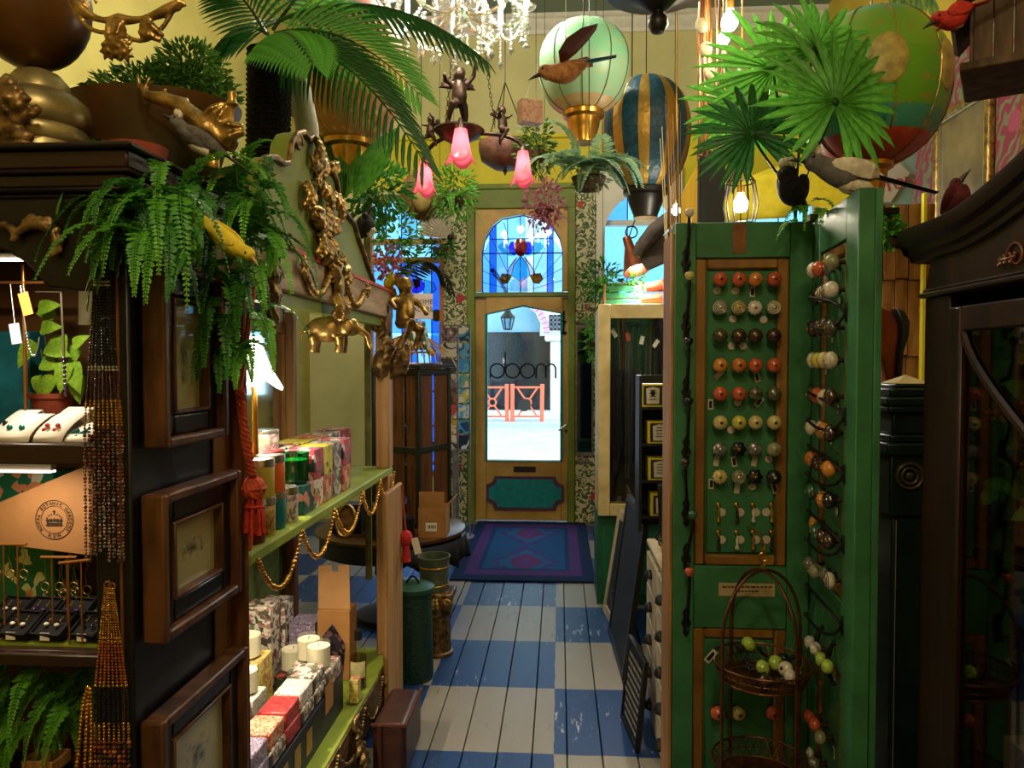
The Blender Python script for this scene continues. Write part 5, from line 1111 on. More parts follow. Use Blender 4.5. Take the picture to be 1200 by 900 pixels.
# ---------------------------------------------------------------- between the shelves and the shop front, left
TC = Vector((-.95, 4.12, .52)); tr_ = .42
rt_ = thing('round_table', (TC.x, TC.y, 0), 'dark round pedestal table crowded with boxes and cage', 'table')
mb = MB(); mb.lathe([(0, .49), (tr_*.97, .49), (tr_, .5), (tr_, .515), (tr_*.98, .52), (0, .52)], 48, c=(TC.x, TC.y, 0)); mb.build('table_top', M('table_wood', '#4a3018', .3, 0, var=.3, scale=5), parent=rt_)
mb = MB(); mb.lathe([(tr_*.93, .40), (tr_*.95, .40), (tr_*.95, .489), (tr_*.93, .489)], 48, c=(TC.x, TC.y, 0)); mb.build('apron', m_blackw, parent=rt_)
mb = MB(); mb.lathe([(0, 0), (.2, 0), (.2, .03), (.08, .06), (.045, .12), (.07, .2), (.05, .3), (.1, .4), (.12, .489), (0, .489)], 24, c=(TC.x, TC.y, 0)); mb.build('pedestal', m_blackw, parent=rt_)
zt = .52
# bird-cage cabinet on the table
m_dkg = M('cage_green', '#141e1a', .4, 0, var=.3)
cg = thing('cage_cabinet', (-.80, 4.05, zt), 'tall dark green cage cabinet with brown panels and straw roof', 'cabinet'); cc = Vector((-.86, 4.27, zt)); ang = R(-24)
T = Matrix.Translation(cc)@Matrix.Rotation(ang, 4, 'Z'); hw, hh = .155, .90
mb = MB(); mb.mat(T)
for sx in (-1, 1):
    for sy in (-1, 1): mb.bb(sx*hw-.012, sx*hw+.012, sy*hw-.012, sy*hw+.012, 0, hh)
for z in (.0, .42, hh-.04):
    for s_ in (-1, 1): mb.bb(-hw, hw, s_*hw-.01, s_*hw+.01, z, z+.035); mb.bb(s_*hw-.01, s_*hw+.01, -hw, hw, z, z+.035)
mb.build('frame', m_dkg, parent=cg, bevel=.002)
mb = MB(); mb.mat(T); mb.bb(-hw-.03, hw+.03, -hw-.03, hw+.03, hh, hh+.02); mb.build('ledge', m_dkg, parent=cg, bevel=.003); mb = MB(); mb.mat(T); mb.bb(-hw, hw, -hw, hw, .0, .02); mb.build('floor_board', m_dkg, parent=cg)
for x0, x1 in ((-.03, .06), (.075, .145)):
    mb = MB(); mb.mat(T); mb.bb(x0, x1, -hw-.004, -hw+.004, .03, hh-.04); mb.build('panel', m_mwood, parent=cg, bevel=.003)
for x0, x1 in ((-.14, -.02), (.0, .14)):
    mb = MB(); mb.mat(T); mb.bb(hw-.004, hw+.004, x0, x1, .03, hh-.04); mb.build('panel', m_mwood, parent=cg, bevel=.003)
mb = MB(); mb.mat(T)
for k in range(6): mb.tube([(-.145+k*.022, -hw, .02), (-.145+k*.022, -hw, hh)], .002, 5)
for z in (.2, .6): mb.tube([(-.15, -hw, z), (-.03, -hw, z)], .0025, 5)
mb.build('bars', m_brass, parent=cg)
mb = MB(); mb.mat(T)
for z in (.12, .34, .56, .76): mb.bb(-hw+.01, hw-.01, -hw+.02, hw-.02, z, z+.008)
mb.build('inner_shelf', m_dkg, parent=cg)
for k, (z, c) in enumerate(((.128, '#a8a498'), (.348, '#7a2a1c'), (.568, '#8a8478'), (.768, '#c8bc4a'))):
    for j in range(3):
        mb = MB(); p = T@Vector((-.12+j*.035, -.11, z)); mb.lathe([(0, 0), (.014, 0), (.015, .05), (.006, .065), (.006, .08), (0, .08)], 10, c=p); mb.build('small_bottle', M('bottle_%d' % k, c, .3, 0, var=.2), label=f'{["white", "dark red", "grey", "yellow"][k]} little bottle in the cage cabinet, {ORD[j]} from its corner bars', cat='bottle', group='little bottles in the cage cabinet')
mb = MB(); mb.mat(T)
rnd = random.Random(8)
for k in range(26):
    a = 2*pi*k/26; mb.tube([(.165*cos(a), .165*sin(a), hh+.02), (.15*cos(a), .15*sin(a), hh+.09), (.08*cos(a), .08*sin(a), hh+.15), (0, 0, hh+.19)], .003, 5)
for z, r in ((hh+.025, .165), (hh+.09, .15)): mb.torus((0, 0, z), r, .004, n=26, m=5)
mb.build('dome_wires', m_brass, parent=cg)
mb = MB(); mb.mat(T)
for k in range(90):
    a = rnd.uniform(0, 2*pi); l = rnd.uniform(.12, .22); mb.tube([(.01*cos(a), .01*sin(a), hh+.205), (l*.55*cos(a), l*.55*sin(a), hh+.165), (l*cos(a), l*sin(a), hh+.08+rnd.uniform(-.02, .02))], .0028, 4)
mb.build('straw_roof', M('straw', '#a8874a', .8, 0, var=.3), parent=cg)
# wrapped rolls and the sign above the cage
for k in range(5):
    p = W(486+k*4.2, 410, 4.15); mb = MB(); q = p+Vector((-.05+.004*k, .0, .165)); mb.tube([p, q], .011, 10)
    mb.build('paper_roll', pattern('roll_%d' % k, [['#1c5a40', '#1c5a40', '#d8d8cc'], ['#c8c8c0', '#1c5a40', '#e0e0d8'], ['#2a6a50', '#b04040', '#e0dcd0'], ['#d8d4c8', '#1c5a40', '#c04848'], ['#1c5a40', '#a8b0a0', '#c8c8c0']][k], 40, seed=k), label=f'slim roll of green and white wrapping paper, {ORD[k]} along the cage roof', cat='paper roll', group='wrapping paper rolls')
sg_ = thing('card_sign', W(492, 374, 4.0), 'white card sign reading galore on a thin stick', 'sign'); Ys = 4.0; a, b = W(477, 374, Ys), W(507, 344, Ys)
mb = MB(); mb.bb(a.x, b.x, Ys, Ys+.004, a.z, b.z); mb.build('card', M('sign_card', '#bdb4ae', .6, var=.05), parent=sg_)
mi_ = M('sign_ink', '#3a3440', .6)
text('MOOOMEZ', sg_, mi_, Matrix.Translation(W(492.5, 354, Ys-.001))@UP, .036); text('GALORE', sg_, mi_, Matrix.Translation(W(493, 362.5, Ys-.001))@UP, .036)
mb = MB(); mb.tube([W(492, 374, Ys+.006), Vector((W(492, 374, Ys).x, Ys+.006, zt+hh+.15))], .003, 5); mb.build('stick', m_lwood, parent=sg_)
# cardboard box, black tins, gilt oval frame on the table
cb = thing('cardboard_box', W(508, 614, 4.1), 'open cardboard box with white barcode label on the table edge', 'box'); k = 4.12/F
x0, x1, y0, y1 = W(490, 600, 3.86).x, W(522, 600, 3.86).x, 3.86, 4.02; H = 42*k
mb = MB(); t_ = .004
for q in ((x0, x1, y0, y0+t_), (x0, x1, y1-t_, y1), (x0, x0+t_, y0, y1), (x1-t_, x1, y0, y1)): mb.bb(*q, zt, zt+H*.78)
mb.bb(x0, x1, y0, y1, zt, zt+t_); mb.build('box_walls', m_card, parent=cb)
mb = MB(); mb.box(((x0+x1)/2, y0-.0, zt+H*.78+.045), (x1-x0-.01, .003, .09), rot=(.05, 0, 0)); mb.build('flap', m_card, parent=cb)
mb = MB(); mb.box((x1+.02, (y0+y1)/2, zt+H*.78+.03), (.003, y1-y0-.01, .07), rot=(0, .75, 0)); mb.build('flap', m_card, parent=cb)
mb = MB(); mb.bb(x0+.04, x0+.1, y0-.0015, y0-.0003, zt+.035, zt+.08); mb.build('label', m_white, parent=cb); mb = MB()
for i in range(9): mb.bb(x0+.05+i*.005, x0+.0515+i*.005+.0012*(i % 3), y0-.0022, y0-.0015, zt+.05, zt+.068)
mb.build('barcode', m_black, parent=cb)
for k, (px, w, h, y) in enumerate(((452, 26, 22, 3.80), (476, 20, 26, 3.82), (440, 26, 40, 3.86))):
    a = W(px, 600, y); s_ = y/F; mb = MB(); mb.lathe([(0, 0), (w*s_/2, 0), (w*s_/2, h*s_*.75), (w*s_*.52, h*s_*.76), (w*s_*.52, h*s_), (0, h*s_)], 24, c=(a.x, y, zt)); mb.build('black_tin', m_blackw, label=['squat black tin on the round table beside the post', 'black tin between the squat tin and cardboard box', 'taller black tin behind the squat one'][k], cat='tin', group='black tins on the round table')
ov = thing('oval_frame', (W(404, 620, 3.86).x, 3.86, zt), 'small gilt oval frame leaning on the round table', 'frame'); c = Vector((W(404, 603, 3.84).x, 3.86, zt+.085)); mb = MB()
mb.tube([c+Vector((.05*cos(t*pi/16), .03*sin(t*pi/16), .078*sin(t*pi/16))) for t in range(32)], .009, 8, closed=True); mb.build('moulding', m_gold, parent=ov); mb = MB(); mb.prism([(.048*cos(t*pi/12), .075*sin(t*pi/12)) for t in range(24)], .004, o=c+Vector((0, .012, 0)), u=(1, .0, 0), v=(0, .35, 1)); mb.build('picture', M('dark_picture', '#5a3c1c', .3, 0, var=.5, scale=30), parent=ov)
tb_ = thing('black_tray', (-1.08, 3.96, zt), 'black ribbed box behind the gilt oval frame', 'box'); mb = MB(); mb.bb(-1.23, -1.07, 3.92, 4.02, zt, zt+.16)
for k in range(7): mb.bb(-1.225+k*.022, -1.213+k*.022, 3.914, 3.92, zt+.01, zt+.15)
mb.build('body', m_blackw, parent=tb_, bevel=.002)
# bin, fluted pedestal with bucket
bn = thing('enamel_bin', (-.665, 3.33, 0), 'dark green mesh bin with lid and handle on the floor', 'bin'); c = Vector((-.665, 3.33, 0)); m_bin = M('bin_green', '#16382c', .4, 0, var=.25, scale=60, bump=.5)
mb = MB(); mb.lathe([(0, 0), (.088, 0), (.09, .01), (.082, .40), (0, .40)], 32, c=c); mb.build('body', m_bin, parent=bn)
mb = MB(); mb.lathe([(.09, .4), (.096, .405), (.096, .425), (.08, .432), (.03, .445), (0, .446)], 32, c=c); mb.build('lid', M('bin_lid', '#1d4838', .35, 0, var=.2), parent=bn); mb = MB(); mb.tube(arc(c+Vector((-.03, -.02, .44)), c+Vector((.03, -.02, .44)), .035, 8, (0, 0, 1)), .005, 6); mb.build('handle', m_iron, parent=bn)
pd = thing('fluted_pedestal', (-.60, 3.62, 0), 'low gilt fluted pedestal carrying the metal bucket', 'pedestal'); c = Vector((-.60, 3.62, 0)); mb = MB(); n = 36; vs = []
prof = [(.0, .075), (.015, .075), (.02, .062), (.19, .056), (.2, .068), (.23, .075), (.28, .07)]
for z, r in prof:
    for i in range(n): rr_ = r*(1+(.06 if (i % 3 == 0 and .02 <= z < .2) else 0)); a = 2*pi*i/n; vs.append(c+Vector((rr_*cos(a), rr_*sin(a), z)))
mb.add(vs, [(j*n+i, j*n+(i+1) % n, (j+1)*n+(i+1) % n, (j+1)*n+i) for j in range(len(prof)-1) for i in range(n)]+[tuple(range(n))]); mb.build('shaft', m_goldd, parent=pd)
mb = MB(); mb.box(c+Vector((0, 0, .30)), (.165, .165, .04)); mb.build('cap', m_goldd, parent=pd, bevel=.008, seg=2)
mb = MB()
for s_ in (-1, 1): scroll(mb, c+Vector((s_*.05, -.085, .27)), .03, (s_, 0, 0), (0, 0, 1), 1.3, .008)
acanthus(mb, c+Vector((0, -.08, .2)), (0, -.1, 1), (0, -1, 0), .1, .04, th=.007); mb.build('carving', m_gold, parent=pd, remesh=.005)
bk = thing('metal_bucket', (-.615, 3.62, .3202), 'grey-green metal bucket standing on the fluted pedestal', 'bucket'); c = Vector((-.62, 3.62, .3202)); mb = MB(); mb.lathe([(0, 0), (.065, 0), (.067, .006), (.078, .16), (.082, .162), (.082, .17), (.076, .17), (.063, .01), (0, .008)], 32, c=c); mb.build('body', M('grey_green_metal', '#5a6450', .45, .3, var=.3, scale=10), parent=bk); mb = MB(); mb.torus(c+Vector((0, 0, .03)), .071, .003, n=32, m=5); mb.torus(c+Vector((0, 0, .12)), .077, .003, n=32, m=5); mb.build('band', m_brass, parent=bk)
# black cloth draped under the table edge
mb = MB(); n = 26
vs = []
for i in range(n+1):
    a = R(-88+i*96/n); w_ = .02*sin(i*1.9)
    for z, r in ((.485, .425), (.42, .43+w_*.5), (.37-.03*sin(i*.8), .435+w_)): vs.append((TC.x+r*cos(a), TC.y+r*sin(a), z))
mb.add(vs, [(i*3+j, i*3+j+1, i*3+j+4, i*3+j+3) for i in range(n) for j in range(2)]); mb.build('table_skirt', M('black_cloth', '#0c0c10', .85), label='short black cloth skirt hanging from the round table edge', cat='cloth', solid=.003)
# brown leather case on the floor
lc_ = thing('leather_case', (-.59, 2.65, 0), 'worn brown leather case lying under the lower shelf', 'case'); m_lea = M('brown_leather', '#3c2014', .4, 0, col2='#28140c', scale=12, bump=.2)
mb = MB(); mb.bb(-.65, -.53, 2.50, 2.80, .0, .19); mb.build('body', m_lea, parent=lc_, bevel=.02, seg=3); mb = MB(); mb.tube([(-.65, 2.5, .187), (-.53, 2.5, .187), (-.53, 2.8, .187)], .007, 6); mb.tube([(-.62, 2.495, .19), (-.62, 2.495, .0)], .008, 6); mb.build('piping', M('leather_edge', '#4a2818', .4), parent=lc_)
# red pompom tassel with tag on the sawn support
rp_ = thing('pompom_tassel', (SX+.045, 3.1, .55), 'small red woven pompom tassel with white tag on the pine support', 'tassel'); c = Vector((SX+.05, 3.1, .70)); mb = MB(); mb.tube([(SX+.032, 3.1, .93), c], .004, 6); mb.build('cord', m_rope, parent=rp_); mb = MB(); mb.ell(c, (.028, .028, .035), 12, 10); mb.tube([c+Vector((0, 0, -.03)), c+Vector((0, 0, -.1))], [.012, .02], 10)
mb.build('pompom', M('red_weave', '#b8282c', .8, 0, var=.3, scale=90, bump=.5), parent=rp_); mb = MB(); mb.box(c+Vector((.045, -.01, -.03)), (.03, .001, .07), rot=(0, -.25, 0)); mb.build('tag', m_white, parent=rp_)
# postcard spinner
ps = thing('postcard_stand', (W(533, 600, 6.0).x, 6.0, 0), 'grey wire postcard stand filled with cards by the papered pier', 'stand'); YP = 6.0
mb = MB()
for px in (515.5, 536.5, 550.5): mb.tube([(W(px, 430, YP).x, YP+.01, .02), (W(px, 430, YP).x, YP+.01, W(530, 380, YP).z)], .008, 6)
for py in (381, 455, 528): mb.tube([W(515.5, py, YP+.01), W(550.5, py, YP+.01)], .006, 6)
c = Vector((W(533, 600, YP).x, YP+.02, 0)); mb.tube([c, (c.x, c.y, W(533, 528, YP).z)], .02, 10); mb.lathe([(0, 0), (.16, 0), (.16, .02), (0, .03)], 20, c=c); mb.build('frame', M('grey_wire', '#8a8894', .4, .5), parent=ps)
cdc = [['#8a7a98', '#5a3a3c'], ['#c8c4d0', '#30303c'], ['#3c4250', '#c8ccd8'], ['#b8b4c0', '#70606c'], ['#7a5a50', '#4a302c'], ['#b04a50', '#c8c0c0'], ['#b89a48', '#d8d0c8'], ['#b8b8c4', '#503c48']]; cdc_blue_lit = [['#3aa0e0', '#1c2c4a'], ['#58a8e8', '#20304c'], ['#3a90e0', '#5ab0e8'], ['#7ab090', '#3a8ad8'], ['#c8c050', '#3a98e0'], ['#48a8e8', '#d0d8e0'], ['#204880', '#48a0e0'], ['#1a3050', '#c8d8e8']]  # second palette puts the narrow column's blue light into the card colours
dsc1 = ['mauve', 'white', 'slate', 'grey', 'brown', 'red', 'mustard', 'lilac']; dsc2 = ['sky blue', 'light blue', 'bright blue', 'green-blue', 'yellow', 'cyan', 'navy', 'dark']
for i in range(8):
    for j, (pa, pb, pals, ds) in enumerate(((517, 535, cdc, dsc1), (538, 549.5, cdc_blue_lit, dsc2))):
        y0 = 384+i*18; a, b = W(pa, y0+16, YP), W(pb, y0, YP); mb = MB(); mb.bb(a.x, b.x, YP-.006-.003*(i % 2), YP-.003-.003*(i % 2), a.z, b.z)
        mb.build('postcard', pattern(f'card_{i}{j}', pals[i]+[pals[i][0], '#d8d4d0'], 9, .35, kind='n', seed=i+j*9), label=f'{ds[i]} picture postcard, {ORD[i]} down in the {"narrow" if j else "wide"} column of the stand', cat='postcard', group='postcards on the wire stand')
# slim grey mirror on the right pier
pm = thing('slim_mirror', (fx(684), YF-.07, fz(545)), 'slim grey framed mirror with scrolled top on the leafy wallpaper', 'mirror'); Ym = YF-.055
def mp_(px, py): v = W(px, py, Ym); return Vector((v.x, Ym, v.z))
mb = MB()
for q in ((674, 676.5, 532, 383), (693, 695.5, 532, 383), (674, 695.5, 534, 530), (674, 695.5, 385, 381)): a, b = mp_(q[0], q[2]), mp_(q[1], q[3]); mb.bb(a.x, b.x, Ym-.02, Ym+.004, a.z, b.z)
mb.build('frame', M('grey_frame', '#77746c', .5, .2, var=.3), parent=pm, bevel=.003); mb = MB(); a, b = mp_(676, 531), mp_(693.5, 384); mb.bb(a.x, b.x, Ym-.006, Ym, a.z, b.z); mb.build('mirror_glass', M('dark_mirror', '#5a6068', .05, 1, var=.1, bump=0), parent=pm)
for py_, z_ in ((379, 1), (540, -1)):
    mb = MB(); [scroll(mb, mp_(684.5+s_*4, py_), .035, (s_, 0, 0), (0, 0, z_), 1.25, .01) for s_ in (-1, 1)]; mb.build('scrollwork', MATS['grey_frame'], parent=pm, remesh=.006)
# ---------------------------------------------------------------- green folding shutters with door knobs
GY = 2.30
def gp(px, py, y=GY): return W(px, py, y)
gz = lambda py: gp(870, py).z
gxx = lambda px: gp(px, 430).x
GT = gz(260); m_och = M('ochre_moulding', '#8a6420', .5, 0, col2='#6a4416', scale=8, stretch=(2, 2, .5), bump=.15)
m_red_ = M('wood_moulding', '#5c3414', .5, 0, col2='#7a4c1c', scale=8, bump=.15)
sh = thing('green_shutter', ((gxx(790)+gxx(948))/2, GY+.02, 0), 'tall green panelled shutter leaf facing the aisle, covered with knobs', 'shutter')
U = dict(x0=gxx(790), x1=gxx(951), a0=gxx(815), a1=gxx(925), z1=gz(302), z0=gz(664), w1=gz(737), w0=.12)
def leaf(parent, T, u):
    """stiles, rails, moulded panels in a local x, z plane; front towards -y"""
    def bx(nm, x0, x1, z0, z1, y0, y1, m_, bev=.003):
        mb = MB(); mb.mat(T); mb.bb(x0, x1, y0, y1, z0, z1); return mb.build(nm, m_, parent=parent, bevel=bev)
    bx('stile', u['x0'], u['a0'], 0, GT, 0, .04, m_green); bx('stile', u['a1'], u['x1'], 0, GT, 0, .04, m_green)
    bx('rail', u['a0'], u['a1'], u['z1'], GT, .0005, .04, m_green); bx('rail', u['a0'], u['a1'], u['w1'], u['z0'], .0005, .04, m_green); bx('rail', u['a0'], u['a1'], 0, u['w0'], .0005, .04, m_green)
    for z0, z1 in ((u['z0'], u['z1']), (u['w0'], u['w1'])):
        bx('panel', u['a0'], u['a1'], z0, z1, .02, .03, m_green, 0); w = .034
        for q in ((u['a0'], u['a0']+w, z0, z1), (u['a1']-w, u['a1'], z0, z1), (u['a0']+w, u['a1']-w, z1-w, z1), (u['a0']+w, u['a1']-w, z0, z0+w)):
            bx('moulding', *q, .006, .022, m_och, .006)
        bx('raised_field', u['a0']+w+.004, u['a1']-w-.004, z0+w+.004, z1-w-.004, .012, .022, m_green, .004)
T1 = Matrix.Translation((0, GY, 0)); leaf(sh, T1, U)
mb = MB(); mb.bb(U['x0']-.012, U['x0']-.0005, GY+.002, GY+.16, 0, GT-.03); mb.build('bare_edge', m_lwood, parent=sh, bevel=.003)
A = Vector((.768, 2.29, 0)); B = Vector((.732, 1.87, 0)); LW_ = (B-A).length; dA = (B-A).normalized()
T2 = Matrix((dA, Vector((-dA.y, dA.x, 0)), Vector((0, 0, 1)))).transposed().to_4x4(); T2.translation = A
sh2 = thing('green_shutter', ((A.x+B.x)/2+.02, (A.y+B.y)/2, 0), 'green panelled shutter leaf folded towards the dark glazed cabinet', 'shutter')
U2 = dict(U); U2.update(x0=0, x1=LW_, a0=.06, a1=LW_-.1); leaf(sh2, T2, U2)
mb = MB(); mb.mat(T2); mb.bb(LW_-.012, LW_, .0405, .058, 0, GT); mb.bb(.0, LW_-.012, .0405, .058, 0, GT-.02); mb.build('backing', m_green, parent=sh2, bevel=.003); mb = MB(); mb.bb(.745, .82, 2.325, 2.355, 0, GT-.005); mb.build('hinge_stile', m_green, parent=sh2)
# --- knobs
def kmat(k):
    D = dict(coral=('#c05a34', '#a84424'), orange=('#c8782c', '#a85a1c'), amber=('#cc8a34', '#b4701c'), red=('#b04a28', '#983818'), cream=('#c8b878', '#b0a060'), yellow=('#c8c04c', '#a8a038'), bone=('#c4bca4', '#a8a088'), olive=('#48442a', '#302c18'), brown=('#3c2818', '#28180e'), maroon=('#38201c', '#241410'), sage=('#8a8c68', '#707250'), greyg=('#7a7a5c', '#5c5c44'), black=('#14121a', '#0a0a0e'), silver=('#8a8a80', '#55554c'), speck=('#5c5c3c', '#2c2c1c'), white=('#d0c8b8', '#b8b0a0'), lime=('#a0bc48', '#84a034'), jade=('#2c6a48', '#1c4a30'))
    a, b = D[k]; return M('knob_'+k, a, .22, .35 if k in ('silver',) else 0, col2=b, scale=70, bump=.02, spec=.6, coat=.4)
def knob(mtx, style, col, label, boss='brass', tag_=None, r=.0225, group='door knobs on the green shutter', ring=None):
    """local +z points away from the board"""
    t = thing('door_knob', (0, 0, 0), label, 'knob', group); t.matrix_basis = mtx
    mb = MB(); mb.lathe([(0, 0), (.011, 0), (.011, .004), (.006, .006), (.006, .02), (0, .02)], 12); mb.build('stem', m_bronze, parent=t, world=False)
    mb = MB(); n = 24; rows = 7; lob = dict(ball=(0, 0), melon=(8, .10), flower=(12, .16), petal=(6, .24), ring=(0, 0))[style]; flat = dict(ball=.82, melon=.75, flower=.5, petal=.5, ring=.6)[style]; vs = []
    for j in range(rows+1):
        th = -pi/2+pi*j/rows
        for i in range(n): a = 2*pi*i/n; q = r*cos(th)*(1+lob[1]*abs(cos(lob[0]*a/2)) - (lob[1]*.5)); vs.append((q*cos(a), q*sin(a), .02+r*flat+r*flat*sin(th)))
    mb.add(vs, [(j*n+i, j*n+(i+1) % n, (j+1)*n+(i+1) % n, (j+1)*n+i) for j in range(rows) for i in range(n)]); hd = mb.build('head', kmat(col), parent=t, world=False)
    top = .02+2*r*flat
    if ring:
        mb = MB()
        for q in (.42, .62, .82): zz = .02+r*flat*(1+math.sqrt(1-q*q)); mb.torus((0, 0, zz), r*q, .0011, n=24, m=5)
        mb.build('painted_rings', kmat(ring), parent=hd, world=False)
    if boss:
        mb = MB(); mb.ell((0, 0, top-.0005), (.005, .005, .003), 10, 6); mb.build('boss', {'brass': m_brass, 'dark': m_bronze, 'green': kmat('olive'), 'silver': m_silver}[boss], parent=t, world=False)
    if tag_:
        kind, ox, oy, rot = tag_; mb = MB()
        if kind == 'd': mb.lathe([(0, 0), (.0115, 0), (.0115, .0008), (0, .0008)], 20, c=(ox, oy, .004)); mb.build('price_tag', MATS['tag_paper'], parent=t, world=False)
        else:
            mb.box((ox, oy, .003), (.016, .032, .0008), rz=rot); pt_ = mb.build('price_tag', MATS['tag_paper'], parent=t, world=False)
            if kind == 'b': mb = MB(); mb.box((ox, oy, .0038), (.009, .022, .0006), rz=rot); mb.build('tag_print', m_black, parent=pt_, world=False)
    return t
M('tag_paper', '#b4aa94', .7, 0, var=.06)
KX = [841, 862.5, 881.5, 903]; KY = [329, 361.5, 394, 428, 461, 494, 525, 557]
rows_k = [
 [('ball', 'coral', 'dark', ('d', -.002, -.03, 0)), ('ball', 'coral', 'dark', ('d', -.002, -.031, 0)), ('ball', 'orange', 'brass', ('b', 0, -.034, 0)), ('ball', 'red', 'dark', None)],
 [('ring', 'bone', 'silver', ('p', .014, .0, .6), 'black'), ('ring', 'cream', 'brass', ('d', -.01, -.032, 0), 'olive'), ('flower', 'white', 'brass', None), ('ring', 'sage', 'silver', ('d', -.022, -.034, 0), 'bone')],
 [('melon', 'olive', 'brass', None), ('melon', 'brown', 'brass', ('d', -.014, -.03, 0)), ('melon', 'brown', 'brass', ('d', -.028, -.03, 0)), ('melon', 'maroon', 'dark', None)],
 [('ball', 'amber', 'dark', ('p', .004, -.028, -.8)), ('ball', 'orange', 'dark', None), ('ball', 'coral', 'green', ('b', .014, -.036, .25)), ('ball', 'coral', 'green', None)],
 [('ball', 'coral', 'dark', ('b', -.022, -.034, 0)), ('ball', 'coral', 'green', ('d', .004, -.028, 0)), ('melon', 'speck', 'dark', ('b', .02, -.026, -.7)), ('melon', 'speck', 'brass', None)],
 [('ball', 'cream', 'dark', None), ('ball', 'yellow', 'dark', ('d', -.016, -.026, 0)), ('ball', 'cream', 'dark', None), ('ball', 'cream', 'dark', None)],
 [('flower', 'silver', 'silver', ('p', -.004, -.04, -.15)), ('petal', 'black', 'brass', ('b', -.006, -.042, .15)), ('flower', 'silver', 'silver', ('p', .006, -.04, -.15)), ('ball', 'sage', 'brass', ('d', -.006, -.034, 0))],
 [('flower', 'cream', 'brass', ('b', -.02, -.026, 0)), ('ring', 'greyg', 'silver', ('p', .003, -.04, -.1), 'sage'), ('petal', 'black', 'brass', ('d', 0, -.034, 0)), ('melon', 'black', 'silver', ('b', .012, -.04, .3))]]
sty = dict(ball='round', melon='ribbed', flower='fluted', petal='petal-shaped', ring='ringed'); col_n = dict(coral='coral', orange='orange', red='brick red', bone='black and white', cream='cream', white='white', sage='sage green', olive='olive', brown='dark brown', maroon='maroon', amber='amber', speck='speckled green', yellow='yellow', silver='silver', black='black', greyg='grey-green', lime='lime green', jade='jade')
FY = GY+.0125
KM = Matrix.Rotation(pi/2, 4, 'X')
for i, row in enumerate(rows_k):
    for j, sp in enumerate(row):
        p = W(KX[j], KY[i], FY); knob(Matrix.Translation(p)@KM, sp[0], sp[1], f'{sty[sp[0]]} {col_n[sp[1]]} door knob, {ORD[i]} row down, {ORD[j]} from the coat hooks', sp[2], sp[3], ring=sp[4] if len(sp) > 4 else None)
for j, (px, c) in enumerate(((838, 'coral'), (862, 'cream'), (902, 'coral'))):
    knob(Matrix.Translation(W(px, 829, FY))@KM, 'ball', c, f'{col_n[c]} door knob on the lower shutter panel, {ORD[j]} from the coat hooks', 'dark')
# drop pulls
for i, py in enumerate((591, 623)):
    for j, px in enumerate(KX):
        p = W(px, py, FY); t = thing('drop_pull', p, f'brass drop pull, {["upper", "lower"][i]} drop row, {ORD[j]} from the coat hooks', 'handle', 'brass drop pulls on the green shutter')
        mb = MB(); mb.ell(p+Vector((0, -.006, 0)), (.008, .006, .008), 10, 6); mb.tube([p+Vector((0, -.01, 0)), p+Vector((.001, -.014, -.012))], .002, 5); mb.build('backplate', m_brass, parent=t)
        mb = MB(); q = p+Vector((.001, -.014, -.01)); mb.tube([q, q+Vector((0, 0, -.012)), q+Vector((0, 0, -.026)), q+Vector((0, 0, -.04)), q+Vector((0, 0, -.046))], [.002, .005, .004, .007, .002], 8); mb.build('drop', [m_brass, m_bronze, kmat('bone')][(i+j) % 3], parent=t)
        mb = MB(); mb.lathe([(0, 0), (.013, 0), (.013, .0008), (0, .0008)], 18); o = p+Vector(((.011, .012, .01, -.014)[j], -.004, -.024)); mb.v = [(o.x+x, o.y-z, o.z+y) for x, y, z in mb.v]; mb.build('price_tag', MATS['tag_paper'], parent=t)
# coat hooks down the left stile
hk = [(808, 250, 'white', 'white ceramic'), (808, 324, 'cream', 'cream ceramic'), (807, 401, 'black', 'glossy black'), (807, 471, 'black', 'dark'), (803, 543, 'maroon', 'dark maroon'), (812, 604, 'jade', 'dark green'), (808, 671, 'coral', 'coral red')]
for i, (px, py, c, nm) in enumerate(hk):
    p = W(px, py, GY-.05); q = W(804, py+58 if i != 5 else py+50, GY-.004); t = thing('coat_hook', W(804, py+50, GY), f'black iron coat hook with {nm} ball tip, {ORD[i]} down the stile', 'hook', 'coat hooks on the green shutter')
    mb = MB(); mb.tube(bez(p+Vector((0, 0, -.01)), p+Vector((0, 0, -.06)), q+Vector((0, -.03, .05)), q, 10), [.0045+.001*(k % 2) for k in range(11)], 8); mb.tube([q, q+Vector((0, -.03, -.02)), q+Vector((0, -.045, -.005))], [.004, .004, .006], 8); mb.build('arm', m_iron, parent=t)
    mb = MB(); mb.prism([(0, .05), (.012, .03), (.008, .015), (.016, 0), (.008, -.018), (.01, -.03), (0, -.045), (-.01, -.03), (-.008, -.018), (-.016, 0), (-.008, .015), (-.012, .03)], .004, o=(q.x, GY-.0045, q.z)); mb.build('plate', m_iron, parent=t, bevel=.001)
    mb = MB(); mb.lathe([(0, -.012), (.008, -.01), (.013, -.002), (.0145, .006), (.012, .012), (.006, .0145), (0, .013)], 16, c=p); mb.build('ball_tip', kmat(c), parent=t)
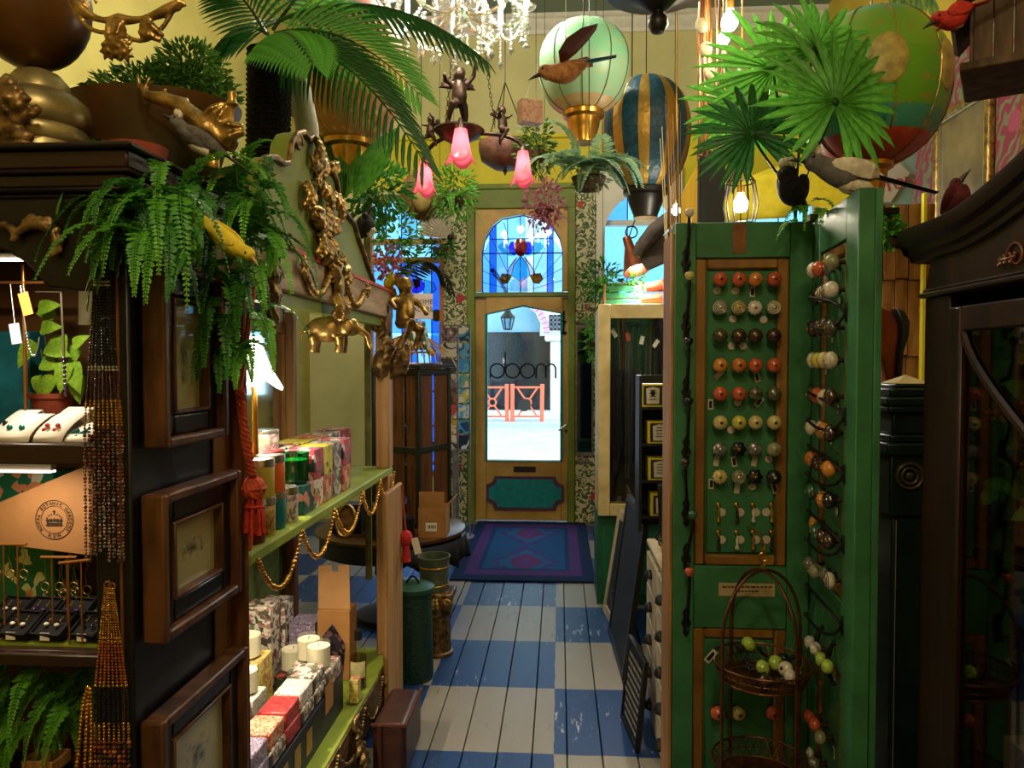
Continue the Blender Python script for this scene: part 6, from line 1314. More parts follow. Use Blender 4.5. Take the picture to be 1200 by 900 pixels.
# notices
mb = MB(); a, b = gp(842, 698), gp(908, 684); mb.bb(a.x, b.x, GY-.0015, GY-.0005, a.z, b.z); nt_ = thing('paper_notice', ((a.x+b.x)/2, GY-.001, a.z), 'yellowed paper strip notice on the shutter middle rail', 'notice'); mb.build('paper', M('old_paper', '#a89468', .7, var=.08), parent=nt_)
mb = MB()
for r_i, (p0, p1) in enumerate(((846, 905), (862, 890))):
    x = p0
    while x < p1: w = random.uniform(2, 6); q0, q1 = gp(x, 688.6+r_i*5, GY-.002), gp(min(p1, x+w), 687.2+r_i*5, GY-.002); mb.bb(q0.x, q1.x, GY-.0022, GY-.0016, q0.z, q1.z); x += w+1.2
mb.build('print', m_black, parent=nt_)
mb = MB(); a, b = gp(858.5, 297), gp(874, 262); mb.bb(a.x, b.x, GY-.0025, GY-.0008, a.z, b.z); mb.build('card_tag', M('brown_tag', '#7a4c20', .7), label='brown card tag fixed to the shutter top rail', cat='tag')
# knobs on the folded leaf, seen from the side
rk2 = [(323, [('ball', 'white'), ('ball', 'coral'), ('flower', 'silver'), ('ball', 'sage')]), (352, [('petal', 'black'), ('ring', 'bone'), ('ring', 'bone'), ('ball', 'white')]), (388, [('melon', 'brown'), ('melon', 'maroon'), ('melon', 'brown'), ('melon', 'olive')]), (424, [('melon', 'white'), ('ball', 'yellow'), ('ball', 'cream'), ('melon', 'bone')]), (460, [('melon', 'olive'), ('ball', 'coral'), ('melon', 'bone'), ('melon', 'brown')]), (495, [('ball', 'bone'), ('flower', 'white'), ('melon', 'amber'), ('melon', 'brown')]), (531, [('ball', 'orange'), ('melon', 'maroon'), ('melon', 'brown'), ('ball', 'amber')]), (566, [('melon', 'jade'), ('ring', 'jade'), ('melon', 'amber'), ('melon', 'black')]), (605, [('flower', 'amber'), ('melon', 'jade'), ('melon', 'maroon'), ('melon', 'brown')]), (648, [('ball', 'silver'), ('ball', 'sage'), ('flower', 'silver'), ('ring', 'bone')])]
for i, (py, kk_) in enumerate(rk2):
    z = gz(py)
    for j, (st, c) in enumerate(kk_):
        p = T2@Vector((.105+j*.062, .012, z+random.uniform(-.006, .006))); mt_ = Matrix.Translation(p)@T2.to_3x3().to_4x4()@KM
        knob(mt_, st, c, f'{sty[st]} {col_n[c]} knob on the folded shutter, {ORD[i]} row down, {ORD[j]} from the hinge', 'brass', ('d', .01, -.03, 0) if (i+j) % 3 == 0 else None, r=.0235, group='knobs on the folded green shutter', ring='black' if st == 'ring' else None)
for i, (py, kk_) in enumerate(((736, ['white', 'white', 'lime', 'lime']), (818, ['coral', 'coral', 'sage']), (860, ['bone', 'silver', 'orange', 'black']))):
    for j, c in enumerate(kk_):
        p = T2@Vector((.10+j*.062, .012, gz(py)+.006*(j % 2))); knob(Matrix.Translation(p)@T2.to_3x3().to_4x4()@KM, 'ring' if c == 'bone' else 'ball', c, f'{col_n[c]} knob low on the folded shutter, {["upper", "middle", "bottom"][i]} row, {ORD[j]} from the hinge', 'dark', ('b', .01, -.035, .2) if j == 2 else None, r=.02, group='knobs on the folded green shutter', ring='black' if c == 'bone' else None)
# s-shaped iron hooks on the folded leaf
for i, py in enumerate((375, 478, 535, 605, 685)):
    t = thing('scroll_hook', T2@Vector((.3, 0, gz(py))), f'black iron scroll hook, {ORD[i]} down the folded shutter', 'hook', 'scroll hooks on the folded shutter'); z = gz(py); mb = MB()
    q = lambda u, n_, dz: T2@Vector((u, -n_, z+dz))
    mb.tube(bez(q(.16, .05, .055), q(.22, .04, .04), q(.33, .03, .04), q(.335, .004, .0), 10)+bez(q(.335, .004, 0), q(.34, .02, -.05), q(.24, .05, -.05), q(.2, .06, -.02), 10)[1:], .0042, 8); mb.ell(q(.2, .06, -.02), .007, 8, 6); mb.build('scroll', m_iron, parent=t)
    mb = MB(); mb.mat(T2); mb.box((.335, -.002, z), (.016, .004, .05)); mb.build('plate', m_iron, parent=t, bevel=.002)
for i, u in enumerate((.15, .27)):
    t = thing('long_pull', T2@Vector((u, 0, gz(745))), ['long dark iron handle near the hinge of the folded shutter', 'long dark iron handle near the free edge of the folded shutter'][i], 'handle'); mb = MB(); z = gz(712); mb.tube([T2@Vector((u, -.006-.014*sin(pi*k/8), z-.11*k/8)) for k in range(9)], [.004, .006, .008, .006, .009, .006, .008, .006, .004], 8); mb.build('grip', m_iron, parent=t); [MB().ell(T2@Vector((u, -.003, z-q)), .007, 8, 6).build('rosette', m_iron, parent=t) for q in (0, .11)]
# --- two tier hanging wire basket
BY = 2.14; bc = W(893, 775, BY); kb = BY/F; bs = thing('tiered_basket', (bc.x, BY, W(884, 900, BY).z), 'two tier hanging brass wire basket holding spare knobs and hooks', 'basket'); m_bw = M('old_brass_wire', '#6e4420', .4, .7, col2='#4a2c14', scale=30)
rb = 56*kb; ztop = W(884, 668, BY).z
for a in (R(25), R(115)):
    d = Vector((cos(a), sin(a), 0)); mb = MB(); h0 = W(884, 745, BY).z; pts = [bc+d*(rb*cos(pi*t/16))+Vector((0, 0, h0-bc.z+(ztop-h0)*sin(pi*t/16))) for t in range(17)]; zb_ = W(884, 900, BY).z-.05
    mb.tube([Vector((pts[0].x, pts[0].y, zb_))]+pts+[Vector((pts[-1].x, pts[-1].y, zb_))], .0048, 8); mb.build('hoop', m_bw, parent=bs)
mb = MB()
for k in range(3): mb.torus((bc.x, BY, ztop+.014+.024*k), .012, .0025, 'y' if k % 2 else 'x', 14, 6)
hp = Vector((bc.x, GY+.006, ztop+.09)); mb.tube([Vector((bc.x, BY, ztop+.08)), Vector((bc.x, BY+.03, ztop+.10)), hp], .003, 6); mb.build('chain', m_brass, parent=bs)
for tier, py in enumerate((795, 912)):
    zz = W(884, py, BY).z; mb = MB(); hgt = .052; mb.lathe([(0, 0), (rb*.82, 0), (rb*.84, .004), (0, .004)], 32, c=(bc.x, BY, zz))
    for k in range(36):
        a = 2*pi*k/36; a2 = 2*pi*(k+.5)/36; a3 = 2*pi*(k+1)/36
        f = lambda a, r, z: (bc.x+r*cos(a), BY+r*sin(a), zz+z)
        mb.tube([f(a, rb*.84, .003), f(a2, rb*.92, hgt*.5), f(a, rb, hgt)], .0016, 5); mb.tube([f(a3, rb*.84, .003), f(a2, rb*.92, hgt*.5), f(a3, rb, hgt)], .0016, 5)
    mb.torus((bc.x, BY, zz+hgt), rb, .0032, n=40, m=6); mb.torus((bc.x, BY, zz+.003), rb*.84, .0032, n=40, m=6); mb.torus((bc.x, BY, zz+hgt*.5), rb*.92, .0016, n=40, m=5); mb.build('tray', m_bw, parent=bs)
rnd = random.Random(12); zz = W(884, 795, BY).z+.006
inb = [('lime', -.04, -.02, .03, 1.2), ('lime', .015, .02, .035, .6), ('lime', -.055, .05, .06, 2), ('white', .025, -.06, .02, 1.4), ('white', .085, -.02, .03, -1.0), ('maroon', -.03, -.06, .012, .4), ('black', .05, .04, .015, 2.2)]
for i, (c, x, y, z, a) in enumerate(inb):
    e = Matrix.Translation((bc.x+x, BY+y, zz+z-.004))@Matrix.Rotation(a, 4, 'Z')@Matrix.Rotation(R(70), 4, 'X'); knob(e, 'ball', c, f'loose {col_n[c]} knob in the basket, {["at the tagged side", "by the back rail", "resting high on the rim", "lying at the front", "by the bare hoop", "under the others", "deep at the back"][i]}', 'dark', None, group='loose knobs in the wire basket')
for i in range(5):
    a = rnd.uniform(0, 6.28); c = Vector((bc.x+.04*cos(a), BY+.04*sin(a), zz+.012+.006*i)); mb = MB(); d = Vector((cos(a*2), sin(a*2), 0)); mb.tube(bez(c-d*.04, c+Vector((0, 0, .03)), c+d*.03, c+d*.05+Vector((0, 0, .02)), 8), .004, 6); mb.ell(c+d*.05+Vector((0, 0, .02)), .007, 8, 6); mb.build('loose_hook', m_iron, label='loose black iron hook piled in the wire basket', cat='hook', group='loose hooks in the wire basket')
bt = MB(); c = W(833, 769, BY); bt.box(c, (.018, .001, .042), rot=(0, .7, 0)); bt2 = thing('price_tag', c, 'white bordered price tag on the wire basket rim', 'tag'); bt.build('tag_card', MATS['tag_paper'], parent=bt2); mb = MB(); mb.box(c+Vector((0, -.001, 0)), (.01, .001, .03), rot=(0, .7, 0)); mb.build('tag_print', m_black, parent=bt2); mb = MB(); mb.tube([c+Vector((.012, 0, .018)), (bc.x-rb*.99, BY-.01, zz+.048)], .0008, 4); mb.build('thread', m_white, parent=bt2)
# ---------------------------------------------------------------- white drawers, yellow boxes, cream cabinet
m_wd = M('aged_white_paint', '#b9ae92', .55, 0, col2='#9a8e70', scale=10, bump=.08)
DXF = .365; dc = thing('drawer_cabinet', (.55, 2.75, 0), 'aged white bank of small drawers with dark cup pulls', 'drawers')
mb = MB(); mb.bb(DXF+.012, .68, 2.42, 3.06, 0, .70); mb.build('carcass', m_wd, parent=dc, bevel=.004)
mb = MB(); mb.bb(DXF, .69, 2.41, 3.08, .7005, .72); mb.build('top', m_wd, parent=dc, bevel=.004)
for i in range(5):
    for j in range(2):
        y0 = 2.435+j*.31; z0 = .05+i*.128; mb = MB(); mb.bb(DXF-.004, DXF+.0118, y0, y0+.295, z0, z0+.118); dr = mb.build('drawer', m_wd, parent=dc, bevel=.004)
        mb = MB(); mb.lathe([(.034, 0), (.033, .012), (.022, .022), (0, .026)], 12, a0=0, a1=pi); c = Vector((DXF-.004, y0+.147, z0+.05)); mb.v = [(c.x-z, c.y+x, c.z+y*.8) for x, y, z in mb.v]; mb.build('cup_pull', m_iron, parent=dr, solid=.002)
# clutter on top: cards and small ironmongery
for i, (y, x, w, d, h, c, lb) in enumerate(((2.56, .46, .1, .14, .02, m_cream, 'stack of cream cards on the white drawers'), (2.80, .44, .09, .12, .03, m_card, 'small brown card box on the white drawers'), (2.72, .6, .1, .12, .05, m_blackw, 'flat black box on the white drawers'))):
    mb = MB(); mb.bb(x-w/2, x+w/2, y-d/2, y+d/2, .72, .72+h); mb.build(['card_stack', 'card_box', 'black_box'][i], c, label=lb, cat='box' if i else 'cards', bevel=.001)
for i in range(5):
    c = Vector((.41+.02*(i % 2), 2.94+i*.025, .725)); mb = MB(); mb.torus(c+Vector((0, 0, .012)), .014, .004, rot=(1.2, .3*i, .7*i), n=14, m=6); mb.ell(c+Vector((.012, 0, .018)), .01, 8, 6); mb.build('iron_pull', m_bronze, label='small dark metal drawer pull in the heap on the drawers', cat='handle', group='metal pulls heaped on the white drawers')
# dark box shelf with four yellow mug boxes
YB_ = 3.20; bsx = thing('box_shelf', (.46, YB_+.08, .72), 'narrow black shelf stack holding yellow mug boxes', 'shelf'); x0, x1 = W(749, 500, YB_).x, W(790, 500, YB_).x+.06; z0, z1 = .72, W(770, 440, YB_).z
mb = MB(); mb.bb(x0, x0+.012, YB_, YB_+.16, z0, z1); mb.bb(x1-.012, x1, YB_, YB_+.16, z0, z1); mb.bb(x0, x1, YB_+.15, YB_+.16, z0, z1)
mb.build('side_panels', m_black, parent=bsx)
ym = M('yellow_card', '#c8b428', .5, 0, var=.06); slots = [(450, 477), (494, 520), (537, 563), (579, 605)]
for k, (a, b) in enumerate(slots):
    za, zb = W(770, b, YB_).z, W(770, a, YB_).z
    mb = MB(); mb.bb(x0+.012, x1-.012, YB_, YB_+.15, za-.012, za-.001); mb.build('board', m_black, parent=bsx)
    px0 = [751, 759, 760, 763][k]; xa = W(px0, 500, YB_).x; xb = W(px0+28, 500, YB_).x; t = thing('mug_box', ((xa+xb)/2, YB_+.05, za), f'yellow mug box with printed white window, {["topmost", "second from top", "third from top", "lowest"][k]} in the black shelf', 'box', 'yellow mug boxes')
    mb = MB(); mb.bb(xa, xb, YB_+.004, YB_+.1, za, zb); mb.build('carton', ym, parent=t, bevel=.001)
    c = Vector(((xa+xb)/2, YB_+.003, (za+zb)/2)); w_, h_2 = (xb-xa), (zb-za); mb = MB(); mb.box(c, (w_*.78, .001, h_2*.84)); mb.build('window', M('black_print', '#26241e', .5), parent=t)
    mb = MB(); mb.prism([(-w_*.26, -h_2*.36), (w_*.26, -h_2*.36), (w_*.28, h_2*.3), (0, h_2*.38), (-w_*.28, h_2*.3)], .001, o=c+Vector((0, -.0014, 0))); wn = mb.build('mug_print', M('mug_white', '#c4bca8', .5, var=.05), parent=t)
    mb = MB()
    for q in range(4): mb.box(c+Vector((0, -.0026, h_2*(.22-.13*q))), (w_*(.34 if q % 2 else .26), .0006, h_2*.035))
    if k == 0: mb.ell(c+Vector((0, -.0024, h_2*.1)), (w_*.1, .0006, h_2*.13), 10, 6)
    mb.build('mug_lettering', m_black, parent=wn)
# cream glazed cabinet on a green base
CYc = 4.35; k = CYc/F; X0, X1 = W(701, 480, CYc).x, W(787, 480, CYc).x; Z0, Z1c = W(740, 605, CYc).z, W(740, 356, CYc).z
gb_ = thing('green_cupboard', ((X0+X1)/2, CYc+.25, 0), 'plain dark green cupboard under the cream glazed cabinet', 'cupboard'); mb = MB(); mb.bb(X0-.0, X1+.05, CYc+.06, CYc+.42, 0, Z0-.001); mb.build('carcass', M('deep_green_paint', '#155236', .5, 0, var=.15), parent=gb_, bevel=.004); mb = MB(); mb.bb(X0+.03, X1, CYc+.048, CYc+.0595, .06, Z0-.06); mb.build('door', M('deep_green_door', '#185c3c', .5, 0, var=.15), parent=gb_, bevel=.004)
cr = thing('glazed_cabinet', ((X0+X1)/2, CYc+.2, Z0), 'cream painted glazed cabinet with dark strung jewellery inside', 'cabinet')
sw_ = 14*k
for nm, q in (('stile', (X0, X0+sw_, Z0, Z1c)), ('stile', (X1-.02, X1, Z0, Z1c)), ('rail', (X0+sw_, X1-.02, Z1c-.085, Z1c)), ('rail', (X0+sw_, X1-.02, Z0, Z0+.07))):
    mb = MB(); mb.bb(q[0], q[1], CYc, CYc+.03, q[2], q[3]); mb.build(nm, m_cream, parent=cr, bevel=.003)
mb = MB(); mb.bb(X0, X0+.02, CYc+.03, CYc+.38, Z0, Z1c); mb.bb(X1-.02, X1, CYc+.03, CYc+.38, Z0, Z1c); mb.bb(X0, X1, CYc+.03, CYc+.38, Z1c-.02, Z1c); mb.bb(X0, X1, CYc+.03, CYc+.38, Z0, Z0+.02); mb.build('carcass', m_cream, parent=cr, bevel=.002); mb = MB(); mb.bb(X0+.02, X1-.02, CYc+.36, CYc+.37, Z0+.02, Z1c-.02); mb.build('back', m_black, parent=cr)
mb = MB(); mb.bb(X0+sw_, X1-.02, CYc+.012, CYc+.016, Z0+.07, Z1c-.085); mb.build('pane', m_clear, parent=cr); mb = MB(); mb.tube([(X0+.02, CYc+.12, Z1c-.1), (X1-.02, CYc+.12, Z1c-.1)], .005, 6); mb.build('rod', m_iron, parent=cr)
dk = ['#241c1c', '#1a1a20', '#202a1c', '#2a1a22', '#1c1c1c', '#2c2420', '#18181e']
for i in range(7):
    x = X0+sw_+.022+i*.041; t = thing('bead_bundle', (x, CYc+.12, Z0+.1), f'dark bundle of long beads hanging in the cream cabinet, {ORD[i]} from its hinge', 'necklace', 'bead bundles in the cream cabinet'); mb = MB(); rnd = random.Random(i)
    for q in range(5):
        L = rnd.uniform(.7, .95); xx = x+rnd.uniform(-.016, .016); yy = CYc+.11+rnd.uniform(-.03, .03); mb.tube([(x, CYc+.12, Z1c-.13), (xx, yy, Z1c-.2), (xx+rnd.uniform(-.008, .008), yy, Z1c-.5), (xx, yy, Z1c-.1-L)], [.004, .011, .012, .009], 7)
    mb.build('strands', M('beads_%d' % i, dk[i], .35, 0, col2='#0a0a0c', scale=110, bump=.6), parent=t)
    mb = MB(); mb.tube([(x-.012, CYc+.12, Z1c-.095), (x, CYc+.12, Z1c-.13), (x+.012, CYc+.12, Z1c-.095)], .002, 5); mb.build('hanger', m_iron, parent=t)
    if i in (0, 2, 4, 6): mb = MB(); mb.box((x+.004, CYc+.07, Z1c-.17-.01*i), (.024, .001, .05), rot=(0, .2*(i-3), 0)); mb.build('tag', m_white if i != 2 else M('red_tag', '#b03030', .6), parent=t)
# leaning frames and chalkboards
def lean(name, label, cat, p0, p1, h, off, fr, w=.03, th=.02, field=None):
    """panel standing on the floor along p0-p1, its top shifted by off"""
    p0 = Vector(p0); p1 = Vector(p1); u = (p1-p0); L = u.length; u.normalize(); v = (Vector((off[0], off[1], h))).normalized(); H = Vector((off[0], off[1], h)).length; n = u.cross(v).normalized(); t = thing(name, p0.lerp(p1, .5), label, cat)
    T = Matrix((u, v, n)).transposed().to_4x4(); T.translation = p0; mb = MB(); mb.mat(T)
    for q in ((0, w, 0, H), (L-w, L, 0, H), (w, L-w, 0, w), (w, L-w, H-w, H)): mb.bb(q[0], q[1], q[2], q[3], -th/2, th/2)
    mb.build('frame', fr, parent=t, bevel=.003); mb = MB(); mb.mat(T); mb.bb(w, L-w, w, H-w, -th/4, th/4); mb.build('panel', field, parent=t); return t, T, L, H
slate = M('slate', '#15181a', .6, 0, var=.3, scale=8)
lean('chalkboard', 'tall dark chalkboard leaning against the white drawers', 'chalkboard', (.30, 3.34, .004), (.275, 3.95, .004), .75, (.10, 0), m_blackw, .035, .025, slate)
t_, T_, L_, H_ = lean('chalkboard', 'small black chalkboard with rows of white lettering beside the drawers', 'chalkboard', (.295, 2.72, .004), (.262, 3.0, .004), .34, (.03, 0), m_black, .02, .02, M('letter_board', '#0c0c0e', .6))
mb = MB(); rnd = random.Random(5)
for r_i in range(9):
    x = .035
    while x < L_-.05: w = rnd.uniform(.008, .03); mb.mat(T_); mb.bb(x, x+w, .04+r_i*.03, .052+r_i*.03, .0055, .0065); mb.bb(x, x+w, .04+r_i*.03, .052+r_i*.03, -.0065, -.0055); x += w+.008
mb.M = Matrix(); mb.build('lettering', M('chalk', '#8a887e', .8), parent=t_)
lean('leaning_frame', 'white painted frame leaning beside the dark green cupboard', 'frame', (.30, 4.02, .004), (.27, 4.3, .004), .60, (.09, 0), m_wd, .05, .03, slate)
lean('leaning_frame', 'narrow pale frame propped behind the tall chalkboard', 'frame', (.385, 3.96, .004), (.375, 4.3, .004), .66, (.055, 0), m_wd, .03, .02, slate)
mb = MB(); a = W(722, 757, 3.97); mb.bb(.285, .335, 3.965, 4.0, .001, .22); mb.build('wood_block', m_dwood, label='dark upright wood block before the white leaning frame', cat='block', bevel=.004)
# ---------------------------------------------------------------- dark glazed cabinet on the right
RX = .85; Yf, Yn = 1.78, .62
rc = thing('display_cabinet', (1.05, 1.17, 0), 'dark mahogany glazed display cabinet with swan neck pediment', 'cabinet'); m_mah = M('mahogany', '#2a1410', .35, 0, col2='#160a0a', scale=5, stretch=(5, 5, .6), bump=.06)
def rz(py, px=1120): return WX(px, py, RX).z
def ry(px): return WX(px, 430, RX).y
zr = WX(1082, 350, RX).z
mb = MB(); mb.bb(RX+.02, 1.28, Yf-.03, Yf, 0, zr); mb.build('side_panel', m_mah, parent=rc); mb = MB(); mb.bb(RX+.02, 1.28, Yn, Yn+.03, 0, zr); mb.build('side_panel', m_mah, parent=rc)
mb = MB(); mb.bb(1.27, 1.285, Yn, Yf, 0, zr); mb.build('back', M('cabinet_inner', '#6a5630', .6, 0, var=.3), parent=rc)
z_up = zr; z_g1 = WX(1130, 388, RX).z; zg0 = .25
for nm, q in (('stile', (ry(1112), Yf, 0, z_up)), ('stile', (Yn, Yn+.06, 0, z_up)), ('stile', (1.12, 1.18, 0, z_up))):
    mb = MB(); mb.bb(RX, RX+.02, q[0], q[1], q[2], q[3]); mb.build(nm, m_mah, parent=rc, bevel=.003)
for d0, d1, nm in ((1.18, ry(1112), 'a'), (Yn+.06, 1.12, 'b')):
    g0, g1 = d0+.035, d1-.05; mb = MB()
    for q in ((d0, g0, zg0-.1, z_up-.03), (g1, d1, zg0-.1, z_up-.03), (g0, g1, z_g1, z_up-.03), (g0, g1, zg0-.1, zg0)): mb.bb(RX-.004, RX+.018, q[0], q[1], q[2], q[3])
    dr = mb.build('door', m_mah, parent=rc, bevel=.004)
    mb = MB(); mb.bb(RX+.008, RX+.012, g0, g1, zg0, z_g1); mb.build('pane', glassmat('cabinet_glass', '#d8d8cc', .1), parent=dr)
    mb = MB(); pts = [Vector((RX+.004, g1-(g1-g0)*(1-cos(pi/2*t/10)), z_g1-.32*(t/10)**1.3*1.0)) for t in range(11)]; mb.tube(pts, [(.010, .007)]*11, 6); mb.tube([pts[-1], (RX+.004, pts[-1].y, zg0)], [(.01, .007)]*2, 6)
    mb.tube([(RX+.004, g0, z_g1-.0), (RX+.004, g0, zg0)], [(.01, .007)]*2, 6); mb.build('tracery', m_mah, parent=dr)
mb = MB(); mb.bb(RX-.012, RX+.03, Yn-.01, Yf+.012, zr, zr+.012); mb.bb(RX-.006, RX+.03, Yn, Yf+.006, zr+.012, zr+.02); mb.build('moulding', m_mah, parent=rc, bevel=.004)
zc0 = WX(1058, 309, RX-.04).z
def neck(y): t = max(0, (Yf-.14-y)/.62); return zc0+.20*min(1, t)**1.6
path = [Yf+.04-(Yf+.04-1.0)*i/24 for i in range(25)]
mb = MB(); mb.prism([(Yf, zr+.02)]+[(y, neck(y)+.01) for y in path if y <= Yf]+[(1.0, zr+.02)], .035, o=(RX, 0, 0), u=(0, 1, 0)); fb = mb.build('frieze', m_mah, parent=rc)
prof = [(0, 0), (.014, .004), (.016, .014), (.026, .02), (.03, .034), (.044, .04), (.052, .054), (.052, .066), (0, .066)]; mb = MB(); vs = []
for y in path: vs += [(RX+.004-o_, y, neck(y)+h_*1.15) for o_, h_ in prof]
n = len(prof); mb.add(vs, [(i*n+j, i*n+(j+1) % n, (i+1)*n+(j+1) % n, (i+1)*n+j) for i in range(len(path)-1) for j in range(n)]+[tuple(range(n)), tuple(range((len(path)-1)*n, len(path)*n))]); mb.build('swan_neck', M('crown_mahogany', '#1c0e0c', .3, 0, var=.3, scale=6), parent=rc, smooth=30)
mb = MB(); vs = []
for o_, h_ in prof: vs += [(RX+.004-o_, Yf+.04+o_*.9, zc0+h_*1.15), (1.28, Yf+.04+o_*.9, zc0+h_*1.15)]
mb.add(vs, [(2*i, 2*i+1, 2*((i+1) % n)+1, 2*((i+1) % n)) for i in range(n)]); mb.build('crown_return', MATS['crown_mahogany'], parent=rc, smooth=30); mb = MB(); mb.bb(RX+.03, 1.28, Yn, Yf, zr, zc0+.05); mb.build('top_block', m_mah, parent=rc)
mb = MB(); c = WX(1190, 300, RX-.003); scroll(mb, c, .03, (0, 1, 0), (0, 0, 1), 1.2, .0022); acanthus(mb, c, (0, 1, -.2), (-1, 0, 0), .05, .016, th=.0018); mb.build('inlay', M('inlay_wood', '#6a3a1c', .4), parent=rc)
for i, py in enumerate((640, 980)):
    z = WX(1170, py, RX+.05).z; mb = MB(); mb.bb(RX+.03, 1.265, Yn+.03, Yf-.03, z-.012, z); mb.build('shelf', m_dwood, parent=rc, bevel=.002)
zsA = WX(1170, 640, RX+.05).z; zsB = WX(1170, 980, RX+.05).z
fl = thing('silk_flowers', (1.03, 1.5, zsA), 'bunch of pink silk flowers with leaves inside the display cabinet', 'flowers'); rnd = random.Random(9)
mb = MB(); mb.lathe([(0, 0), (.05, 0), (.06, .09), (.052, .09), (0, .08)], 18, c=(1.03, 1.5, zsA)); mb.build('vase', M('dark_vase', '#2c2018', .4), parent=fl)
mb = MB()
for q in range(12): mb.tube([(1.03, 1.5, zsA+.07), (1.0+rnd.uniform(-.08, .1), 1.5+rnd.uniform(-.1, .1), zsA+rnd.uniform(.15, .4))], .002, 4)
mb.build('stems', m_stem, parent=fl)
m_pk = leafmat('petal_pink', '#b0486a', '#8a2c4c', .3)
for q in range(70):
    c = (1.0+rnd.uniform(-.09, .12), 1.5+rnd.uniform(-.12, .12), zsA+rnd.uniform(.1, .42)); put_leaf(fl, 'oval', m_fernd, c, (rnd.uniform(-1, .3), rnd.uniform(-1, 1), rnd.uniform(-.6, .6)), (rnd.uniform(-1, 0), -.6, .5), .06, .03)
for q in range(12):
    c = Vector((.97+rnd.uniform(-.07, .08), 1.5+rnd.uniform(-.12, .1), zsA+rnd.uniform(.12, .42))); mb = MB(); rosette(mb, c, (-1, -.8, .2), .024, 6); mb.build('blossom', m_pk, parent=fl)
for q, (y, x, w, d, h, c, lb) in enumerate(((1.36, .98, .12, .14, .1, '#8a7c58', 'pale box on the lower shelf of the display cabinet'), (1.53, 1.0, .16, .08, .2, '#7a6a48', 'tan upright book on the lower shelf of the display cabinet'), (1.24, 1.0, .1, .1, .16, '#4a3420', 'brown upright box on the lower shelf of the display cabinet'))):
    mb = MB(); mb.bb(x-w/2, x+w/2, y-d/2, y+d/2, zsB, zsB+h); mb.build(['box', 'book', 'brown_box'][q], M('cab_item_%d' % q, c, .6, 0, var=.2), label=lb, cat='book' if q == 1 else 'box', bevel=.003)
mb = MB(); pts = [Vector((.96+.02*sin(i), 1.25+i*.03, zsA+.0+.02*abs(sin(i*1.3))+.008)) for i in range(10)]; mb.tube(pts, .008, 8); mb.build('bead_rope', m_lwood, label='rope of wooden beads lying on the display cabinet shelf', cat='beads')
# newel post
NY = 2.2; nx = W(1060, 500, NY).x; kn = NY/F; nw = thing('newel_post', (nx, NY, 0), 'black-green square newel post with moulded cap and round boss', 'post'); m_nw = M('newel_paint', '#10241c', .35, 0, var=.3, scale=8); zn = lambda py: W(1060, py, NY).z
mb = MB()
for a, b, w in ((900, 600, 22), (600, 530, 27), (530, 516, 33), (516, 507, 28), (507, 482, 24), (482, 474, 32), (474, 464, 34), (464, 454, 29), (454, 449, 20)):
    zb = 0 if a == 900 else zn(a); mb.bb(nx-w*kn, nx+w*kn, NY-w*kn, NY+w*kn, zb, zn(b))
mb.build('shaft', m_nw, parent=nw, bevel=.006, seg=2); mb = MB(); w = 19*kn; z0 = zn(449); mb.add([(nx-w, NY-w, z0), (nx+w, NY-w, z0), (nx+w, NY+w, z0), (nx-w, NY+w, z0), (nx, NY, zn(439))], [(0, 1, 4), (1, 2, 4), (2, 3, 4), (3, 0, 4), (3, 2, 1, 0)]); mb.build('finial', m_cream, parent=nw, smooth=0)
mb = MB(); c = W(1066, 558, NY-27*kn-.003); mb.torus(c, .035, .006, 'y', 28, 8); mb.torus(c, .022, .005, 'y', 24, 8); mb.ell(c, (.012, .006, .012), 10, 6); mb.build('round_boss', M('newel_gilt', '#4a4228', .4, .3), parent=nw)
mb = MB(); mb.bb(nx-18*kn, nx-17*kn, NY-22.5*kn, NY-22*kn, .1, zn(605)); mb.build('edge_line', M('worn_line', '#8a8468', .6), parent=nw)
# wooden shingle screen, yellow post, carved red chair back
SYs = 3.0; ss = thing('shingle_screen', (1.36, SYs, 0), 'screen of narrow overlapping brown wooden shingles behind the shutters', 'screen'); m_sh = M('shingle', '#9a6a30', .6, 0, col2='#6f4518', scale=6, stretch=(6, 6, .7), bump=.15)
mb = MB(); mb.bb(1.12, 1.47, SYs+.012, SYs+.03, 0, W(1050, 236, SYs).z-.01); mb.build('backing', m_dwood, parent=ss)
first = None; wS = .049; hS = W(1050, 325, SYs).z-W(1050, 415, SYs).z; ztop_ = W(1050, 236, SYs).z
for i in range(6):
    for j in range(7):
        mtx = Matrix.Translation((1.125+j*wS+random.uniform(-.001, .001), SYs, ztop_-hS*(i+1)+random.uniform(-.006, .002)))@Matrix.Rotation(R(-2), 4, 'X')
        if first is None: mb = MB(); mb.bb(.0012, wS-.0012, 0, .009, 0, hS-.002); first = mb.build('shingle', m_sh, parent=ss, world=False, bevel=.002); first.matrix_parent_inverse = wm(ss).inverted(); first.matrix_basis = mtx
        else: inst('shingle', first, mtx, ss)
mb = MB(); mb.bb(W(1077, 300, SYs).x, W(1081.5, 300, SYs).x, SYs-.03, SYs-.01, 0, W(1078, 228, SYs).z); mb.build('yellow_batten', M('bright_yellow', '#cfc02a', .5, var=.06), label='thin bright yellow upright batten beside the shingle screen', cat='batten', bevel=.002)
RYc = 2.62; ch = thing('carved_chair', (W(1035, 600, RYc).x, RYc+.2, 0), 'red lacquered chair with curved splat and dark edges', 'chair'); m_rl = M('red_lacquer', '#7a2412', .3, 0, col2='#551608', scale=12, bump=.1)
def chx(px, py): v = W(px, py, RYc); return (v.x, v.z)
outl = [chx(*p) for p in ((1005, 366), (1015, 361), (1030, 361), (1042, 366), (1048, 378), (1049, 392), (1046, 410), (1046, 430), (1044, 452), (1040, 470), (1030, 470), (1034, 445), (1031, 425), (1020, 410), (1005, 404))]
